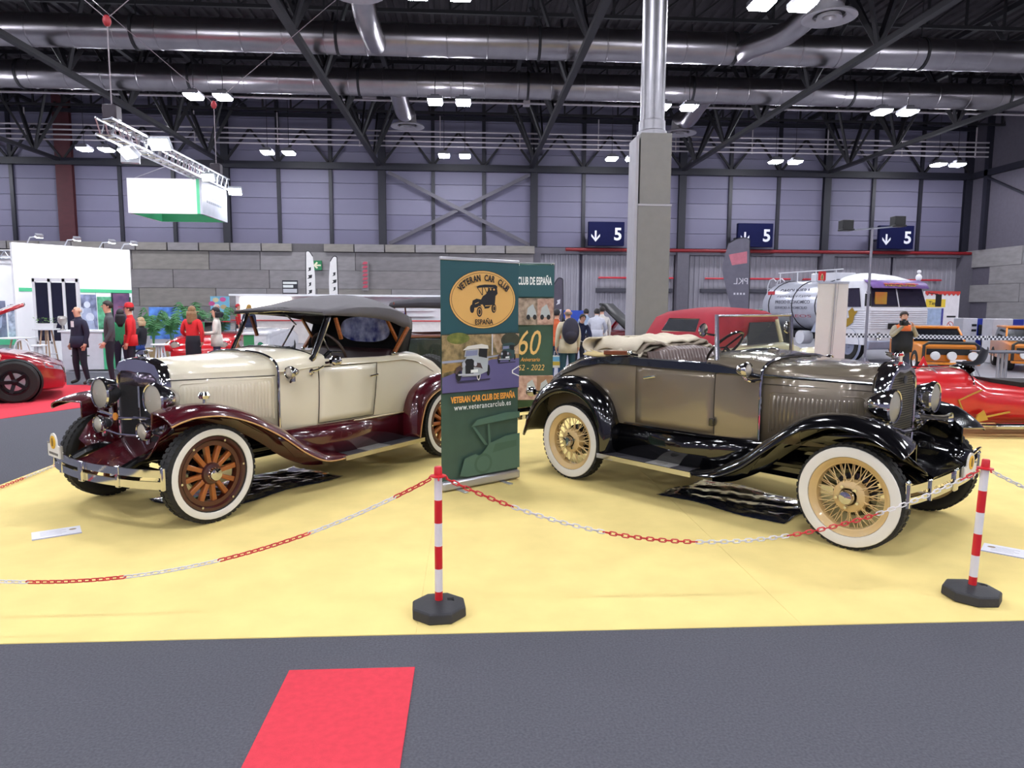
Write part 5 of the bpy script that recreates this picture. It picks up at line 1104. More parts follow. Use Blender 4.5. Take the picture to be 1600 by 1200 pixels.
person(-7.35, 15.4, RZ(200), 1.55, 'dark-haired woman in green behind the man in the navy blazer', '2f8a5c', '26243a', hair='17131a', style='long')
person(-7.15, 14.5, RZ(-62), 1.72, 'man in a charcoal sweater and dark jeans standing in profile', '48464b', '1c1b29', '1f1a18', '251a17', 'short', 'stand', extra=dict(wrl=(.25, -.1, .92), hal=(.25, -.14, .86)))
p = person(-6.95, 14.95, RZ(-75), 1.66, 'man in a red jacket and red cap behind the charcoal sweater', 'cf2026', '1c1a2a', '1f1a18', '3a2a22', 'short', 'stand', hem=.1)
b = MB(); k_ = 1.66/1.77; b.lathe([(.092*k_, 1.685*k_), (.096*k_, 1.73*k_), (.07*k_, 1.785*k_), (.001, 1.8*k_)], (0, 0, 0), (0, 0, 1), 18); b.prism([(-.075, -.09), (.075, -.09), (.06, -.19), (-.06, -.19)], (0, 0, 1.69*k_), (1, 0, 0), (0, 1, 0), .008); b.build('cap', mat('cap red', 'c8202a', .7), p)
person(-5.95, 15.6, RZ(170), 1.62, 'woman with long blond hair in a red sweater and dark skirt, from behind', 'd0242a', '15131f', hair='8d6a48', style='long', pose=dict(ell=(.26, .02, 1.15), wrl=(.2, -.18, 1.0), hal=(.14, -.24, .98), elr=(-.26, .05, 1.15), wrr=(-.24, .02, .92), har=(-.22, 0, .86)), skirt='171520')
person(-5.55, 15.9, RZ(-75), 1.6, 'woman with short dark hair in a cream cardigan, seen in profile', 'd8d0c6', '2c2a44', hair='17121a', style='bob', pose='holding', hem=.14)
person(-9.35, 27, RZ(10), 1.66, 'bald man in a dark shirt at the far food stall', '2a2233', '20202c', style='bald', hair='6b5a50', pose='holding')
person(-7.6, 25, RZ(170), 1.66, 'blond woman in a long navy coat at the far stall', '252b45', '1c1c28', hair='a8803c', style='long', hem=.35)
person(-9.0, 28.2, RZ(100), 1.68, 'person in a red cap and red jacket at the far food stall', 'c8282e', '20202c', hair='c8282e')
person(-8.35, 22, RZ(20), 1.62, 'man in dark green partly hidden behind the red sweater woman', '26302c', '20202a', hair='221a16')
person(-10.0, 26.8, RZ(-20), 1.6, 'dark-haired person among the palms behind the red sweater woman', '3a2a2c', '20202a', hair='1a1412')
person(-8.55, 19.0, RZ(-95), 1.62, 'seated fair-haired woman in a black jacket and blue jeans', '1d1f28', '2e4f9c', '222226', 'c9ab84', 'bob', 'sit', z0=-.3)
# ---- middle
person(1.865, 15, RZ(150), 1.6, 'person in an orange vest and dark hood left of the backpack man', 'd0643c', '26406a', '7a7d86', '1c1a22', 'short', hem=.06)
person(1.957, 13.9, RZ(186), 1.63, 'balding man in a beige puffer jacket seen from behind', 'd9cdb2', '274a57', '555558', '8a7768', 'bald', 'stand', girth=1.15, hem=.16)
person(2.564, 16.4, RZ(15), 1.55, 'man in dark navy bending behind the motorcycle', '1d2240', '1c1c28', hair='1b1614', pose='lean')
person(3.370, 18.6, RZ(165), 1.68, 'man in a light grey hoodie looking into the open car', 'b9bac6', '2a2a38', hair='201a18', pose='lean', girth=1.1, hem=.1)
person(3.675, 19.4, RZ(185), 1.66, 'man in an off-white jacket behind the grey hoodie man', 'd0cbc6', '2a2a38', hair='201a18', pose='stand', hem=.08)
person(3.429, 20.6, RZ(170), 1.66, 'man in a blue-grey hoodie, the farthest at the open car', '8d9cb4', '2a2a38', hair='1c1716', pose='lean')
# backpack and carrier bag
b = MB(); b.ball((0, 0, 0), .22, 16, 12, (.78, .5, 1.18)); o = b.build('backpack_body', mat('dark nylon', '2c2a3c', .7, var=.1), None); o.name = 'backpack'
o.location = (1.957+.02, 13.66, 1.17); tag(o, 'dark rounded backpack on the beige jacket man', 'backpack')
b = MB(); b.tube([(-.12, .04, .2), (-.13, .16, .26), (-.13, .28, .14)], .018, 6); b.build('strap', mat('strap black', '18171c', .8), o)
b = MB(); b.ball((0, -.06, -.08), .15, 12, 8, (.8, .5, .7)); b.build('front_pocket', mat('dark nylon', '2c2a3c', .7), o)
b = MB(); b.bx(-.09, .09, -.03, .03, 0, .24); o = b.build('carrier_bag', mat('bag white', 'e4e2dc', .5), None, smooth=False, bevel=.01); o.location = (1.957-.23, 13.93, .43); tag(o, 'small white carrier bag with a blue and yellow print', 'bag')
b = MB(); b.bx(-.08, .08, -.034, -.031, .13, .22); b.build('blue_print', mat('bag blue', '6fb4dc', .5), o, smooth=False)
b = MB(); b.bx(-.08, .08, -.034, -.031, .05, .12); b.build('yellow_print', mat('bag yellow', 'd8bc4c', .5), o, smooth=False)
b = MB(); b.tube([(-.04, 0, .23), (-.03, 0, .33), (.03, 0, .33), (.04, 0, .23)], .006, 5); b.build('handle', PLWHITE, o)
# ---- right: photographer
p = person(8.583, 13.5, RZ(-8), 1.6, 'man in an orange and grey jacket photographing with a black camera', 'd8692f', '2c3348', '222226', '2a211d', 'short', 'camera', sleeve='a39c8c', girth=1.12, extra=dict(skull=(0, -.03, 1.655), jaw=(0, -.05, 1.58)))
b = MB(); b.loft([[(.19*r_*math.cos(a_), -.01+.16*r_*math.sin(a_), z_) for a_ in [2*PI*i/20 for i in range(20)]] for z_, r_ in ((.78, .98), (.95, 1.02), (1.12, 1.0), (1.2, .94))], caps=False); b.build('dark_vest', cloth('dark vest', '15171f'), p, ang=80, solid=.01)
cm = empty('photo_camera', (8.405, 13.2, 1.36), RZ(-8), 'black photo camera held by the man in orange', 'camera')
b = MB(); b.bx(-.07, .07, -.035, .035, -.05, .05); b.bx(-.025, .025, -.03, .03, .05, .075); b.build('camera_body', BLACKPL, cm, bevel=.008)
b = MB(); b.cyl((0, -.03, 0), (0, -.13, 0), .036, n=16); b.lathe([(.001, 0), (.03, .0)], (0, -.1305, 0), (0, -1, 0), 14); b.build('camera_lens', BLACKPL, cm)

# ================================================================== left stand and its surroundings
STANDW = mat('stand white', 'f2f3f6', .5, var=.01); MINT = mat('mint green', '4fbf8a', .5, var=.03); DARKP = mat('dark display', '1a1d33', .25, var=.15, scale=2)
FLENS = emat('floodlight lens', 'f6f8ff', 260.)
def flood(p, target, lb, w=.2, h=.14, arm=None, cat='floodlight'):
    p = Vector(p); d = (Vector(target)-p).normalized(); u = Vector((0, 0, 1)); a = d.cross(u).normalized(); c = a.cross(d).normalized(); R3 = Matrix((a, d, c)).transposed()
    e = empty('floodlight', p, 0, lb, cat, 'stand floodlights')
    b = MB(); b.box(-d*.05, (w*1.1, .09, h*1.15), R3); b.build('housing', mat('flood housing', 'b9bcc4', .4, .5), e, smooth=False, bevel=.01)
    b = MB(); q = d*.002; b.add([q-a*w/2-c*h/2, q+a*w/2-c*h/2, q+a*w/2+c*h/2, q-a*w/2+c*h/2], [(0, 1, 2, 3)]); o = b.build('lens', FLENS, e, smooth=False)
    if arm: b = MB(); b.tube([Vector(v)-p for v in arm], .018, 6); b.build('arm', mat('flood housing', 'b9bcc4', .4, .5), e)
    return e
# right wing of the stand: wall from A to B
A_ = Vector((-12.4, 20.2, 0)); B_ = Vector((-10.45, 22.7, 0)); wa = math.atan2(B_.y-A_.y, B_.x-A_.x); Lw = (B_-A_).length
st1 = empty('stand_wall', A_, wa, 'tall white stand wall with pictures, right wing', 'stand wall')
b = MB(); b.bx(0, Lw, 0, .12, 0, 3.3); b.build('wall_panel', STANDW, st1, smooth=False)
b = MB(); b.bx(Lw*.66, Lw*.665, -.004, 0, 0, 3.3); b.build('panel_joint', mat('joint grey', 'c9cdd2', .6), st1, smooth=False)
b = MB(); b.bx(.1, Lw, -.01, -.001, 1.98, 2.08); b.build('mint_line', MINT, st1, smooth=False)
pr = Print(st1, -.004); pr.rect(Lw*.3, Lw*.665, .6, 1.92, flat('race picture', '2c3252', hex2='8f97b8', scale=4, var=.3), 'picture')
for x, z, r in ((.38, 1.5, .09), (.45, 1.6, .08), (.52, 1.45, .1), (.58, 1.62, .09), (.6, 1.25, .12), (.46, 1.2, .11)): pr.poly(ell(Lw*x, z, r, r*1.1, 14), flat('helmet pale', 'd4d9ea', var=.1), 'helmet'); pr.poly([(Lw*x-.14, z-.5), (Lw*x+.14, z-.5), (Lw*x+.1, z-.1), (Lw*x-.1, z-.1)], flat('overall pale', 'aab4d0', var=.15), 'overall')
pr.rect(Lw*.67, Lw*.985, .3, 1.86, flat('green foliage picture', '2c6a4a', hex2='6fc498', scale=4, var=.2), 'picture')
b = MB(); b.bx(Lw*.8, Lw*.96, -.09, -.02, .98, 1.98); o = b.build('screen', mat('screen frame', '1c1c28', .4), st1, smooth=False); b = MB(); b.bx(Lw*.805, Lw*.955, -.094, -.091, 1.0, 1.96); b.build('screen_picture', mat('screen violet', '54446c', .3, var=.35, scale=2.5, hex2='7a5470', emit=.25), o, smooth=False)
for i, t in enumerate((.12, .42, .72, .92)):
    q = A_+(B_-A_)*t; nrm = Vector((math.sin(wa), -math.cos(wa), 0)); f0 = q+nrm*.75+Vector((0, 0, 3.42))
    flood(f0, q+Vector((0, 0, 1.6)), 'small arm floodlight above the white stand wall, number %s from the left' % ('one', 'two', 'three', 'four')[i], .16, .1, [q+Vector((0, 0, 3.3)), q+nrm*.2+Vector((0, 0, 3.45)), f0-Vector((0, 0, -.02))])
# left wing
st2 = empty('stand_wall', (-17.5, 21.6, 0), 0, 'white stand wall at the left edge with black and white car pictures', 'stand wall')
b = MB(); b.bx(0, 5.0, 0, .12, 0, 3.02); b.build('wall_panel', STANDW, st2, smooth=False)
b = MB(); b.bx(0, 4.5, -.3, -.001, .45, .62); b.build('mint_band', MINT, st2, smooth=False)
pr = Print(st2, -.004); pr.rect(3.15, 3.95, .55, 1.72, flat('dark car picture', '3a3e58', hex2='8a90aa', scale=2.5, var=.3), 'picture'); pr.poly([(3.25, .7), (3.4, 1.3), (3.55, 1.45), (3.5, 1.1)], flat('overall pale', 'aab4d0')); pr.poly([(3.6, .8), (3.75, 1.2), (3.85, 1.3), (3.8, .95)], flat('overall pale', 'aab4d0'))
pr.rect(4.0, 4.6, .6, 1.6, flat('engine picture', '7f8aa8', hex2='c6cede', scale=6, var=.25), 'picture'); pr.rect(4.08, 4.55, 1.42, 1.62, flat('dark strip', '39415a'), 'picture_strip')
tr2 = empty('lighting_truss', (-17.5, 21.4, 3.1), 0, 'white lattice truss along the top of the left stand wall', 'truss')
def lattice(root, p, q, s, m, bays, name='truss_bar'):
    p = Vector(p); q = Vector(q); d = (q-p).normalized(); a, c = frame(d); cs = [a*s/2+c*s/2, -a*s/2+c*s/2, -a*s/2-c*s/2, a*s/2-c*s/2]
    for o in cs: b = MB(); b.tube([p+o, q+o], s*.085, 6); b.build('chord', m, root)
    b = MB(); L = (q-p).length
    for k in range(bays):
        t0 = p+d*L*k/bays; t1 = p+d*L*(k+1)/bays; tm = (t0+t1)/2
        for i in range(4): o1, o2 = cs[i], cs[(i+1) % 4]; b.tube([t0+o1, tm+o2, t1+o1], s*.045, 5)
    o = b.build('lattice_web', m, root); o['kind'] = 'stuff'
ALUM = mat('truss aluminium', 'c9ccd6', .3, .85, var=.04)
lattice(tr2, (0, 0, 0), (4.9, 0, -.06), .22, ALUM, 18)
for i, x in enumerate((-16.2, -14.2)): flood((x, 20.6, 3.3), (x+.2, 21.6, 1.4), 'truss floodlight over the left stand wall, %s one' % ('first', 'second')[i], .2, .12, [(x, 21.3, 3.2), (x, 20.6, 3.32)])
# dark displays in a white frame
fr = empty('dark_display_unit', (-11.477, 19.5, 0), 0, 'white frame with three tall dark displays beside the counter', 'display')
WF = -10.363--11.477; b = MB()
for x in (0, WF*.36, WF*.69, WF): b.bx(x-.035, x+.035, -.03, .05, 0, 2.3)
b.bx(-.03, WF+.03, -.03, .05, 2.22, 2.32); b.bx(0, WF*.36, -.03, .05, .58, .64); b.build('frame', STANDW, fr, smooth=False)
for x0, x1 in ((.03, .33), (.39, .66), (.72, .97)): b = MB(); b.bx(WF*x0, WF*x1, -.012, .03, .66, 2.2); b.build('dark_panel', DARKP, fr, smooth=False, bevel=.01)
# counter
ct = empty('reception_counter', (-9.980, 17.9, 0), .08, 'pale grey reception counter with script lettering and green end', 'counter')
b = MB(); b.bx(0, .95, 0, .55, .03, .95); b.build('counter_body', mat('counter grey', 'd4d2da', .5), ct, smooth=False, bevel=.01)
b = MB(); b.bx(.951, 1.15, .0, .55, .03, .95); b.build('green_end', MINT, ct, smooth=False, bevel=.008)
b = MB(); b.bx(-.06, 1.2, -.04, .6, .95, 1.0); b.build('counter_top', STANDW, ct, smooth=False, bevel=.008)
pr = Print(ct, -.001); INKG = flat('logo green grey', '5a6a64'); pr.text('L', .18, .62, INKG, height=.14, shear=.35); pr.poly([(.2, .6), (.42, .62), (.42, .626), (.2, .607)], INKG, 'underline')
for k in range(5): pr.rect(.2+.09*k, .27+.09*k, .36, .39, INKG, 'print_mark')
pr.poly([(.36, .3), (.5, .3), (.5, .2), (.43, .12), (.36, .2)], flat('shield green', '3b8f6a'), 'shield')
vs = empty('glass_goblet', (-10.061, 18.15, 1.003), 0, 'round glass bowl on a stem on the counter', 'vase')
b = MB(); b.lathe([(.07, 0), (.07, .01), (.02, .03), (.02, .1), (.06, .13), (.1, .2), (.105, .28), (.085, .34)], (0, 0, 0), (0, 0, 1), 20); b.build('bowl', mat('smoky glass', 'b9b4b0', .15, .3), vs, solid=.004)
b = MB(); b.ball((0, 0, .23), .08, 12, 8); b.build('filling', mat('filling beige', 'a79c8c', .8, bump=.6, bscale=40), vs)
# high table with planter, low table, stool
WOODL = mat('pale wood', 'c3a488', .5, var=.1, scale=10, stretch=(1, 1, 4))
def leg_table(x, y, h, r, lb, name='high_table', cat='table', n=4, seat=False):
    e = empty(name, (x, y, 0), .3, lb, cat)
    b = MB(); b.lathe([(.001, h-.03), (r, h-.03), (r, h), (.001, h)], (0, 0, 0), (0, 0, 1), 28); b.build('seat' if seat else 'table_top', STANDW, e, bevel=.006)
    for k in range(n): a = 2*PI*k/n+.4; b = MB(); b.tube([(r*.35*math.cos(a), r*.35*math.sin(a), h-.03), (r*.8*math.cos(a), r*.8*math.sin(a), 0)], [.022, .016], 8); b.build('leg', WOODL if not seat else STANDW, e)
    b = MB(); b.tube([(r*.62*math.cos(t), r*.62*math.sin(t), h*.38) for t in [2*PI*i/20 for i in range(20)]], .01, 6, closed=True); b.build('foot_ring', STANDW, e)
    return e
leg_table(-10.598, 18.4, 1.02, .3, 'high white table on wooden legs with a planter, by the counter')
leg_table(-11.521, 18.8, .78, .42, 'low round white table before the left stand wall', 'round_table')
leg_table(-10.370+.05, 17.55, .66, .19, 'white bar stool standing by the high white table', 'bar_stool', 'stool', seat=True)
leg_table(-7.245, 17.0, .72, .2, 'white bar stool near the seated woman', 'bar_stool', 'stool', seat=True)
b = MB(); b.tube(smooth_poly([(-.22, 0, 0), (-.2, 0, .5), (-.1, 0, .78), (.1, 0, .78), (.2, 0, .5), (.22, 0, 0)], 4), .018, 8); b.bx(-.2, .2, 0, .36, .42, .46); b.tube([(-.2, .34, 0), (-.19, .34, .44)], .016, 6); b.tube([(.2, .34, 0), (.19, .34, .44)], .016, 6); o = b.build('white_chair', STANDW, None); o.location = (-10.300, 16.9, 0); tag(o, 'pale bent-frame chair before the low round table', 'chair')
pl = empty('planter', (-10.598, 18.4, 1.022), 0, 'white planter with leafy green herbs on the high table', 'plant')
b = MB(); b.loft([[(-.2, -.06, 0), (.2, -.06, 0), (.2, .06, 0), (-.2, .06, 0)], [(-.23, -.08, .13), (.23, -.08, .13), (.23, .08, .13), (-.23, .08, .13)]]); b.build('pot', STANDW, pl, smooth=False)
LEAFG = mat('leaf green', '6f9a4a', .6, var=.25, scale=20); random.seed(11)
b = MB()
for k in range(70):
    c = Vector((random.uniform(-.24, .24), random.uniform(-.08, .08), random.uniform(.13, .26))); a = random.uniform(0, 6.3); d = Vector((math.cos(a), math.sin(a), random.uniform(-.2, .8)))*.05; s = d.cross(Vector((0, 0, 1))).normalized()*.02
    b.add([c, c+d*.5+s, c+d, c+d*.5-s], [(0, 1, 2, 3)])
o = b.build('foliage', LEAFG, pl, smooth=False); o['kind'] = 'stuff'
# hanging truss with floods and the cube sign
ht = empty('lighting_truss', (-6.2, 12.8, 4.66), 0, 'hanging silver lattice truss with floodlights over the left stand', 'truss')
lattice(ht, (0, 0, 0), (0, 5.9, 0), .27, ALUM, 19)
for i, (yy, zt) in enumerate(((.3, 4.4), (5.4, 4.4))):
    b = MB(); b.tube([(0, yy, .14), (0, yy, 1.85)], .012, 5); b.tube([(0, yy, 1.85), (-3.6, yy+.1, 4.9)], .008, 5); b.tube([(0, yy, 1.85), (3.8, yy-.2, 4.9)], .008, 5); b.build('hoist_chain', mat('chain grey', '8b8088', .5), ht)
    b = MB(); b.ball((0, yy, 1.82), .07, 10, 8, (1, 1, 1.4)); b.build('hoist_hook', mat('hoist red', 'a8323a', .5), ht); b = MB(); b.bx(-.12, .12, yy-.12, yy+.12, .16, .42); b.build('hoist_motor', mat('hoist motor', '2a1f2c', .5), ht, bevel=.03)
flood((-6.32, 13.85, 4.42), (-7.2, 12.6, 2.6), 'hanging floodlight under the truss, nearest one', .36, .22)
flood((-5.88, 14.2, 4.66), (-6.0, 12.5, 3.2), 'hanging floodlight on the near side of the truss', .36, .22)
flood((-5.9, 16.75, 4.5), (-6.0, 14, 2.5), 'hanging floodlight over the corner of the cube sign', .26, .16)
flood((-5.95, 18.75, 4.5), (-5.7, 16.4, 2.4), 'hanging floodlight at the far end of the truss', .3, .18)
flood((-6.55, 14.5, 4.45), (-7.1, 17.0, 4.1), 'added floodlight under the truss, brightening the cube sign', .3, .18, [(-6.3, 14.5, 4.56), (-6.55, 14.45, 4.5)])  # extra lamp, added only to whiten the front panel of the cube sign
cs_ = empty('cube_sign', (-7.83, 17.05, 3.73), 0, 'hanging cube sign, white and grey outside, mint green inside', 'sign')
b = MB(); b.bx(0, 1.55, 0, .05, 0, .79); b.build('front_panel', STANDW, cs_, smooth=False); b = MB(); b.bx(1.55, 1.62, 0, .07, 0, .79); b.build('green_corner', MINT, cs_, smooth=False)
b = MB(); b.bx(1.62, 1.67, .0, 1.7, 0, .79); sp_ = b.build('side_panel', mat('sign grey', 'a9adb8', .5), cs_, smooth=False)
b = MB(); b.bx(0, .05, .05, 1.7, 0, .79); b.build('left_panel', STANDW, cs_, smooth=False); b = MB(); b.bx(.05, 1.62, 1.65, 1.7, 0, .79); b.build('back_panel', MINT, cs_, smooth=False)
b = MB(); b.bx(1.6, 1.619, .07, 1.65, .0, .79); b.bx(.051, .07, .05, 1.65, 0, .79); b.build('lining', MINT, cs_, smooth=False)
b = MB()
for r_, n_ in ((.42, 9), (.3, 8)):
    for k in range(n_): b.bx(1.671, 1.673, .3+.13*k, .39+.13*k, r_, r_+.055)
b.bx(1.671, 1.673, .8, .86, .56, .63); b.build('print_line', flat('sign ink', '6f7884'), cs_, smooth=False)
b = MB(); b.tube([(.1, .1, .79), (1.4, -.9, .95)], .008, 5); b.tube([(1.3, 1.6, .79), (1.5, 1.5, .92)], .008, 5); b.build('hanging_wire', mat('wire grey', '9a9ca6', .4), cs_)
leg_table(-8.5, 19.0, .44, .2, 'low white stool under the seated fair-haired woman', 'bar_stool', 'stool', seat=True)
# visitor at the left edge
person(-7.555, 11.4, RZ(80), 1.7, 'person cut by the left edge of the picture beside the red car', 'a88f80', '8d8088', '77727a', '3a2a22')
# ---- palms, blue board, ice cream poster, stall
def palm(x, y, h, lb, seed, spread=.55):
    random.seed(seed); e = empty('potted_palm', (x, y, 0), 0, lb, 'plant')
    b = MB(); b.lathe([(.001, 0), (.17, 0), (.22, .38), (.2, .38), (.19, .34), (.001, .34)], (0, 0, 0), (0, 0, 1), 18); b.build('pot', mat('wicker pot', 'a08a66', .8, bump=.5, bscale=40), e)
    PG_ = mat('palm green', '4b8450', .6, var=.25, scale=8); fr_ = None
    for k in range(9):
        a = 2*PI*k/9+random.uniform(-.2, .2); r = spread*random.uniform(.6, 1.); zt = h*random.uniform(.75, 1.05); b = MB(); P = [Vector((0, 0, .35)), Vector((r*.3, 0, zt*.8)), Vector((r*.7, 0, zt)), Vector((r, 0, zt*.85))]; P = smooth_poly(P, 4)
        for i in range(3, len(P)):
            t = i/len(P)
            for s in (1, -1): q = P[i]+Vector((.1, s*.2*(1.1-abs(t-.6)), -.06)); d = (P[i]-P[i-1])*.4; b.add([P[i]-d, P[i]+d, q], [(0, 1, 2)])
        b.tube(P, .008, 4); o = b.build('frond', PG_, e, smooth=False); o.rotation_euler = (0, 0, a)
palm(-9.216, 21.2, 1.5, 'potted palm left of the blue board', 1, .42); palm(-8.892, 23.3, 1.7, 'bushy potted palm behind the blond woman in red', 3, .6); palm(-8.938, 26.2, 1.5, 'potted palm below the ice cream poster', 5, .5); palm(-9.264, 22.6, 1.45, 'small potted palm before the blue board', 2, .4)
def board(x0, x1, y, z0, z1, m, lb, name, cat, th=.06):
    e = empty(name, ((x0+x1)/2, y, 0), 0, lb, cat); b = MB(); b.bx(x0-(x0+x1)/2, x1-(x0+x1)/2, 0, th, z0, z1); b.build('panel', m, e, smooth=False)
    b = MB(); b.bx(-.04, .04, .06, .1, 0, z1-.1); b.bx(-.3, .3, -.15, .3, 0, .03); b.build('stand', ALUM, e, smooth=False); return e
e = board(-10.535, -9.447, 24, .5, 1.548, mat('royal blue board', '2d4fa8', .5, var=.3, scale=3, hex2='5c8fd8'), 'blue display board behind the palms', 'display_board', 'board')
pr = Print(e, -.002); pr.poly([(-.2, 1.2), (.5, .95), (.5, 1.1), (-.2, 1.35)], flat('pale blue', 'b9cdf0'), 'pale_stripe')
e = board(-9.963, -9.262, 28, .3, 1.959, mat('poster sky blue', '7cc0dc', .5, var=.03), 'light blue ice cream poster beside the food stall', 'poster', 'poster')
pr = Print(e, -.002)
for x, z, c in ((-.15, 1.82, 'd8cda0'), (.12, 1.84, 'd85c9c'), (-.3, 1.68, 'c8508c'), (-.12, 1.58, 'e8e0d8'), (.14, 1.55, 'c8b080'), (0, 1.3, '7aa860'), (.1, 1.05, 'd8c890')): pr.poly(ell(x, z, .12, .09, 14), flat('scoop '+c, c), 'scoop')
e = empty('food_stall', (-10.254, 31, 0), 0, 'bright white food stall with a lit fascia behind the cream car', 'stall'); WS = -1.196--10.254
b = MB(); b.bx(0, WS, .9, 1.0, 0, 2.1); b.build('back_wall', STANDW, e, smooth=False); b = MB(); b.bx(0, WS, 0, 1.0, 2.02, 2.1); b.build('roof', STANDW, e, smooth=False)
b = MB(); b.bx(.2, 2.4, .82, .9, 1.3, 1.95); b.build('lit_sign', emat('lit sign white', 'fffaf2', 2.2), e, smooth=False)
b = MB(); b.bx(0, WS, -.1, .3, 0, .95); b.build('counter', mat('stall counter', 'e4dcd8', .5), e, smooth=False); b = MB(); b.bx(0, WS, -.14, .34, .95, 1.0); b.build('counter_top', mat('stall red', 'c04848', .5), e, smooth=False)
for k in range(3): b = MB(); b.bx(2.6+.02, WS-.4, .7, .9, 1.15+.25*k, 1.18+.25*k); b.build('shelf', STANDW, e, smooth=False)
random.seed(4)
for k in range(16):
    x = -10.254+2.9+.3*k; b = MB(); h_ = random.uniform(.12, .2); b.lathe([(.05, 0), (.05, h_*.7), (.02, h_*.85), (.02, h_)], (0, 0, 0), (0, 0, 1), 10, caps=True); c_ = random.choice(('c43c3c', '3c5cc4', 'd8b43c', 'e4e4ec', '2c7a4c')); o = b.build('bottle', mat('bottle '+c_, c_, .3), None); o.location = (x, 31.8, 1.181+.25*(k % 3)); tag(o, '%s bottle on the %s shelf of the food stall, %s from the left' % ({'c43c3c': 'red', '3c5cc4': 'blue', 'd8b43c': 'yellow', 'e4e4ec': 'white', '2c7a4c': 'green'}[c_], ('lower', 'middle', 'upper')[k % 3], ('first', 'second', 'third', 'fourth', 'fifth', 'sixth')[k//3]), 'bottle', 'bottles of the food stall')
e = empty('market_counter', (-5.492, 18.4, 0), .1, 'green and white promotion counter seen through the windscreen', 'counter')
b = MB(); b.bx(-.26, .0, 0, .45, 0, .88); b.build('green_side', mat('promo green', '3f9e62', .5), e, smooth=False); b = MB(); b.bx(.0, .3, 0, .45, 0, .88); b.build('white_side', STANDW, e, smooth=False); b = MB(); b.bx(-.32, .36, -.05, .5, .88, .93); b.build('counter_top', STANDW, e, smooth=False, bevel=.008)
pr = Print(e, -.002); pr.poly(ell(.15, .6, .08, .1, 14), flat('shield green', '3b8f6a'), 'shield')
leg_table(-5.317, 17.2, .62, .22, 'white stool beside the green and white promotion counter', 'bar_stool', 'stool', seat=True)
# ---- feather flags
def feather(x, y, zt, w, m, lb, flip=1, marks=None, pole='1a1a20', z0=.1, textm=None, band=None, rz=0., wlow=.55):
    e = empty('feather_flag', (x, y, 0), rz, lb, 'flag'); out = []; n = 14; H = zt-z0-.3
    left = [(0, z0+.3+H*i/n) for i in range(n+1)]
    pole_pts = [(flip*-.0-flip*.02*(i/n)**3*4*w, 0, z0+.3+H*i/n) for i in range(n)]+[(flip*(-.1*w), 0, zt-.02), (flip*(-.45*w), 0, zt), (flip*(-.8*w), 0, zt-.22)]
    P = smooth_poly(pole_pts, 3); b = MB(); b.tube([(0, 0, 0)]+P, .022, 6); b.build('flag_pole', mat('flag pole '+pole, pole, .5), e)
    edge = [(p.x, p.z) for p in P]; inner = []
    for i in range(n+1):
        t = i/n; z = zt-.22-(H-.22)*t; inner.append((flip*(-w*(.8+.2*math.sin(min(1, t*3)*PI/2))*(1-(1-wlow)*max(0, (t-.3)/.7))), z))
    b = MB(); b.prism(edge+inner, (0, -.004, 0), (1, 0, 0), (0, 0, 1), .008); b.build('flag_cloth', m, e, smooth=False)
    b = MB(); b.bx(-.25, .25, -.25, .25, 0, .04); b.build('foot', DARKSTEEL, e, smooth=False)
    if marks:
        random.seed(8)
        for k in range(8):
            z = zt-.9-.34*k; c = -flip*w*.42; b = MB(); a = random.uniform(.06, .12); b.prism([(c-a, z), (c+a*.8, z+.05), (c+a, z+.2), (c-a*.6, z+.16), (c-a*.2, z+.09)], (0, -.014, 0), (1, 0, 0), (0, 0, 1), .004); b.build('letter', marks, e, smooth=False)
    return e
FW = mat('flag white', 'e9e7e6', .7, var=.03); FI = flat('flag ink', '1e1f26')
feather(-7.441, 33, 4.063, .42, FW, 'white feather flag with black lettering, left of the exit sign', -1, FI, wlow=.9)
feather(-6.083, 33.5, 3.873, .42, FW, 'white feather flag with black lettering, right of the exit sign', 1, FI, wlow=.9)
e = feather(12.092, 30, 4.582, 1.25, mat('flag grey violet', '63606e', .6, var=.1, scale=3), 'tall grey feather flag with a pink band before the freight doors', 1, None, '111116', wlow=.35)
pr = Print(e, -.014); zt_ = 4.582; pr.poly([(-.18, zt_-.55), (-.98, zt_-.7), (-.82, zt_-1.15), (-.16, zt_-1.05)], flat('flag pink', 'b86a78', var=.15, scale=4), 'pink_band'); o = text_obj('lettering', 'PKL', flat('flag letter', 'cfcdd6'), (-.1, -.026, zt_-1.95), (-1, 0, 0), (0, 0, 1), .62, .26, e, .002)
for k in range(4): pr.rect(-.2-.14*k-.08, -.2-.14*k, zt_-2.4, zt_-2.32, flat('flag letter', 'cfcdd6'), 'print_mark')
feather(3.203, 24, 2.586, .42, mat('flag dark violet', '4f4a58', .6, var=.1), 'dark feather flag with pale vertical lettering beside the green banner', 1, flat('flag letter', 'cfcdd6'), '2a2833', wlow=.8)
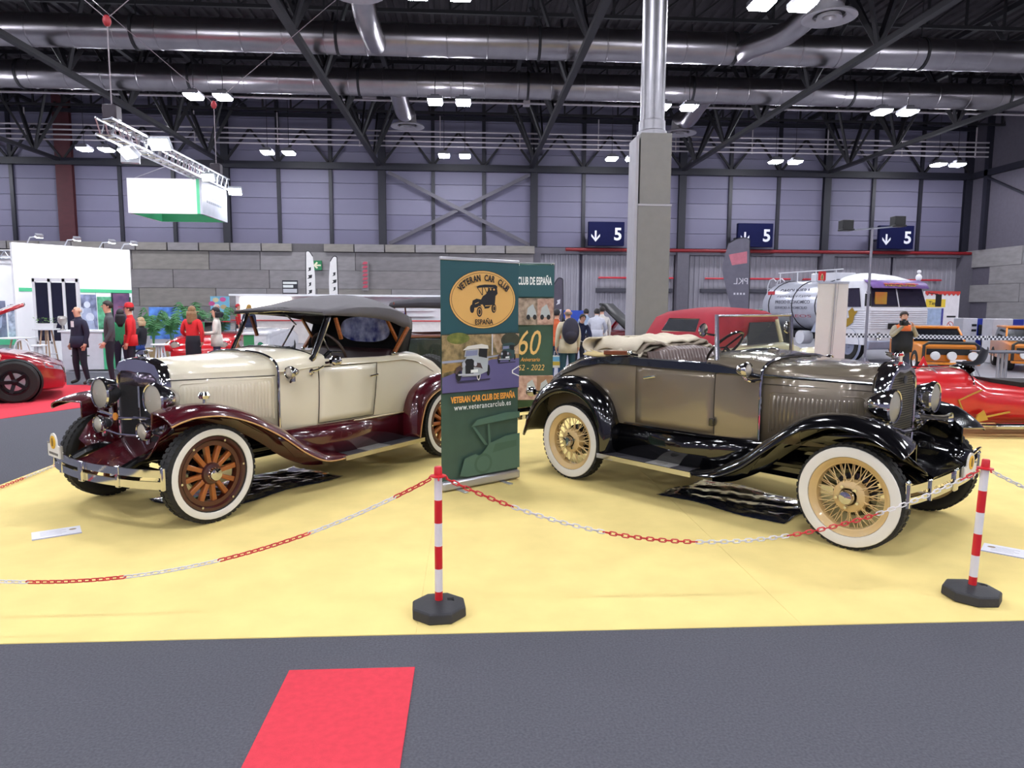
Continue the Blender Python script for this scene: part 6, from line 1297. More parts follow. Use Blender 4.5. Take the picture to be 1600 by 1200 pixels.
# ---- small signs on the concrete wall
e = empty('exit_sign', (-8.592, 40.95, 3.612), 0, 'green emergency exit sign with a white arrow on the concrete wall', 'sign')
b = MB(); b.bx(-.26, .26, 0, .12, 0, .53); b.build('board', mat('exit green', '1f7a4c', .5), e, smooth=False); b = MB(); b.prism([(-.2, .26), (-.02, .46), (.06, .4), (-.03, .31), (.22, .31), (.22, .22), (-.03, .22), (.06, .13), (-.02, .07)], (0, -.012, 0), (1, 0, 0), (0, 0, 1), .01); b.build('arrow', mat('arrow cream', 'e9e8c8', .5), e, smooth=False)
e = board(-8.766, -8.054, 34, .6, 2.791, mat('poster black', '22222c', .5), 'black poster with white and red bands behind the canvas top', 'poster', 'poster')
pr = Print(e, -.002); zz = 2.791; pr.rect(-.32, .32, zz-.17, zz-.07, flat('white', 'e9ecea'), 'white_band'); pr.rect(-.32, .15, zz-.34, zz-.22, flat('white', 'e9ecea'), 'white_band'); pr.rect(-.32, .32, zz-.58, zz-.4, flat('pole grey', 'c9c9cf'), 'grey_band'); pr.rect(-.3, .3, zz-.78, zz-.64, flat('poster red', '9c2f44'), 'red_band')
e = empty('hanging_strip', (-5.911, 40.95, 0), 0, 'narrow strip of red vertical lettering on the concrete wall', 'sign')
for k in range(7): b = MB(); z = 2.623+.22*k; b.prism([(-.14, z), (.12, z+.02), (.16, z+.14), (.0, z+.17), (-.1, z+.12)], (0, -.005, 0), (1, 0, 0), (0, 0, 1), .02); b.build('letter', mat('letter red', 'b8485c', .5), e, smooth=False)
b = MB(); b.bx(-.2, .2, .015, .1, 2.478, 4.138); b.build('strip_backing', CONC[0], e, smooth=False)

# ================================================================== cars in the background
def loft_car(root, name, secs, m, p=.6):
    """secs: (x, half width, z bottom, z shoulder, z top)"""
    rows = []
    for x, hw, zb, zs, zt in secs:
        h = [(hw*.8, zb), (hw*.97, zb+.04), (hw, zb+(zs-zb)*.5), (hw*.98, zs-.03)]+[(hw*.98*math.cos(PI/2*i/6)**p if i < 6 else 0, zs+(zt-zs)*math.sin(PI/2*i/6)**p) for i in range(0, 7)]
        rows.append([(x, v, z) for v, z in h]+[(x, -v, z) for v, z in h[::-1][1:]])
    b = MB(); b.grid(rows)
    for r in (rows[0], rows[-1]): b.add(r, [tuple(range(len(r)))])
    return b.build(name, m, root, ang=45)
def plain_wheel(root, R, w, rimm, spots, white=False, spokes=5):
    b = MB(); b.lathe([(R*.62, -w/2), (R*.9, -w/2), (R, -w*.35), (R, w*.35), (R*.9, w/2), (R*.62, w/2), (R*.6, w*.3), (R*.6, -w*.3), (R*.62, -w/2)], (0, 0, 0), (0, 1, 0), 32); t = b.build('wheel', RUBBER, root)
    b = MB(); b.lathe([(R*.61, w*.4), (R*.55, w*.42), (R*.52, w*.2), (R*.2, w*.3), (R*.14, w*.42), (.001, w*.44)] if not spokes else [(R*.62, w*.45), (R*.55, w*.46), (R*.53, w*.1), (R*.55, -w*.3)], (0, 0, 0), (0, 1, 0), 28); b.build('rim', rimm, t)
    if spokes:
        for k in range(spokes):
            a = 2*PI*k/spokes; c, s = math.cos(a), math.sin(a); b = MB(); b.bar((R*.1*c, w*.3, R*.1*s), (R*.56*c, w*.38, R*.56*s), R*.16, w*.2, up=(0, 1, 0)); b.build('wheel_spoke', rimm, t)
        b = MB(); b.lathe([(R*.16, w*.2), (R*.15, w*.42), (.001, w*.45)], (0, 0, 0), (0, 1, 0), 16); b.build('hub_cap', rimm, t); b = MB(); b.lathe([(R*.42, w*.14), (R*.42, w*.17), (.001, w*.17)], (0, 0, 0), (0, 1, 0), 24); b.build('brake_disc', STEEL, t); b = MB(); b.lathe([(R*.6, w*.12), (.001, w*.12)], (0, 0, 0), (0, 1, 0), 24); b.build('wheel_back', BLACKPL, t)
    if white: b = MB(); b.lathe([(R*.66, w*.505), (R*.86, w*.515)], (0, 0, 0), (0, 1, 0), 28); b.build('whitewall', WHITEWALL, t)
    for i, (x, y) in enumerate(spots):
        o = t if i == 0 else tree_copy(t, parent=root); o.location = (x, y, R); o.rotation_euler = (0, .3*i, 0 if y > 0 else PI)
# ---- red sports car at the left edge, bonnet open
REDP = mat('sports red paint', '9c0c1c', .2, coat=1., var=.03)
rc = empty('sports_car', (-7.99, 12.94, 0), .5, 'red sports car with raised bonnet at the left edge', 'car')
loft_car(rc, 'body', [(.72, .55, .22, .38, .42), (.66, .76, .18, .5, .56), (.45, .88, .17, .6, .68), (.2, .93, .17, .66, .78), (-.1, .94, .17, .7, .84), (-.6, .93, .17, .74, .9), (-1.1, .92, .17, .8, .95), (-1.5, .92, .17, .84, .97), (-2.6, .93, .17, .86, .97), (-3.2, .92, .2, .84, .95), (-3.6, .8, .25, .7, .8)], REDP)
b = MB(); rows = []
for x, hw, z in ((-1.15, .7, .94), (-1.7, .6, 1.24), (-2.4, .58, 1.27), (-3.1, .62, .96)): rows.append([(x, hw, .9), (x, hw*.92, z), (x, 0, z+.03), (x, -hw*.92, z), (x, -hw, .9)])
b.grid(rows); b.build('cabin', mat('dark glass', '14161c', .1, coat=.5), rc, ang=40)
for s in (1, -1):
    b = MB(); b.lathe([(.4, 0), (.37, .02), (.34, -.06)], (0, s*.93, .34), (0, s, 0), 28); b.build('wheel_arch', BLACKPL, rc)
    b = MB(); b.loft([[(.42, s*.86, .56), (.66, s*.72, .5), (.64, s*.7, .58), (.4, s*.84, .66)], [(.44, s*.875, .57), (.68, s*.735, .51), (.66, s*.715, .575), (.42, s*.855, .65)]]); b.build('headlamp', mat('lamp glass grey', 'b4b4c0', .08, .4, var=.3, scale=12), rc)
plain_wheel(rc, .35, .24, mat('dark alloy', '2a2428', .3, .8), [(0, -.925), (0, .925), (-2.6, -.925), (-2.6, .925)])
b = MB(); b.grid([[(-1.15, -.66, .97), (-1.15, 0, 1.0), (-1.15, .66, .97)], [(-.6, -.64, 1.32), (-.6, 0, 1.36), (-.6, .6, 1.32)], [(.16, -.56, 1.64), (.16, 0, 1.67), (-.05, .3, 1.62)]]); b.build('raised_bonnet', REDP, rc, solid=.05); b = MB(); b.tube([(-.7, -.7, .85), (-.4, -.72, 1.38)], .012, 6); b.build('bonnet_strut', BLACKPL, rc)
# ---- small red classic car facing us behind the cream hood
rk = empty('red_classic_car', (-6.682, 18.6, 0), -PI/2+.1, 'small red classic car with round headlamps behind the two women', 'car')
REDC = mat('classic red paint', 'c81822', .22, coat=.9, var=.03)
loft_car(rk, 'body', [(1.05, .5, .3, .42, .45), (1.0, .66, .26, .56, .62), (.8, .76, .25, .66, .74), (.3, .8, .25, .74, .86), (-.4, .8, .25, .8, .92), (-1.2, .8, .25, .8, .92), (-2.0, .76, .25, .74, .84), (-2.4, .6, .3, .55, .6)], REDC)
for s in (1, -1): headlight(rk, .98, .56, .63, .11, s, name='headlamp', length=.16, stem=False)
for s in (1, -1): b = MB(); rows = [[(x, s*(.62+dy), z+dz) for dy, dz in ((0, .0), (.12, .03), (.22, -.02), (.26, -.16))] for x, z in ((1.04, .5), (.98, .66), (.7, .74), (.2, .76))]; b.grid(rows); b.build('wing', REDC, rk, solid=.02)
b = MB(); b.tube([(-.2, -.62, .86), (-.5, -.55, 1.2), (-.5, .55, 1.2), (-.2, .62, .86)], .018, 6); wf_ = b.build('windscreen_frame', CHROME, rk); b = MB(); b.add([(-.2, -.62, .86), (-.5, -.55, 1.2), (-.5, .55, 1.2), (-.2, .62, .86)], [(0, 1, 2, 3)]); b.build('glass', GLASS, wf_, smooth=False)
plain_wheel(rk, .3, .16, CHROME, [(.45, .68), (.45, -.68), (-1.6, .68), (-1.6, -.68)], spokes=0)
b = MB(); b.lathe([(.001, 0), (.04, 0), (.04, .015), (.001, .02)], (1.06, -.05, .38), (1, 0, 0), 12); b.build('nose_badge', mat('badge gold', 'c8a04c', .3, .6), rk); bumper_bar(rk, [(1.02, .6, .33), (1.1, .2, .33), (1.1, -.2, .33), (1.02, -.6, .33)], .05, .02, CHROME)
# ---- white parked car seen through the windscreen
wk = empty('white_classic_car', (-7.124+.2, 22.6, 0), -PI/2-.2, 'white classic car partly hidden behind the red one', 'car')
loft_car(wk, 'body', [(1.0, .5, .3, .5, .55), (.9, .7, .26, .62, .7), (.3, .76, .25, .72, .84), (-.6, .78, .25, .8, .92), (-1.6, .76, .25, .78, .88), (-2.3, .6, .3, .6, .66)], mat('white car paint', 'e6e6ec', .25, coat=.8))
for s in (1, -1): headlight(wk, .93, .5, .6, .09, s, name='headlamp', length=.14, stem=False)
plain_wheel(wk, .3, .16, CHROME, [(.4, .66), (.4, -.66), (-1.5, .66), (-1.5, -.66)], spokes=0)
# ---- dark green tourer with a black top behind the cream car
gk = empty('vintage_tourer', (.42, 12.75, 0), PI-.05, 'dark green vintage tourer with black canvas top behind the cream car', 'car')
GRC = mat('coach green paint', '16261f', .25, coat=.8, var=.05); BRW = mat('brown belt', '6a3a30', .4, coat=.3); OCW = mat('ochre wood', 'b06f26', .4, coat=.3, var=.2, scale=10); BTOP = mat('black canvas', '2f2c34', .85, var=.1, bump=.2, bscale=80)
loft_car(gk, 'body', [(-.5, .5, .5, .9, .98), (-.2, .66, .5, 1.05, 1.1), (.4, .7, .5, 1.1, 1.12), (1.2, .7, .5, 1.1, 1.12), (1.7, .62, .5, 1.08, 1.16), (2.0, .52, .55, 1.0, 1.14), (2.9, .36, .6, .98, 1.1)], GRC, .75)
for s in (1, -1):
    b = MB(); b.tube([(-.2, s*.68, 1.1), (.6, s*.715, 1.14), (1.6, s*.66, 1.12)], .03, 6); b.build('belt_rail', BRW, gk)
    b = MB(); b.bx(.72, .86, min(s*.66, s*.74), max(s*.66, s*.74), .95, 1.5); b.build('wooden_post', OCW, gk, bevel=.01)
    for x in (-.1, 1.62): b = MB(); b.tube([(x, s*.66, 1.1), (x+.05, s*.66, 1.7)], .016, 6); b.build('top_stay', BRW, gk)
    fender(gk, 'front_fender', [(3.2, .7), (3.0, .8), (2.75, .82), (2.4, .66), (2.1, .42), (1.8, .34)], .84, .5, BLACKPL, s, .09); fender(gk, 'rear_fender', [(.5, .34), (.4, .66), (.1, .8), (-.25, .72), (-.5, .4)], .84, .5, BLACKPL, s, .12)
    b = MB(); b.bx(.45, 1.9, min(s*.6, s*.84), max(s*.6, s*.84), .3, .33); b.build('running_board', BLACKPL, gk, smooth=False)
    headlight(gk, 3.05, .36, .95, .11, s, length=.18)
rows = []
for x, zl, zc in ((1.75, 1.62, 1.72), (1.2, 1.62, 1.8), (.4, 1.6, 1.82), (-.2, 1.5, 1.76), (-.42, 1.35, 1.6)): rows.append([(x, .7*math.cos(t), zl+(zc-zl)*math.sin(t)**.7) for t in [PI*i/10 for i in range(11)]])
b = MB(); b.grid(rows); b.build('canvas_top', BTOP, gk, solid=.03)
b = MB(); b.bx(-.15, .5, -.6, .6, .9, 1.22); b.build('rear_seat', mat('tan leather', 'a87f3c', .5), gk, bevel=.06)
b = MB(); b.bx(2.9, 3.0, -.33, .33, .55, 1.12); b.build('radiator', CHROME, gk, bevel=.05)
plain_wheel(gk, .37, .13, OCW, [(2.75, .7), (2.75, -.7), (0, .7), (0, -.7)], spokes=10)
# ---- cream convertible with red top
kk = empty('convertible_car', (2.96, 10.3, 0), math.atan2(.62, .78), 'cream classic convertible with a closed dark red soft top', 'car')
CRP = mat('ivory paint', 'e6dfbe', .25, coat=.8, var=.02); RTOP = mat('red soft top', '9a2534', .85, var=.05, scale=10, bump=.15, bscale=90)
loft_car(kk, 'body', [(-.35, .5, .4, .62, .66), (-.2, .66, .35, .78, .86), (.3, .74, .3, .94, 1.04), (.8, .76, .28, 1.0, 1.1), (1.6, .77, .28, 1.02, 1.1), (2.2, .75, .28, 1.0, 1.12), (2.8, .66, .3, .92, 1.06), (3.3, .55, .35, .82, .96), (3.6, .4, .4, .7, .78)], CRP)
rows = []
for x, hw, z0_, zt in ((.1, .66, 1.0, 1.05), (.25, .68, 1.02, 1.3), (.45, .68, 1.04, 1.52), (.75, .68, 1.06, 1.6), (1.3, .67, 1.4, 1.64), (1.8, .65, 1.42, 1.62), (2.1, .62, 1.42, 1.56)): rows.append([(x, hw, z0_), (x, hw*.97, z0_+(zt-z0_)*.55), (x, hw*.84, zt-.03), (x, hw*.5, zt), (x, 0, zt+.015), (x, -hw*.5, zt), (x, -hw*.84, zt-.03), (x, -hw*.97, z0_+(zt-z0_)*.55), (x, -hw, z0_)])
b = MB(); b.grid(rows); tp = b.build('soft_top', RTOP, kk, ang=60, solid=.02)
b = MB(); b.add([(.265, -.3, 1.27), (.265, .3, 1.27), (.405, .27, 1.45), (.405, -.27, 1.45)], [(0, 1, 2, 3)]); rw = b.build('rear_window', mat('mirror glass', 'a9aeb8', .03, .9), tp, smooth=False, solid=.01); rw.location = (-.03, 0, .015)
b = MB(); b.tube([(.235, -.3, 1.285), (.235, .3, 1.285), (.375, .27, 1.465), (.375, -.27, 1.465)], .012, 6, closed=True); b.build('window_binding', CHROME, tp)
for s in (1, -1):
    b = MB(); b.add([(.95, s*.735, 1.08), (1.95, s*.72, 1.1), (1.9, s*.65, 1.42), (1.1, s*.675, 1.42)], [(0, 1, 2, 3)]); b.build('side_window', mat('tinted window', '3c4046', .08, .2), kk, smooth=False, solid=.008)
    b = MB(); b.tube([(2.02, s*.72, 1.1), (1.98, s*.64, 1.46)], .035, 8); b.build('door_pillar', CRP, kk)
    fender(kk, 'front_wing', [(3.55, .5), (3.45, .72), (3.2, .85), (2.9, .82), (2.55, .62), (2.35, .35)], .86, .5, CRP, s, .12, .7, .7); fender(kk, 'rear_wing', [(.95, .3), (.85, .62), (.55, .82), (.2, .8), (-.1, .6), (-.3, .36)], .86, .5, CRP, s, .12, .7, .7)
    headlight(kk, 3.4, .58, .82, .1, s, name='headlamp', length=.18, stem=False)
    b = MB(); b.bx(2.3, 2.75, min(s*.7, s*.735), max(s*.7, s*.735), .8, .9); b.build('side_vent', BLACKPL, kk, smooth=False)
b = MB(); b.add([(2.3, -.62, 1.1), (2.3, .62, 1.1), (2.1, .58, 1.52), (2.1, -.58, 1.52)], [(0, 1, 2, 3)]); b.build('windscreen', GLASS, kk, smooth=False)
plain_wheel(kk, .33, .16, CHROME, [(2.95, .68), (2.95, -.68), (.4, .68), (.4, -.68)], True, 0)
# ---- car with raised bonnet and motorcycle in the middle distance
mk_ = empty('open_bonnet_car', (4.675, 22.2, 0), 2.6, 'dark and red car with its bonnet raised left of the pillar', 'car')
loft_car(mk_, 'body', [(.9, .6, .3, .5, .6), (.7, .8, .25, .7, .82), (0, .85, .25, .8, .92), (-1, .86, .25, .85, .95), (-2.6, .84, .3, .84, .95), (-3.2, .7, .35, .7, .8)], mat('dark red paint', '5c0f18', .25, coat=.8))
b = MB(); rows = [[(x, y, z) for y, z in ((.62, .9), (.56, zt), (-.56, zt), (-.62, .9))] for x, zt in ((-.7, .95), (-1.2, 1.35), (-2.0, 1.38), (-2.6, .98))]; b.grid(rows); b.build('cabin', mat('dark glass', '14161c', .1, coat=.5), mk_)
b = MB(); b.grid([[(-.55, -.62, .95), (-.55, .62, .95)], [(.35, -.6, 1.75), (.35, .6, 1.75)]]); b.build('raised_bonnet', BLACKPL, mk_, solid=.05); b = MB(); b.grid([[(.4, -.66, .82), (.4, -.3, .86)], [(.15, -.7, 1.15), (.15, -.35, 1.2)]]); b.build('red_panel', mat('bright red panel', 'c8202c', .3), mk_, solid=.02)
plain_wheel(mk_, .32, .2, STEEL, [(.15, .76), (.15, -.76), (-2.3, .76), (-2.3, -.76)])
mo = empty('motorcycle', (2.545+.45, 13.75, 0), -.45, 'black motorcycle with red tail light beside the backpack man', 'motorcycle')
for x in (-.7, .7): b = MB(); b.lathe([(.24, -.05), (.3, -.06), (.32, -.03), (.32, .03), (.3, .06), (.24, .05), (.24, -.05)], (x, 0, .32), (0, 1, 0), 28); w_ = b.build('wheel', RUBBER, mo); b = MB(); [b.bar((x, 0, .32), (x+.25*math.cos(k*PI/3), 0, .32+.25*math.sin(k*PI/3)), .03) for k in range(6)]; b.build('wheel_spider', STEEL, w_)
b = MB(); b.loft([[(-.2, -.1, .75), (-.2, .1, .75), (-.2, .1, .85), (-.2, -.1, .85)], [(.05, -.15, .78), (.05, .15, .78), (.05, .13, .98), (.05, -.13, .98)], [(.35, -.12, .8), (.35, .12, .8), (.38, .08, .95), (.38, -.08, .95)]]); b.build('fuel_tank', mat('bike black', '121216', .2, coat=.8), mo, bevel=.03)
b = MB(); b.loft([[(-.2, -.12, .78), (-.2, .12, .78), (-.2, .12, .86), (-.2, -.12, .86)], [(-.6, -.12, .82), (-.6, .12, .82), (-.6, .12, .9), (-.6, -.12, .9)], [(-.95, -.07, .9), (-.95, .07, .9), (-.95, .07, .98), (-.95, -.07, .98)]]); b.build('seat', BLACKPL, mo, bevel=.02)
b = MB(); b.bx(-.25, .3, -.16, .16, .3, .72); b.build('engine', mat('engine metal', '3c3c42', .4, .7), mo, bevel=.05); b = MB(); b.tube([(.7, -.08, .32), (.45, -.08, 1.0)], .025, 8); b.tube([(.7, .08, .32), (.45, .08, 1.0)], .025, 8); b.tube([(.45, -.36, 1.05), (.45, .36, 1.05)], .016, 8); b.build('fork_and_bars', CHROME, mo)
b = MB(); b.bx(-1.0, -.94, -.08, .08, .88, .95); b.build('tail_light', emat('tail red', 'e02818', .6), mo, bevel=.01); b = MB(); b.tube([(.1, .18, .4), (-.4, .2, .36), (-.85, .2, .5)], [.03, .035, .045], 10); b.build('exhaust', CHROME, mo); b = MB(); b.lathe([(.08, 0), (.09, .05), (.001, .09)], (.5, 0, .9), (1, 0, 0), 14); b.build('headlamp', CHROME, mo)
e = board(3.603, 4.395, 27, .4, 1.490, mat('blue screen board', '2c4fb8', .5, var=.05), 'low blue board behind the people at the open car', 'display_board', 'board')
for x0_, x1_, z_, lb in ((7.481, 7.950, 1.553, 'small green and white sign left above the red soft top'), (11.577, 12.054, 1.573, 'small green and white sign right above the red soft top')):
    e = board(x0_, x1_, 28, .9, z_, mat('notice white', 'e4e6e6', .5), lb, 'notice_board', 'sign'); pr = Print(e, -.002); pr.rect(-.22, .22, z_-.14, z_-.01, flat('notice green', '2a8060'), 'green_band'); pr.rect(-.22, .0, z_-.26, z_-.15, flat('notice orange', 'd88848'), 'orange_mark')
# ================================================================== tanker truck
tk = empty('tanker_truck', (13.05, 20.75, 0), math.atan2(-.974, .225), 'white tanker truck with ribbed cab and purple sun visor', 'truck')
TW = mat('truck white', 'd6d6de', .4, coat=.3, var=.04); TGREY = mat('truck grey blue', '8b90a6', .45, var=.06); TPUR = mat('visor purple', '7a5aa0', .4, var=.15, scale=3); TKM = mat('tank paint', 'c4c6d2', .3, .3, coat=.4, var=.05)
rows = []
for z, xf, hw in ((.5, 0, 1.12), (1.5, 0, 1.13), (1.56, -.02, 1.12), (2.2, -.2, 1.04), (2.32, -.3, 1.0)): rows.append([(xf, -hw+.12, z), (xf, hw-.12, z), (xf-.1, hw, z), (-1.45, hw, z), (-1.55, hw-.1, z), (-1.55, -hw+.1, z), (-1.45, -hw, z), (xf-.1, -hw, z)])
b = MB(); b.loft(rows); b.build('cab', TW, tk, ang=35)
rib = None
for k in range(9):
    z = .98+.062*k
    b = MB(); b.tube([(-1.4, -1.135, z), (-.11, -1.135, z), (.006, -1.01, z), (.006, 1.01, z), (-.11, 1.135, z), (-1.4, 1.135, z)], .014, 6); b.build('cab_rib', TW, tk)
WG = mat('cab glass', '2c2838', .08, coat=.4)
for s in (-1, 1):
    b = MB(); xa = lambda z: -.02-(z-1.56)*.28+.006; b.add([(xa(1.6), s*.04, 1.6), (xa(1.6), s*.98, 1.6), (xa(2.14), s*.9, 2.14), (xa(2.14), s*.04, 2.14)], [(0, 1, 2, 3)]); g_ = b.build('windscreen_pane', WG, tk, smooth=False, solid=.012)
    b = MB(); b.tube([(xa(1.6), s*.04, 1.6), (xa(1.6), s*.98, 1.6), (xa(2.14), s*.9, 2.14), (xa(2.14), s*.04, 2.14)], .018, 6, closed=True); b.build('pane_seal', BLACKPL, g_)
    b = MB(); b.add([(-.25, s*1.125, 1.58), (-1.15, s*1.125, 1.58), (-1.15, s*1.055, 2.12), (-.42, s*1.055, 2.12)], [(0, 1, 2, 3)]); b.build('side_window', WG, tk, smooth=False, solid=.02)
    headlight(tk, .02, .72, .76, .1, s, name='headlamp', length=.1, stem=False)
    b = MB(); b.lathe([(.56, 0), (.5, .03), (.5, .02)], (-.75, s*1.1, .48), (0, s, 0), 24); b.build('wheel_arch', TGREY, tk)
    b = MB(); b.bx(.1, .16, s*1.25-.08, s*1.25+.08, 1.6, 1.95); b.tube([(-.1, s*1.1, 2.0), (.13, s*1.25, 1.95)], .012, 5); b.build('wing_mirror', BLACKPL, tk)
b = MB(); b.bx(.0, .14, -1.15, 1.15, .38, .62); b.build('bumper', TGREY, tk, bevel=.03)
b = MB(); b.grid([[(.02, -1.0, 2.12), (.02, 1.0, 2.12)], [(-.1, -1.02, 2.26), (-.1, 1.02, 2.26)], [(-.34, -1.0, 2.36), (-.34, 1.0, 2.36)]]); vis = b.build('sun_visor', TPUR, tk, solid=.02)
o = text_obj('visor_lettering', 'REQUES', mat('visor yellow', 'd8b050', .5), (.012, -.55, 2.155), (0, 1, 0), (-.6, 0, .8), 1.1, .13, vis, .006, bold=.03); 
b = MB(); b.add([(.014, -.6, 2.225), (.014, .62, 2.225), (-.035, .62, 2.25), (-.035, -.6, 2.25)], [(0, 1, 2, 3)]); b.build('visor_red_line', mat('visor red', 'b8303c', .5), vis, smooth=False, solid=.006)
b = MB(); rows = [[(x, .98*math.cos(t)*w, 2.3+h*math.sin(t)) for t in [PI*i/12 for i in range(13)]] for x, w, h in ((-.3, .9, .06), (-.7, .95, .22), (-1.3, .95, .3), (-1.5, .9, .26))]; b.grid(rows); b.build('roof_fairing', mat('fairing white', 'eeeef2', .4), tk, ang=60, solid=.03)
tk.scale = (1.06, 1.06, 1.06); b = MB(); b.prism([(-.2, 0), (.1, .12), (.05, .3), (.2, .42), (.3, .3), (.42, .32), (.3, .18), (.25, -.02), (.08, -.12), (-.05, -.2)], (-.75, -1.152, 1.15), (1, 0, 0), (0, 0, 1), .004); b.build('bird_emblem', mat('emblem gold', 'a8862c', .4, .4), tk, smooth=False)
b = MB(); b.bx(.015, .03, -.4, .4, .95, 1.12); b.build('front_grille', BLACKPL, tk, bevel=.01)
b = MB(); b.bx(-.05, -.02, -.45, -.85, 1.66, 2.0); b.bx(-.5, -.48, -.95, -.25, 1.65, 2.05); b.build('cab_flag', mat('flag yellow red', 'c8a830', .6, var=.3, scale=1.5, hex2='a83428'), tk, smooth=False)
b = MB(); rows = [[(x, r*math.cos(t)*1.0, 1.62+r*.82*math.sin(t)) for t in [2*PI*i/28 for i in range(28)]] for x, r in ((-1.85, .6), (-1.95, .92), (-2.1, 1.0), (-4.9, 1.0), (-5.05, .92), (-5.15, .6))]; b.loft(rows); tank = b.build('tank', TKM, tk, ang=40)
for x in (-2.3, -3.4, -4.6): b = MB(); b.tube([(x, 1.008*math.cos(t), 1.62+.828*math.sin(t)) for t in [2*PI*i/28 for i in range(28)]], .018, 6, closed=True); b.build('tank_strap', DARKSTEEL, tank)
for s, t_, z, w, hh, c in ((-1, 'GASOLINERA', 2.02, 1.5, .15, '4a4a58'), (-1, 'GASOLINA Y GASOIL', 1.84, 1.7, .11, '5a5a68'), (-1, 'PRECIO ECONOMICO', 1.68, 1.7, .11, '5a5a68'), (-1, 'SERVICIO A DOMICILIO', 1.5, 1.6, .09, '6a6a78')):
    y_ = -math.sqrt(max(0, 1-((z+.07-1.62)/.82)**2))-.012; text_obj('tank_lettering', t_, flat('tank ink '+c, c), (-4.25, y_, z), (1, 0, 0), (0, .25 if z > 1.75 else .05, 1), w, hh, tank, .004, bold=.01)
b = MB(); b.bx(-4.8, -4.45, -.9, -.88, 1.98, 2.1); b.build('red_logo', mat('logo red', 'b8323c', .5), tank, smooth=False); text_obj('tank_lettering', 'GASOLEOS', flat('tank red', 'a84858'), (-4.7, -.95, 1.24), (1, 0, 0), (0, -.2, 1), 2.2, .09, tank, .004)
b = MB()
for x in (-2.2, -3.1, -4.0, -4.9): b.tube([(x, -.35, 2.4), (x, -.35, 2.74)], .02, 6)
b.tube([(-1.9, -.35, 2.74), (-5.0, -.35, 2.74)], .02, 6); b.build('tank_railing', TW, tk)
b = MB(); b.bx(-3.4, -2.3, -.3, .5, 2.4, 2.66); b.build('manhole_box', TW, tk, smooth=False, bevel=.02)
b = MB()
for y in (-.55, -.2): b.tube([(-5.3, y, .6), (-5.3, y, 2.3), (-5.2, y, 2.5), (-5.0, y, 2.55), (-4.85, y, 2.45)], .022, 6)
for k in range(6): b.tube([(-5.3, -.55, .8+.28*k), (-5.3, -.2, .8+.28*k)], .016, 6)
b.build('rear_ladder', TW, tk)
b = MB(); b.bx(-5.3, -.2, -.45, .45, .55, .78); b.build('chassis', DARKSTEEL, tk, smooth=False)
for x in (-2.4, -4.6): b = MB(); b.loft([[(x-.15, -.9, .78), (x+.15, -.9, .78), (x+.15, .9, .78), (x-.15, .9, .78)], [(x-.1, -.75, 1.2), (x+.1, -.75, 1.2), (x+.1, .75, 1.2), (x-.1, .75, 1.2)]]); b.build('tank_saddle', TGREY, tk, smooth=False)
b = MB(); b.cyl((-3.0, -.95, .6), (-3.0, -.6, .6), .22, n=16); b.build('fuel_drum', TW, tk)
plain_wheel(tk, .46, .28, TGREY, [(-.75, .95), (-.75, -.95), (-4.0, .95), (-4.0, -.95)], spokes=0)
b = MB(); b.ball((0, 0, .12), .09, 10, 8, (1, 1, 1.3)); b.ball((0, 0, .3), .06, 10, 8); b.tube([(-.08, 0, .16), (-.02, -.02, .05)], .03, 6); b.tube([(.08, 0, .16), (.02, -.02, .05)], .03, 6); o = b.build('white_figurine', STANDW, None); o.location = (13.98, 21.35, 2.47); tag(o, 'small white figure on the truck cab roof', 'figurine')
# ---- white panel, mast, extinguisher sign
e = empty('plain_banner', (4.988, 9.9, 0), .02, 'plain off-white roll-up banner seen from behind', 'banner')
b = MB(); b.bx(0, .46, -.004, .0, .06, 2.0); b.build('sheet', mat('off white sheet', 'd8d5d2', .7, var=.02), e, smooth=False); b = MB(); b.bx(-.01, .47, -.045, .05, 0, .08); b.build('cassette', ALUM, e, bevel=.01); b = MB(); b.bx(-.005, .465, -.014, .012, 1.99, 2.02); b.build('top_rail', ALUM, e, smooth=False)
b = MB(); b.cyl((.2, -.03, .06), (.26, -.02, 2.0), .008, n=8); b.build('rear_pole', mat('pole grey', 'a5a3a8', .4, .5), e); b = MB(); b.cyl((.21, -.03, .06), (.3, -.02, 2.0), .003, n=6); b.build('bungee_cord', mat('cord grey', '9a98a0', .6), e)
e = empty('lamp_mast', (9.290, 16, 0), 0, 'thin grey mast with two black loudspeakers on a cross arm', 'mast')
ZM = 3.467; b = MB(); b.cyl((0, 0, 0), (0, 0, ZM), .03, n=10); b.build('pole', mat('mast grey', '8a8894', .4, .5), e); b = MB(); b.tube([(-.42, 0, ZM-.04), (0, 0, ZM), (.65, 0, ZM+.06)], .018, 6); b.build('cross_arm', ALUM, e)
b = MB()
for k in range(3): a = 2*PI*k/3; b.tube([(0, 0, .5), (.4*math.cos(a), .4*math.sin(a), 0)], .016, 6)
b.build('tripod', mat('mast grey', '8a8894', .4, .5), e)
for x, z in ((-.63, ZM-.04), (.6, ZM+.06)): b = MB(); b.bx(x-.13, x+.13, -.1, .12, z, z+.22); b.bx(x-.14, x+.14, -.14, .12, z-.02, z+.02); b.build('loudspeaker', BLACKPL, e, bevel=.015)
b = MB(); b.tube([(-.63, 0, ZM-.05), (-.42, 0, ZM-.04)], .012, 5); b.build('speaker_bracket', ALUM, e)
e = empty('extinguisher_sign', (8.678, 17, 0), 0, 'red fire extinguisher sign on a post above the white panel', 'sign'); z_ = 2.533
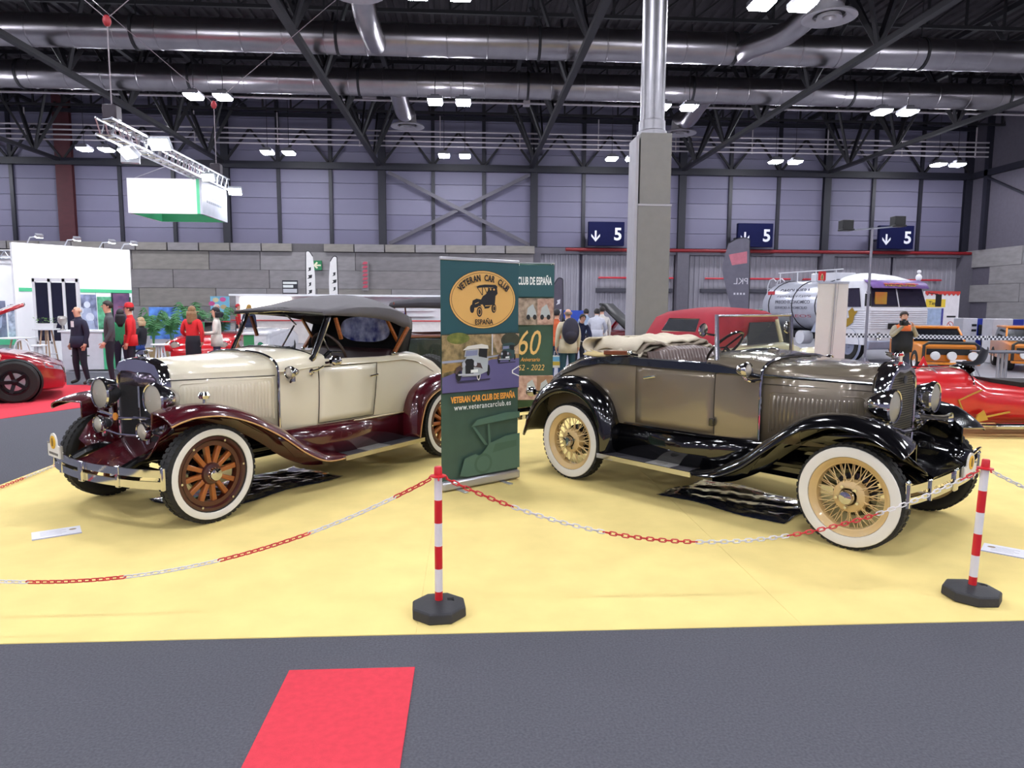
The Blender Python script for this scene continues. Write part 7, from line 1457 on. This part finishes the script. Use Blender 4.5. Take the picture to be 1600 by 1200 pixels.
b = MB(); b.bx(-.1, .08, 0, .03, z_-.22, z_); b.build('board', RED, e, smooth=False); b = MB(); b.bx(-.03, .0, -.006, -.001, z_-.19, z_-.06); b.bx(-.045, .015, -.006, -.001, z_-.2, z_-.1); b.build('pictogram', mat('pictogram cream', 'e8d8a0', .5), e, smooth=False); b = MB(); b.cyl((.05, .02, 0), (.05, .02, z_-.2), .015, n=8); b.build('post', PIPERED, e)
# ---- red racing car
rr = empty('racing_car', (5.35, 9.05, 0), PI-.06, 'low red vintage racing car with gold arrow motif on its side', 'car')
RRP = mat('racing red paint', 'c4161e', .28, coat=.7, var=.03); GLD = mat('gold paint', 'c9a24a', .35, .5)
rows = []
for x, hw, zb, zt in ((.55, .12, .4, .6), (.4, .26, .26, .74), (0, .34, .2, .8), (-.6, .4, .16, .83), (-1.12, .44, .14, .86), (-1.3, .46, .14, .72), (-1.9, .47, .14, .66), (-2.8, .44, .15, .68), (-3.3, .3, .22, .62), (-3.7, .08, .35, .45)):
    rows.append([(x, hw*math.copysign(abs(math.cos(t))**.7, math.cos(t)), (zb+zt)/2+(zt-zb)/2*math.copysign(abs(math.sin(t))**.75, math.sin(t))) for t in [2*PI*i/24 for i in range(24)]])
b = MB(); b.loft(rows); b.build('body', RRP, rr, ang=50)
b = MB(); b.loft([[(-1.45, .2, .74), (-1.45, -.2, .74), (-1.45, -.2, .62), (-1.45, .2, .62)], [(-1.8, .3, .7), (-1.8, -.3, .7), (-1.8, -.3, .6), (-1.8, .3, .6)], [(-2.5, .24, .7), (-2.5, -.24, .7), (-2.5, -.24, .6), (-2.5, .24, .6)]]); b.build('cockpit', mat('cockpit black', '16090c', .8), rr)
b = MB(); rows = [[(-1.12-.1*t, .3*math.cos(a)*(1-.1*t), .76+.1*math.sin(a)+.06*t) for a in [PI*.1+PI*.8*i/14 for i in range(15)]] for t in (0, .5, 1)]; b.grid(rows); b.build('aero_screen', glassmat('pink screen', 'ffc8d0', .25), rr, solid=.006)
b = MB(); b.tube([(-1.1, .44*math.cos(a), .68+.19*math.sin(a)) for a in [PI*i/14 for i in range(15)]], .012, 6); b.build('cowl_trim', CHROME, rr)
yb = .455
b = MB(); b.bar((-1.2, yb, .62), (-.92, yb-.02, .48), .012, .03, up=(0, 1, 0)); b.bar((-.92, yb-.02, .48), (-1.05, yb-.01, .2), .012, .03, up=(0, 1, 0)); b.build('gold_stripe', GLD, rr, smooth=False)
b = MB(); b.bar((-1.05, yb+.02, .23), (-1.55, yb+.03, .34), .02, .024, up=(0, 1, 0)); b.prism([(-1.12, .2), (-1.28, .24), (-1.22, .36), (-1.14, .3)], (0, yb+.02, 0), (1, 0, 0), (0, 0, 1), -.02); b.build('gold_arrow', GLD, rr, smooth=False)
b = MB(); b.tube([(.1, yb+.03, .2), (-1.3, yb+.06, .17), (-1.35, yb+.06, .17)], .022, 8); b.tube([(-1.35, yb+.06, .16), (-3.4, yb+.04, .16)], .045, 10); b.build('exhaust_pipe', CHROME, rr)
b = MB(); b.tube([(.2, .06, .86), (-1.0, .06, .89)], .012, 6); b.tube([(-.2, .15, .84), (-.2, .15, .88)], .02, 6); b.build('bonnet_hinge', CHROME, rr)
for x in (-.35, -.75): b = MB(); b.tube([(x, .43*math.cos(a)*(.98), .5+.36*math.sin(a)) for a in [PI*.3+PI*.4*i/10 for i in range(11)]], .012, 5); b.build('bonnet_catch', STEEL, rr)
b = MB(); b.tube([(.1, -.7, .3), (.1, .7, .3)], .025, 8); b.tube([(-2.8, -.7, .3), (-2.8, .7, .3)], .03, 8); b.build('axle', STEEL, rr)
plain_wheel(rr, .31, .11, STEEL, [(.1, .68), (.1, -.68), (-2.8, .68), (-2.8, -.68)], spokes=12)
# ---- orange off-roader
ok_ = empty('off_road_car', (12.193, 17.2, 0), -PI/2-.3, 'orange off-road car with black bull bar and white lamp covers', 'car')
ORP = mat('orange paint', 'd8811e', .3, coat=.6, var=.03)
b = MB(); rows = []
for x, hw, zb, zt in ((0, .72, .34, .78), (-.12, .76, .32, .84), (-1.0, .78, .32, .9), (-3.2, .78, .32, .92)): rows.append([(x, -hw, zb), (x, hw, zb), (x, hw, zt-.05), (x, hw-.05, zt), (x, -hw+.05, zt), (x, -hw, zt-.05)])
b.loft(rows); b.build('body', ORP, ok_, ang=30)
b = MB(); b.loft([[(-.95, -.72, .9), (-.95, .72, .9), (-3.0, .72, .9), (-3.0, -.72, .9)], [(-1.35, -.64, 1.28), (-1.35, .64, 1.28), (-2.9, .64, 1.3), (-2.9, -.64, 1.3)]]); b.build('cabin', mat('dark glass', '14161c', .1, coat=.5), ok_)
b = MB(); b.bx(-2.95, -1.32, -.68, .68, 1.28, 1.36); b.build('roof', ORP, ok_, bevel=.03)
for s in (1, -1): b = MB(); b.bar((-.95, s*.72, .9), (-1.36, s*.65, 1.3), .05); b.build('pillar', ORP, ok_, smooth=False)
b = MB(); b.bx(.0, .02, -.6, .6, .54, .72); b.build('grille', BLACKPL, ok_, smooth=False); b = MB(); b.tube([(.14, -.72, .34), (.16, -.72, .82), (.16, -.6, .9), (.16, .6, .9), (.16, .72, .82), (.14, .72, .34)], .045, 8); b.build('bull_bar', mat('bar black', '26221e', .4), ok_)
for y, lb in ((-.42, 'lamp_cover'), (.02, 'lamp_cover'), (.58, 'lamp_cover')): b = MB(); b.lathe([(.12, -.08), (.13, 0), (.12, .03), (.001, .04)], (.22, y, .52), (1, 0, 0), 20); b.build(lb, PLWHITE, ok_)
b = MB(); b.bx(.2, .22, -.02, .4, .32, .42); b.build('number_plate', PLWHITE, ok_, smooth=False); b = MB(); b.bx(.05, .3, -.75, .75, .26, .33); b.build('bumper', ORP, ok_, bevel=.02)
plain_wheel(ok_, .33, .22, PLWHITE, [(-.5, .68), (-.5, -.68), (-2.6, .68), (-2.6, -.68)], spokes=0)
ok_.scale = (.86, .86, .86); ok2 = tree_copy(ok_, (14.359+.45, 17.4, 0), -PI/2-.5, 'second orange off-road car cut by the right edge'); 
# ---- petrol pumps and shop wall
def pump(x0, x1, y, zt, lb):
    w = x1-x0; e = empty('petrol_pump', ((x0+x1)/2, y, 0), 0, lb, 'pump'); PB = mat('pump blue', '1e2f8c', .35, var=.05); PW = mat('pump white', 'd9dadf', .4)
    b = MB(); b.bx(-w/2, w*.12, -.2, .2, 0, zt*.58); b.build('cabinet', PW, e, smooth=False, bevel=.01); b = MB(); b.bx(-w/2-.02, w*.14, -.22, .22, zt*.58, zt); hd = b.build('head', mat('pump grey', 'bdbdc6', .4), e, smooth=False, bevel=.02)
    for z in (.72, .84): b = MB(); b.bx(-w*.12, w*.1, -.226, -.221, zt*z-.04, zt*z+.03); b.build('meter_window', BLACKPL, hd, smooth=False)
    b = MB(); b.bx(w*.13, w/2, -.2, .2, 0, zt*.99); b.build('blue_column', PB, e, smooth=False, bevel=.01)
    b = MB(); b.bx(w*.2, w*.34, -.26, -.2, zt*.62, zt*.85); b.build('nozzle', BLACKPL, e, bevel=.02); b = MB(); b.tube(smooth_poly([(w*.27, -.24, zt*.62), (w*.34, -.3, zt*.3), (w*.44, -.26, zt*.2), (w*.5, -.22, zt*.75)], 5), .018, 6); b.build('hose', RUBBER, e)
    pr = Print(e, -.202); pr.poly(ell(-w*.2, zt*.4, .07, .06, 16), flat('pump logo', '4c8cc8'), 'logo'); pr.rect(-w*.32, -w*.08, zt*.31, zt*.34, flat('pump logo', '4c8cc8'), 'logo_line')
pump(15.495, 16.213, 21.5, 1.342, 'blue and white petrol pump beside the shop wall'); pump(15.778, 16.755, 20.6, 1.340, 'blue and white petrol pump, nearer and rightmost')
sh = empty('shop_wall', (15.983, 24, 0), .1, 'white mock shop wall with red scalloped edge and yellow shop sign', 'stand wall'); WH = 17.367-15.983; zt_ = 2.243
b = MB(); b.bx(0, WH, 0, .08, 0, zt_); b.build('wall_panel', mat('shop white', 'e2dcdf', .6), sh, smooth=False)
for k in range(8): b = MB(); x = WH*k/8; b.prism([(x, zt_), (x, zt_-.08), (x+WH/16, zt_-.16), (x+WH/8, zt_-.08), (x+WH/8, zt_)], (0, -.012, 0), (1, 0, 0), (0, 0, 1), .01); b.build('awning_scallop', mat('awning red', 'c23a34', .6), sh, smooth=False)
pr = Print(sh, -.004); pr.rect(.05, WH*.6, zt_-.56, zt_-.28, flat('shop yellow', 'e2c23c'), 'yellow_sign'); pr.text('Tienda', WH*.12, zt_-.49, flat('ink', '17161d'), width=WH*.36, height=.14, bold=.02); pr.rect(.05, WH*.5, zt_-1.5, zt_-.6, flat('window pale blue', '9fb0cc', var=.15), 'window'); pr.rect(WH*.5, WH*.56, zt_-1.5, zt_-.6, flat('checker blue', '3a3888', var=.3, scale=8), 'blue_strip')
pr.poly(ell(WH*.78, zt_-1.2, .13, .14, 20), flat('ban red', 'b8343c'), 'ban_ring'); pr.poly(ell(WH*.78, zt_-1.2, .105, .115, 20), flat('shop white print', 'e2dcdf'), 'ban_field'); pr.poly([(WH*.78-.09, zt_-1.12), (WH*.78-.07, zt_-1.1), (WH*.78+.09, zt_-1.28), (WH*.78+.07, zt_-1.3)], flat('ban red', 'b8343c'), 'ban_bar'); pr.rect(WH*.66, WH*.92, zt_-.92, zt_-.86, flat('ink', '17161d'), 'print_mark')
# ---- triangle, tape, table, chairs
e = empty('warning_triangle', (9.311, 13.9, 0), .1, 'white triangle sign with red border on the floor behind the racing car', 'sign')
tri = lambda k: [(-.34*k, .05+.28*(1-k)*.6), (.34*k, .05+.28*(1-k)*.6), (0, .05+.28*(1-k)*.6+.62*k)]
b = MB(); b.prism(tri(1), (0, 0, 0), (1, 0, 0), (0, 0, 1), .02); b.build('border', RED, e, smooth=False); b = MB(); b.prism(tri(.68), (0, -.021, .0), (1, 0, 0), (0, 0, 1), .004); b.build('face', PLWHITE, e, smooth=False); b = MB(); b.tube([(0, .02, .5), (0, .3, 0)], .012, 6); b.tube([(-.3, .01, .06), (-.3, .0, 0)], .012, 6); b.tube([(.3, .01, .06), (.3, .0, 0)], .012, 6); b.build('stand', STEEL, e)
CK = bpy.data.materials.new('checker tape'); CK.use_nodes = True; nt = CK.node_tree; ck = nt.nodes.new('ShaderNodeTexChecker'); ck.inputs['Scale'].default_value = 20.; ck.inputs[1].default_value = (.75, .75, .78, 1); ck.inputs[2].default_value = (.03, .03, .05, 1); tc = nt.nodes.new('ShaderNodeTexCoord'); nt.links.new(tc.outputs['Object'], ck.inputs['Vector']); nt.links.new(ck.outputs['Color'], nt.nodes['Principled BSDF'].inputs['Base Color'])
e = empty('checkered_tape', (8.777, 16.05, 0), 0, 'black and white checkered barrier tape before the truck and pumps', 'tape'); X1 = 13.745-8.766; z1_ = 1.007; z2_ = 0.926
b = MB(); b.grid([[(X1*t, .01*math.sin(t*9), z1_+(z2_-z1_)*t-.05) for t in (0, .25, .5, .75, 1)], [(X1*t, .01*math.sin(t*9), z1_+(z2_-z1_)*t+.05) for t in (0, .25, .5, .75, 1)]]); b.build('tape', CK, e, smooth=False, solid=.002)
for x in (0, X1): b = MB(); b.cyl((x, .04, 0), (x, .04, 1.1), .02, n=8); b.lathe([(.001, 0), (.16, 0), (.15, .02), (.001, .04)], (x, .04, 0), (0, 0, 1), 16); b.build('tape_post', BLACKPL, e)
tb = empty('cafe_table', (11.571, 14.6, 0), 0, 'grey bistro table with chromed legs behind the racing car', 'table')
b = MB(); b.bx(-.5, .55, -.35, .35, .7, .73); b.build('table_top', mat('table dark grey', '4c4c56', .4), tb, bevel=.01)
for x in (-.09, 0, .09): b = MB(); b.cyl((x, 0, .03), (x, 0, .7), .03, n=10); b.build('leg', STEEL, tb)
for k in range(4): a = PI/4+PI/2*k; b = MB(); b.tube([(0, 0, .1), (.3*math.cos(a), .3*math.sin(a), .02)], .02, 6); b.build('foot', STEEL, tb)
def shell_chair(x, y, rz, lb):
    e = empty('shell_chair', (x, y, 0), rz, lb, 'chair'); b = MB(); rows = []
    for d, z, w in ((-.22, .45, .2), (0, .43, .23), (.18, .46, .23), (.24, .56, .23), (.27, .7, .21), (.28, .8, .17)): rows.append([(-w, d-.05, z+.09), (-w*.8, d, z+.02), (0, d+.01, z), (w*.8, d, z+.02), (w, d-.05, z+.09)])
    b.grid(rows); b.build('seat_shell', mat('chair black', '1b1b22', .4), e, ang=60, solid=.02, sub=1)
    for sx, sy in ((-1, -1), (1, -1), (1, 1), (-1, 1)): b = MB(); b.tube([(sx*.06, sy*.06, .43), (sx*.22, sy*.22, 0)], .012, 6); b.build('leg', STEEL, e)
shell_chair(10.568, 14.2, RZ(215), 'black shell chair left of the grey bistro table'); shell_chair(11.716+.75, 14.3, RZ(120), 'black shell chair right of the grey bistro table, cut by the picture edge')
b = MB(); b.bx(11.243, 13.401+2, 15.2, 15.9, -.012, .012); struct(b.build('floor_kerb', mat('white floor strip', 'dcdce2', .5), smooth=False), 'white floor strip behind the bistro table')
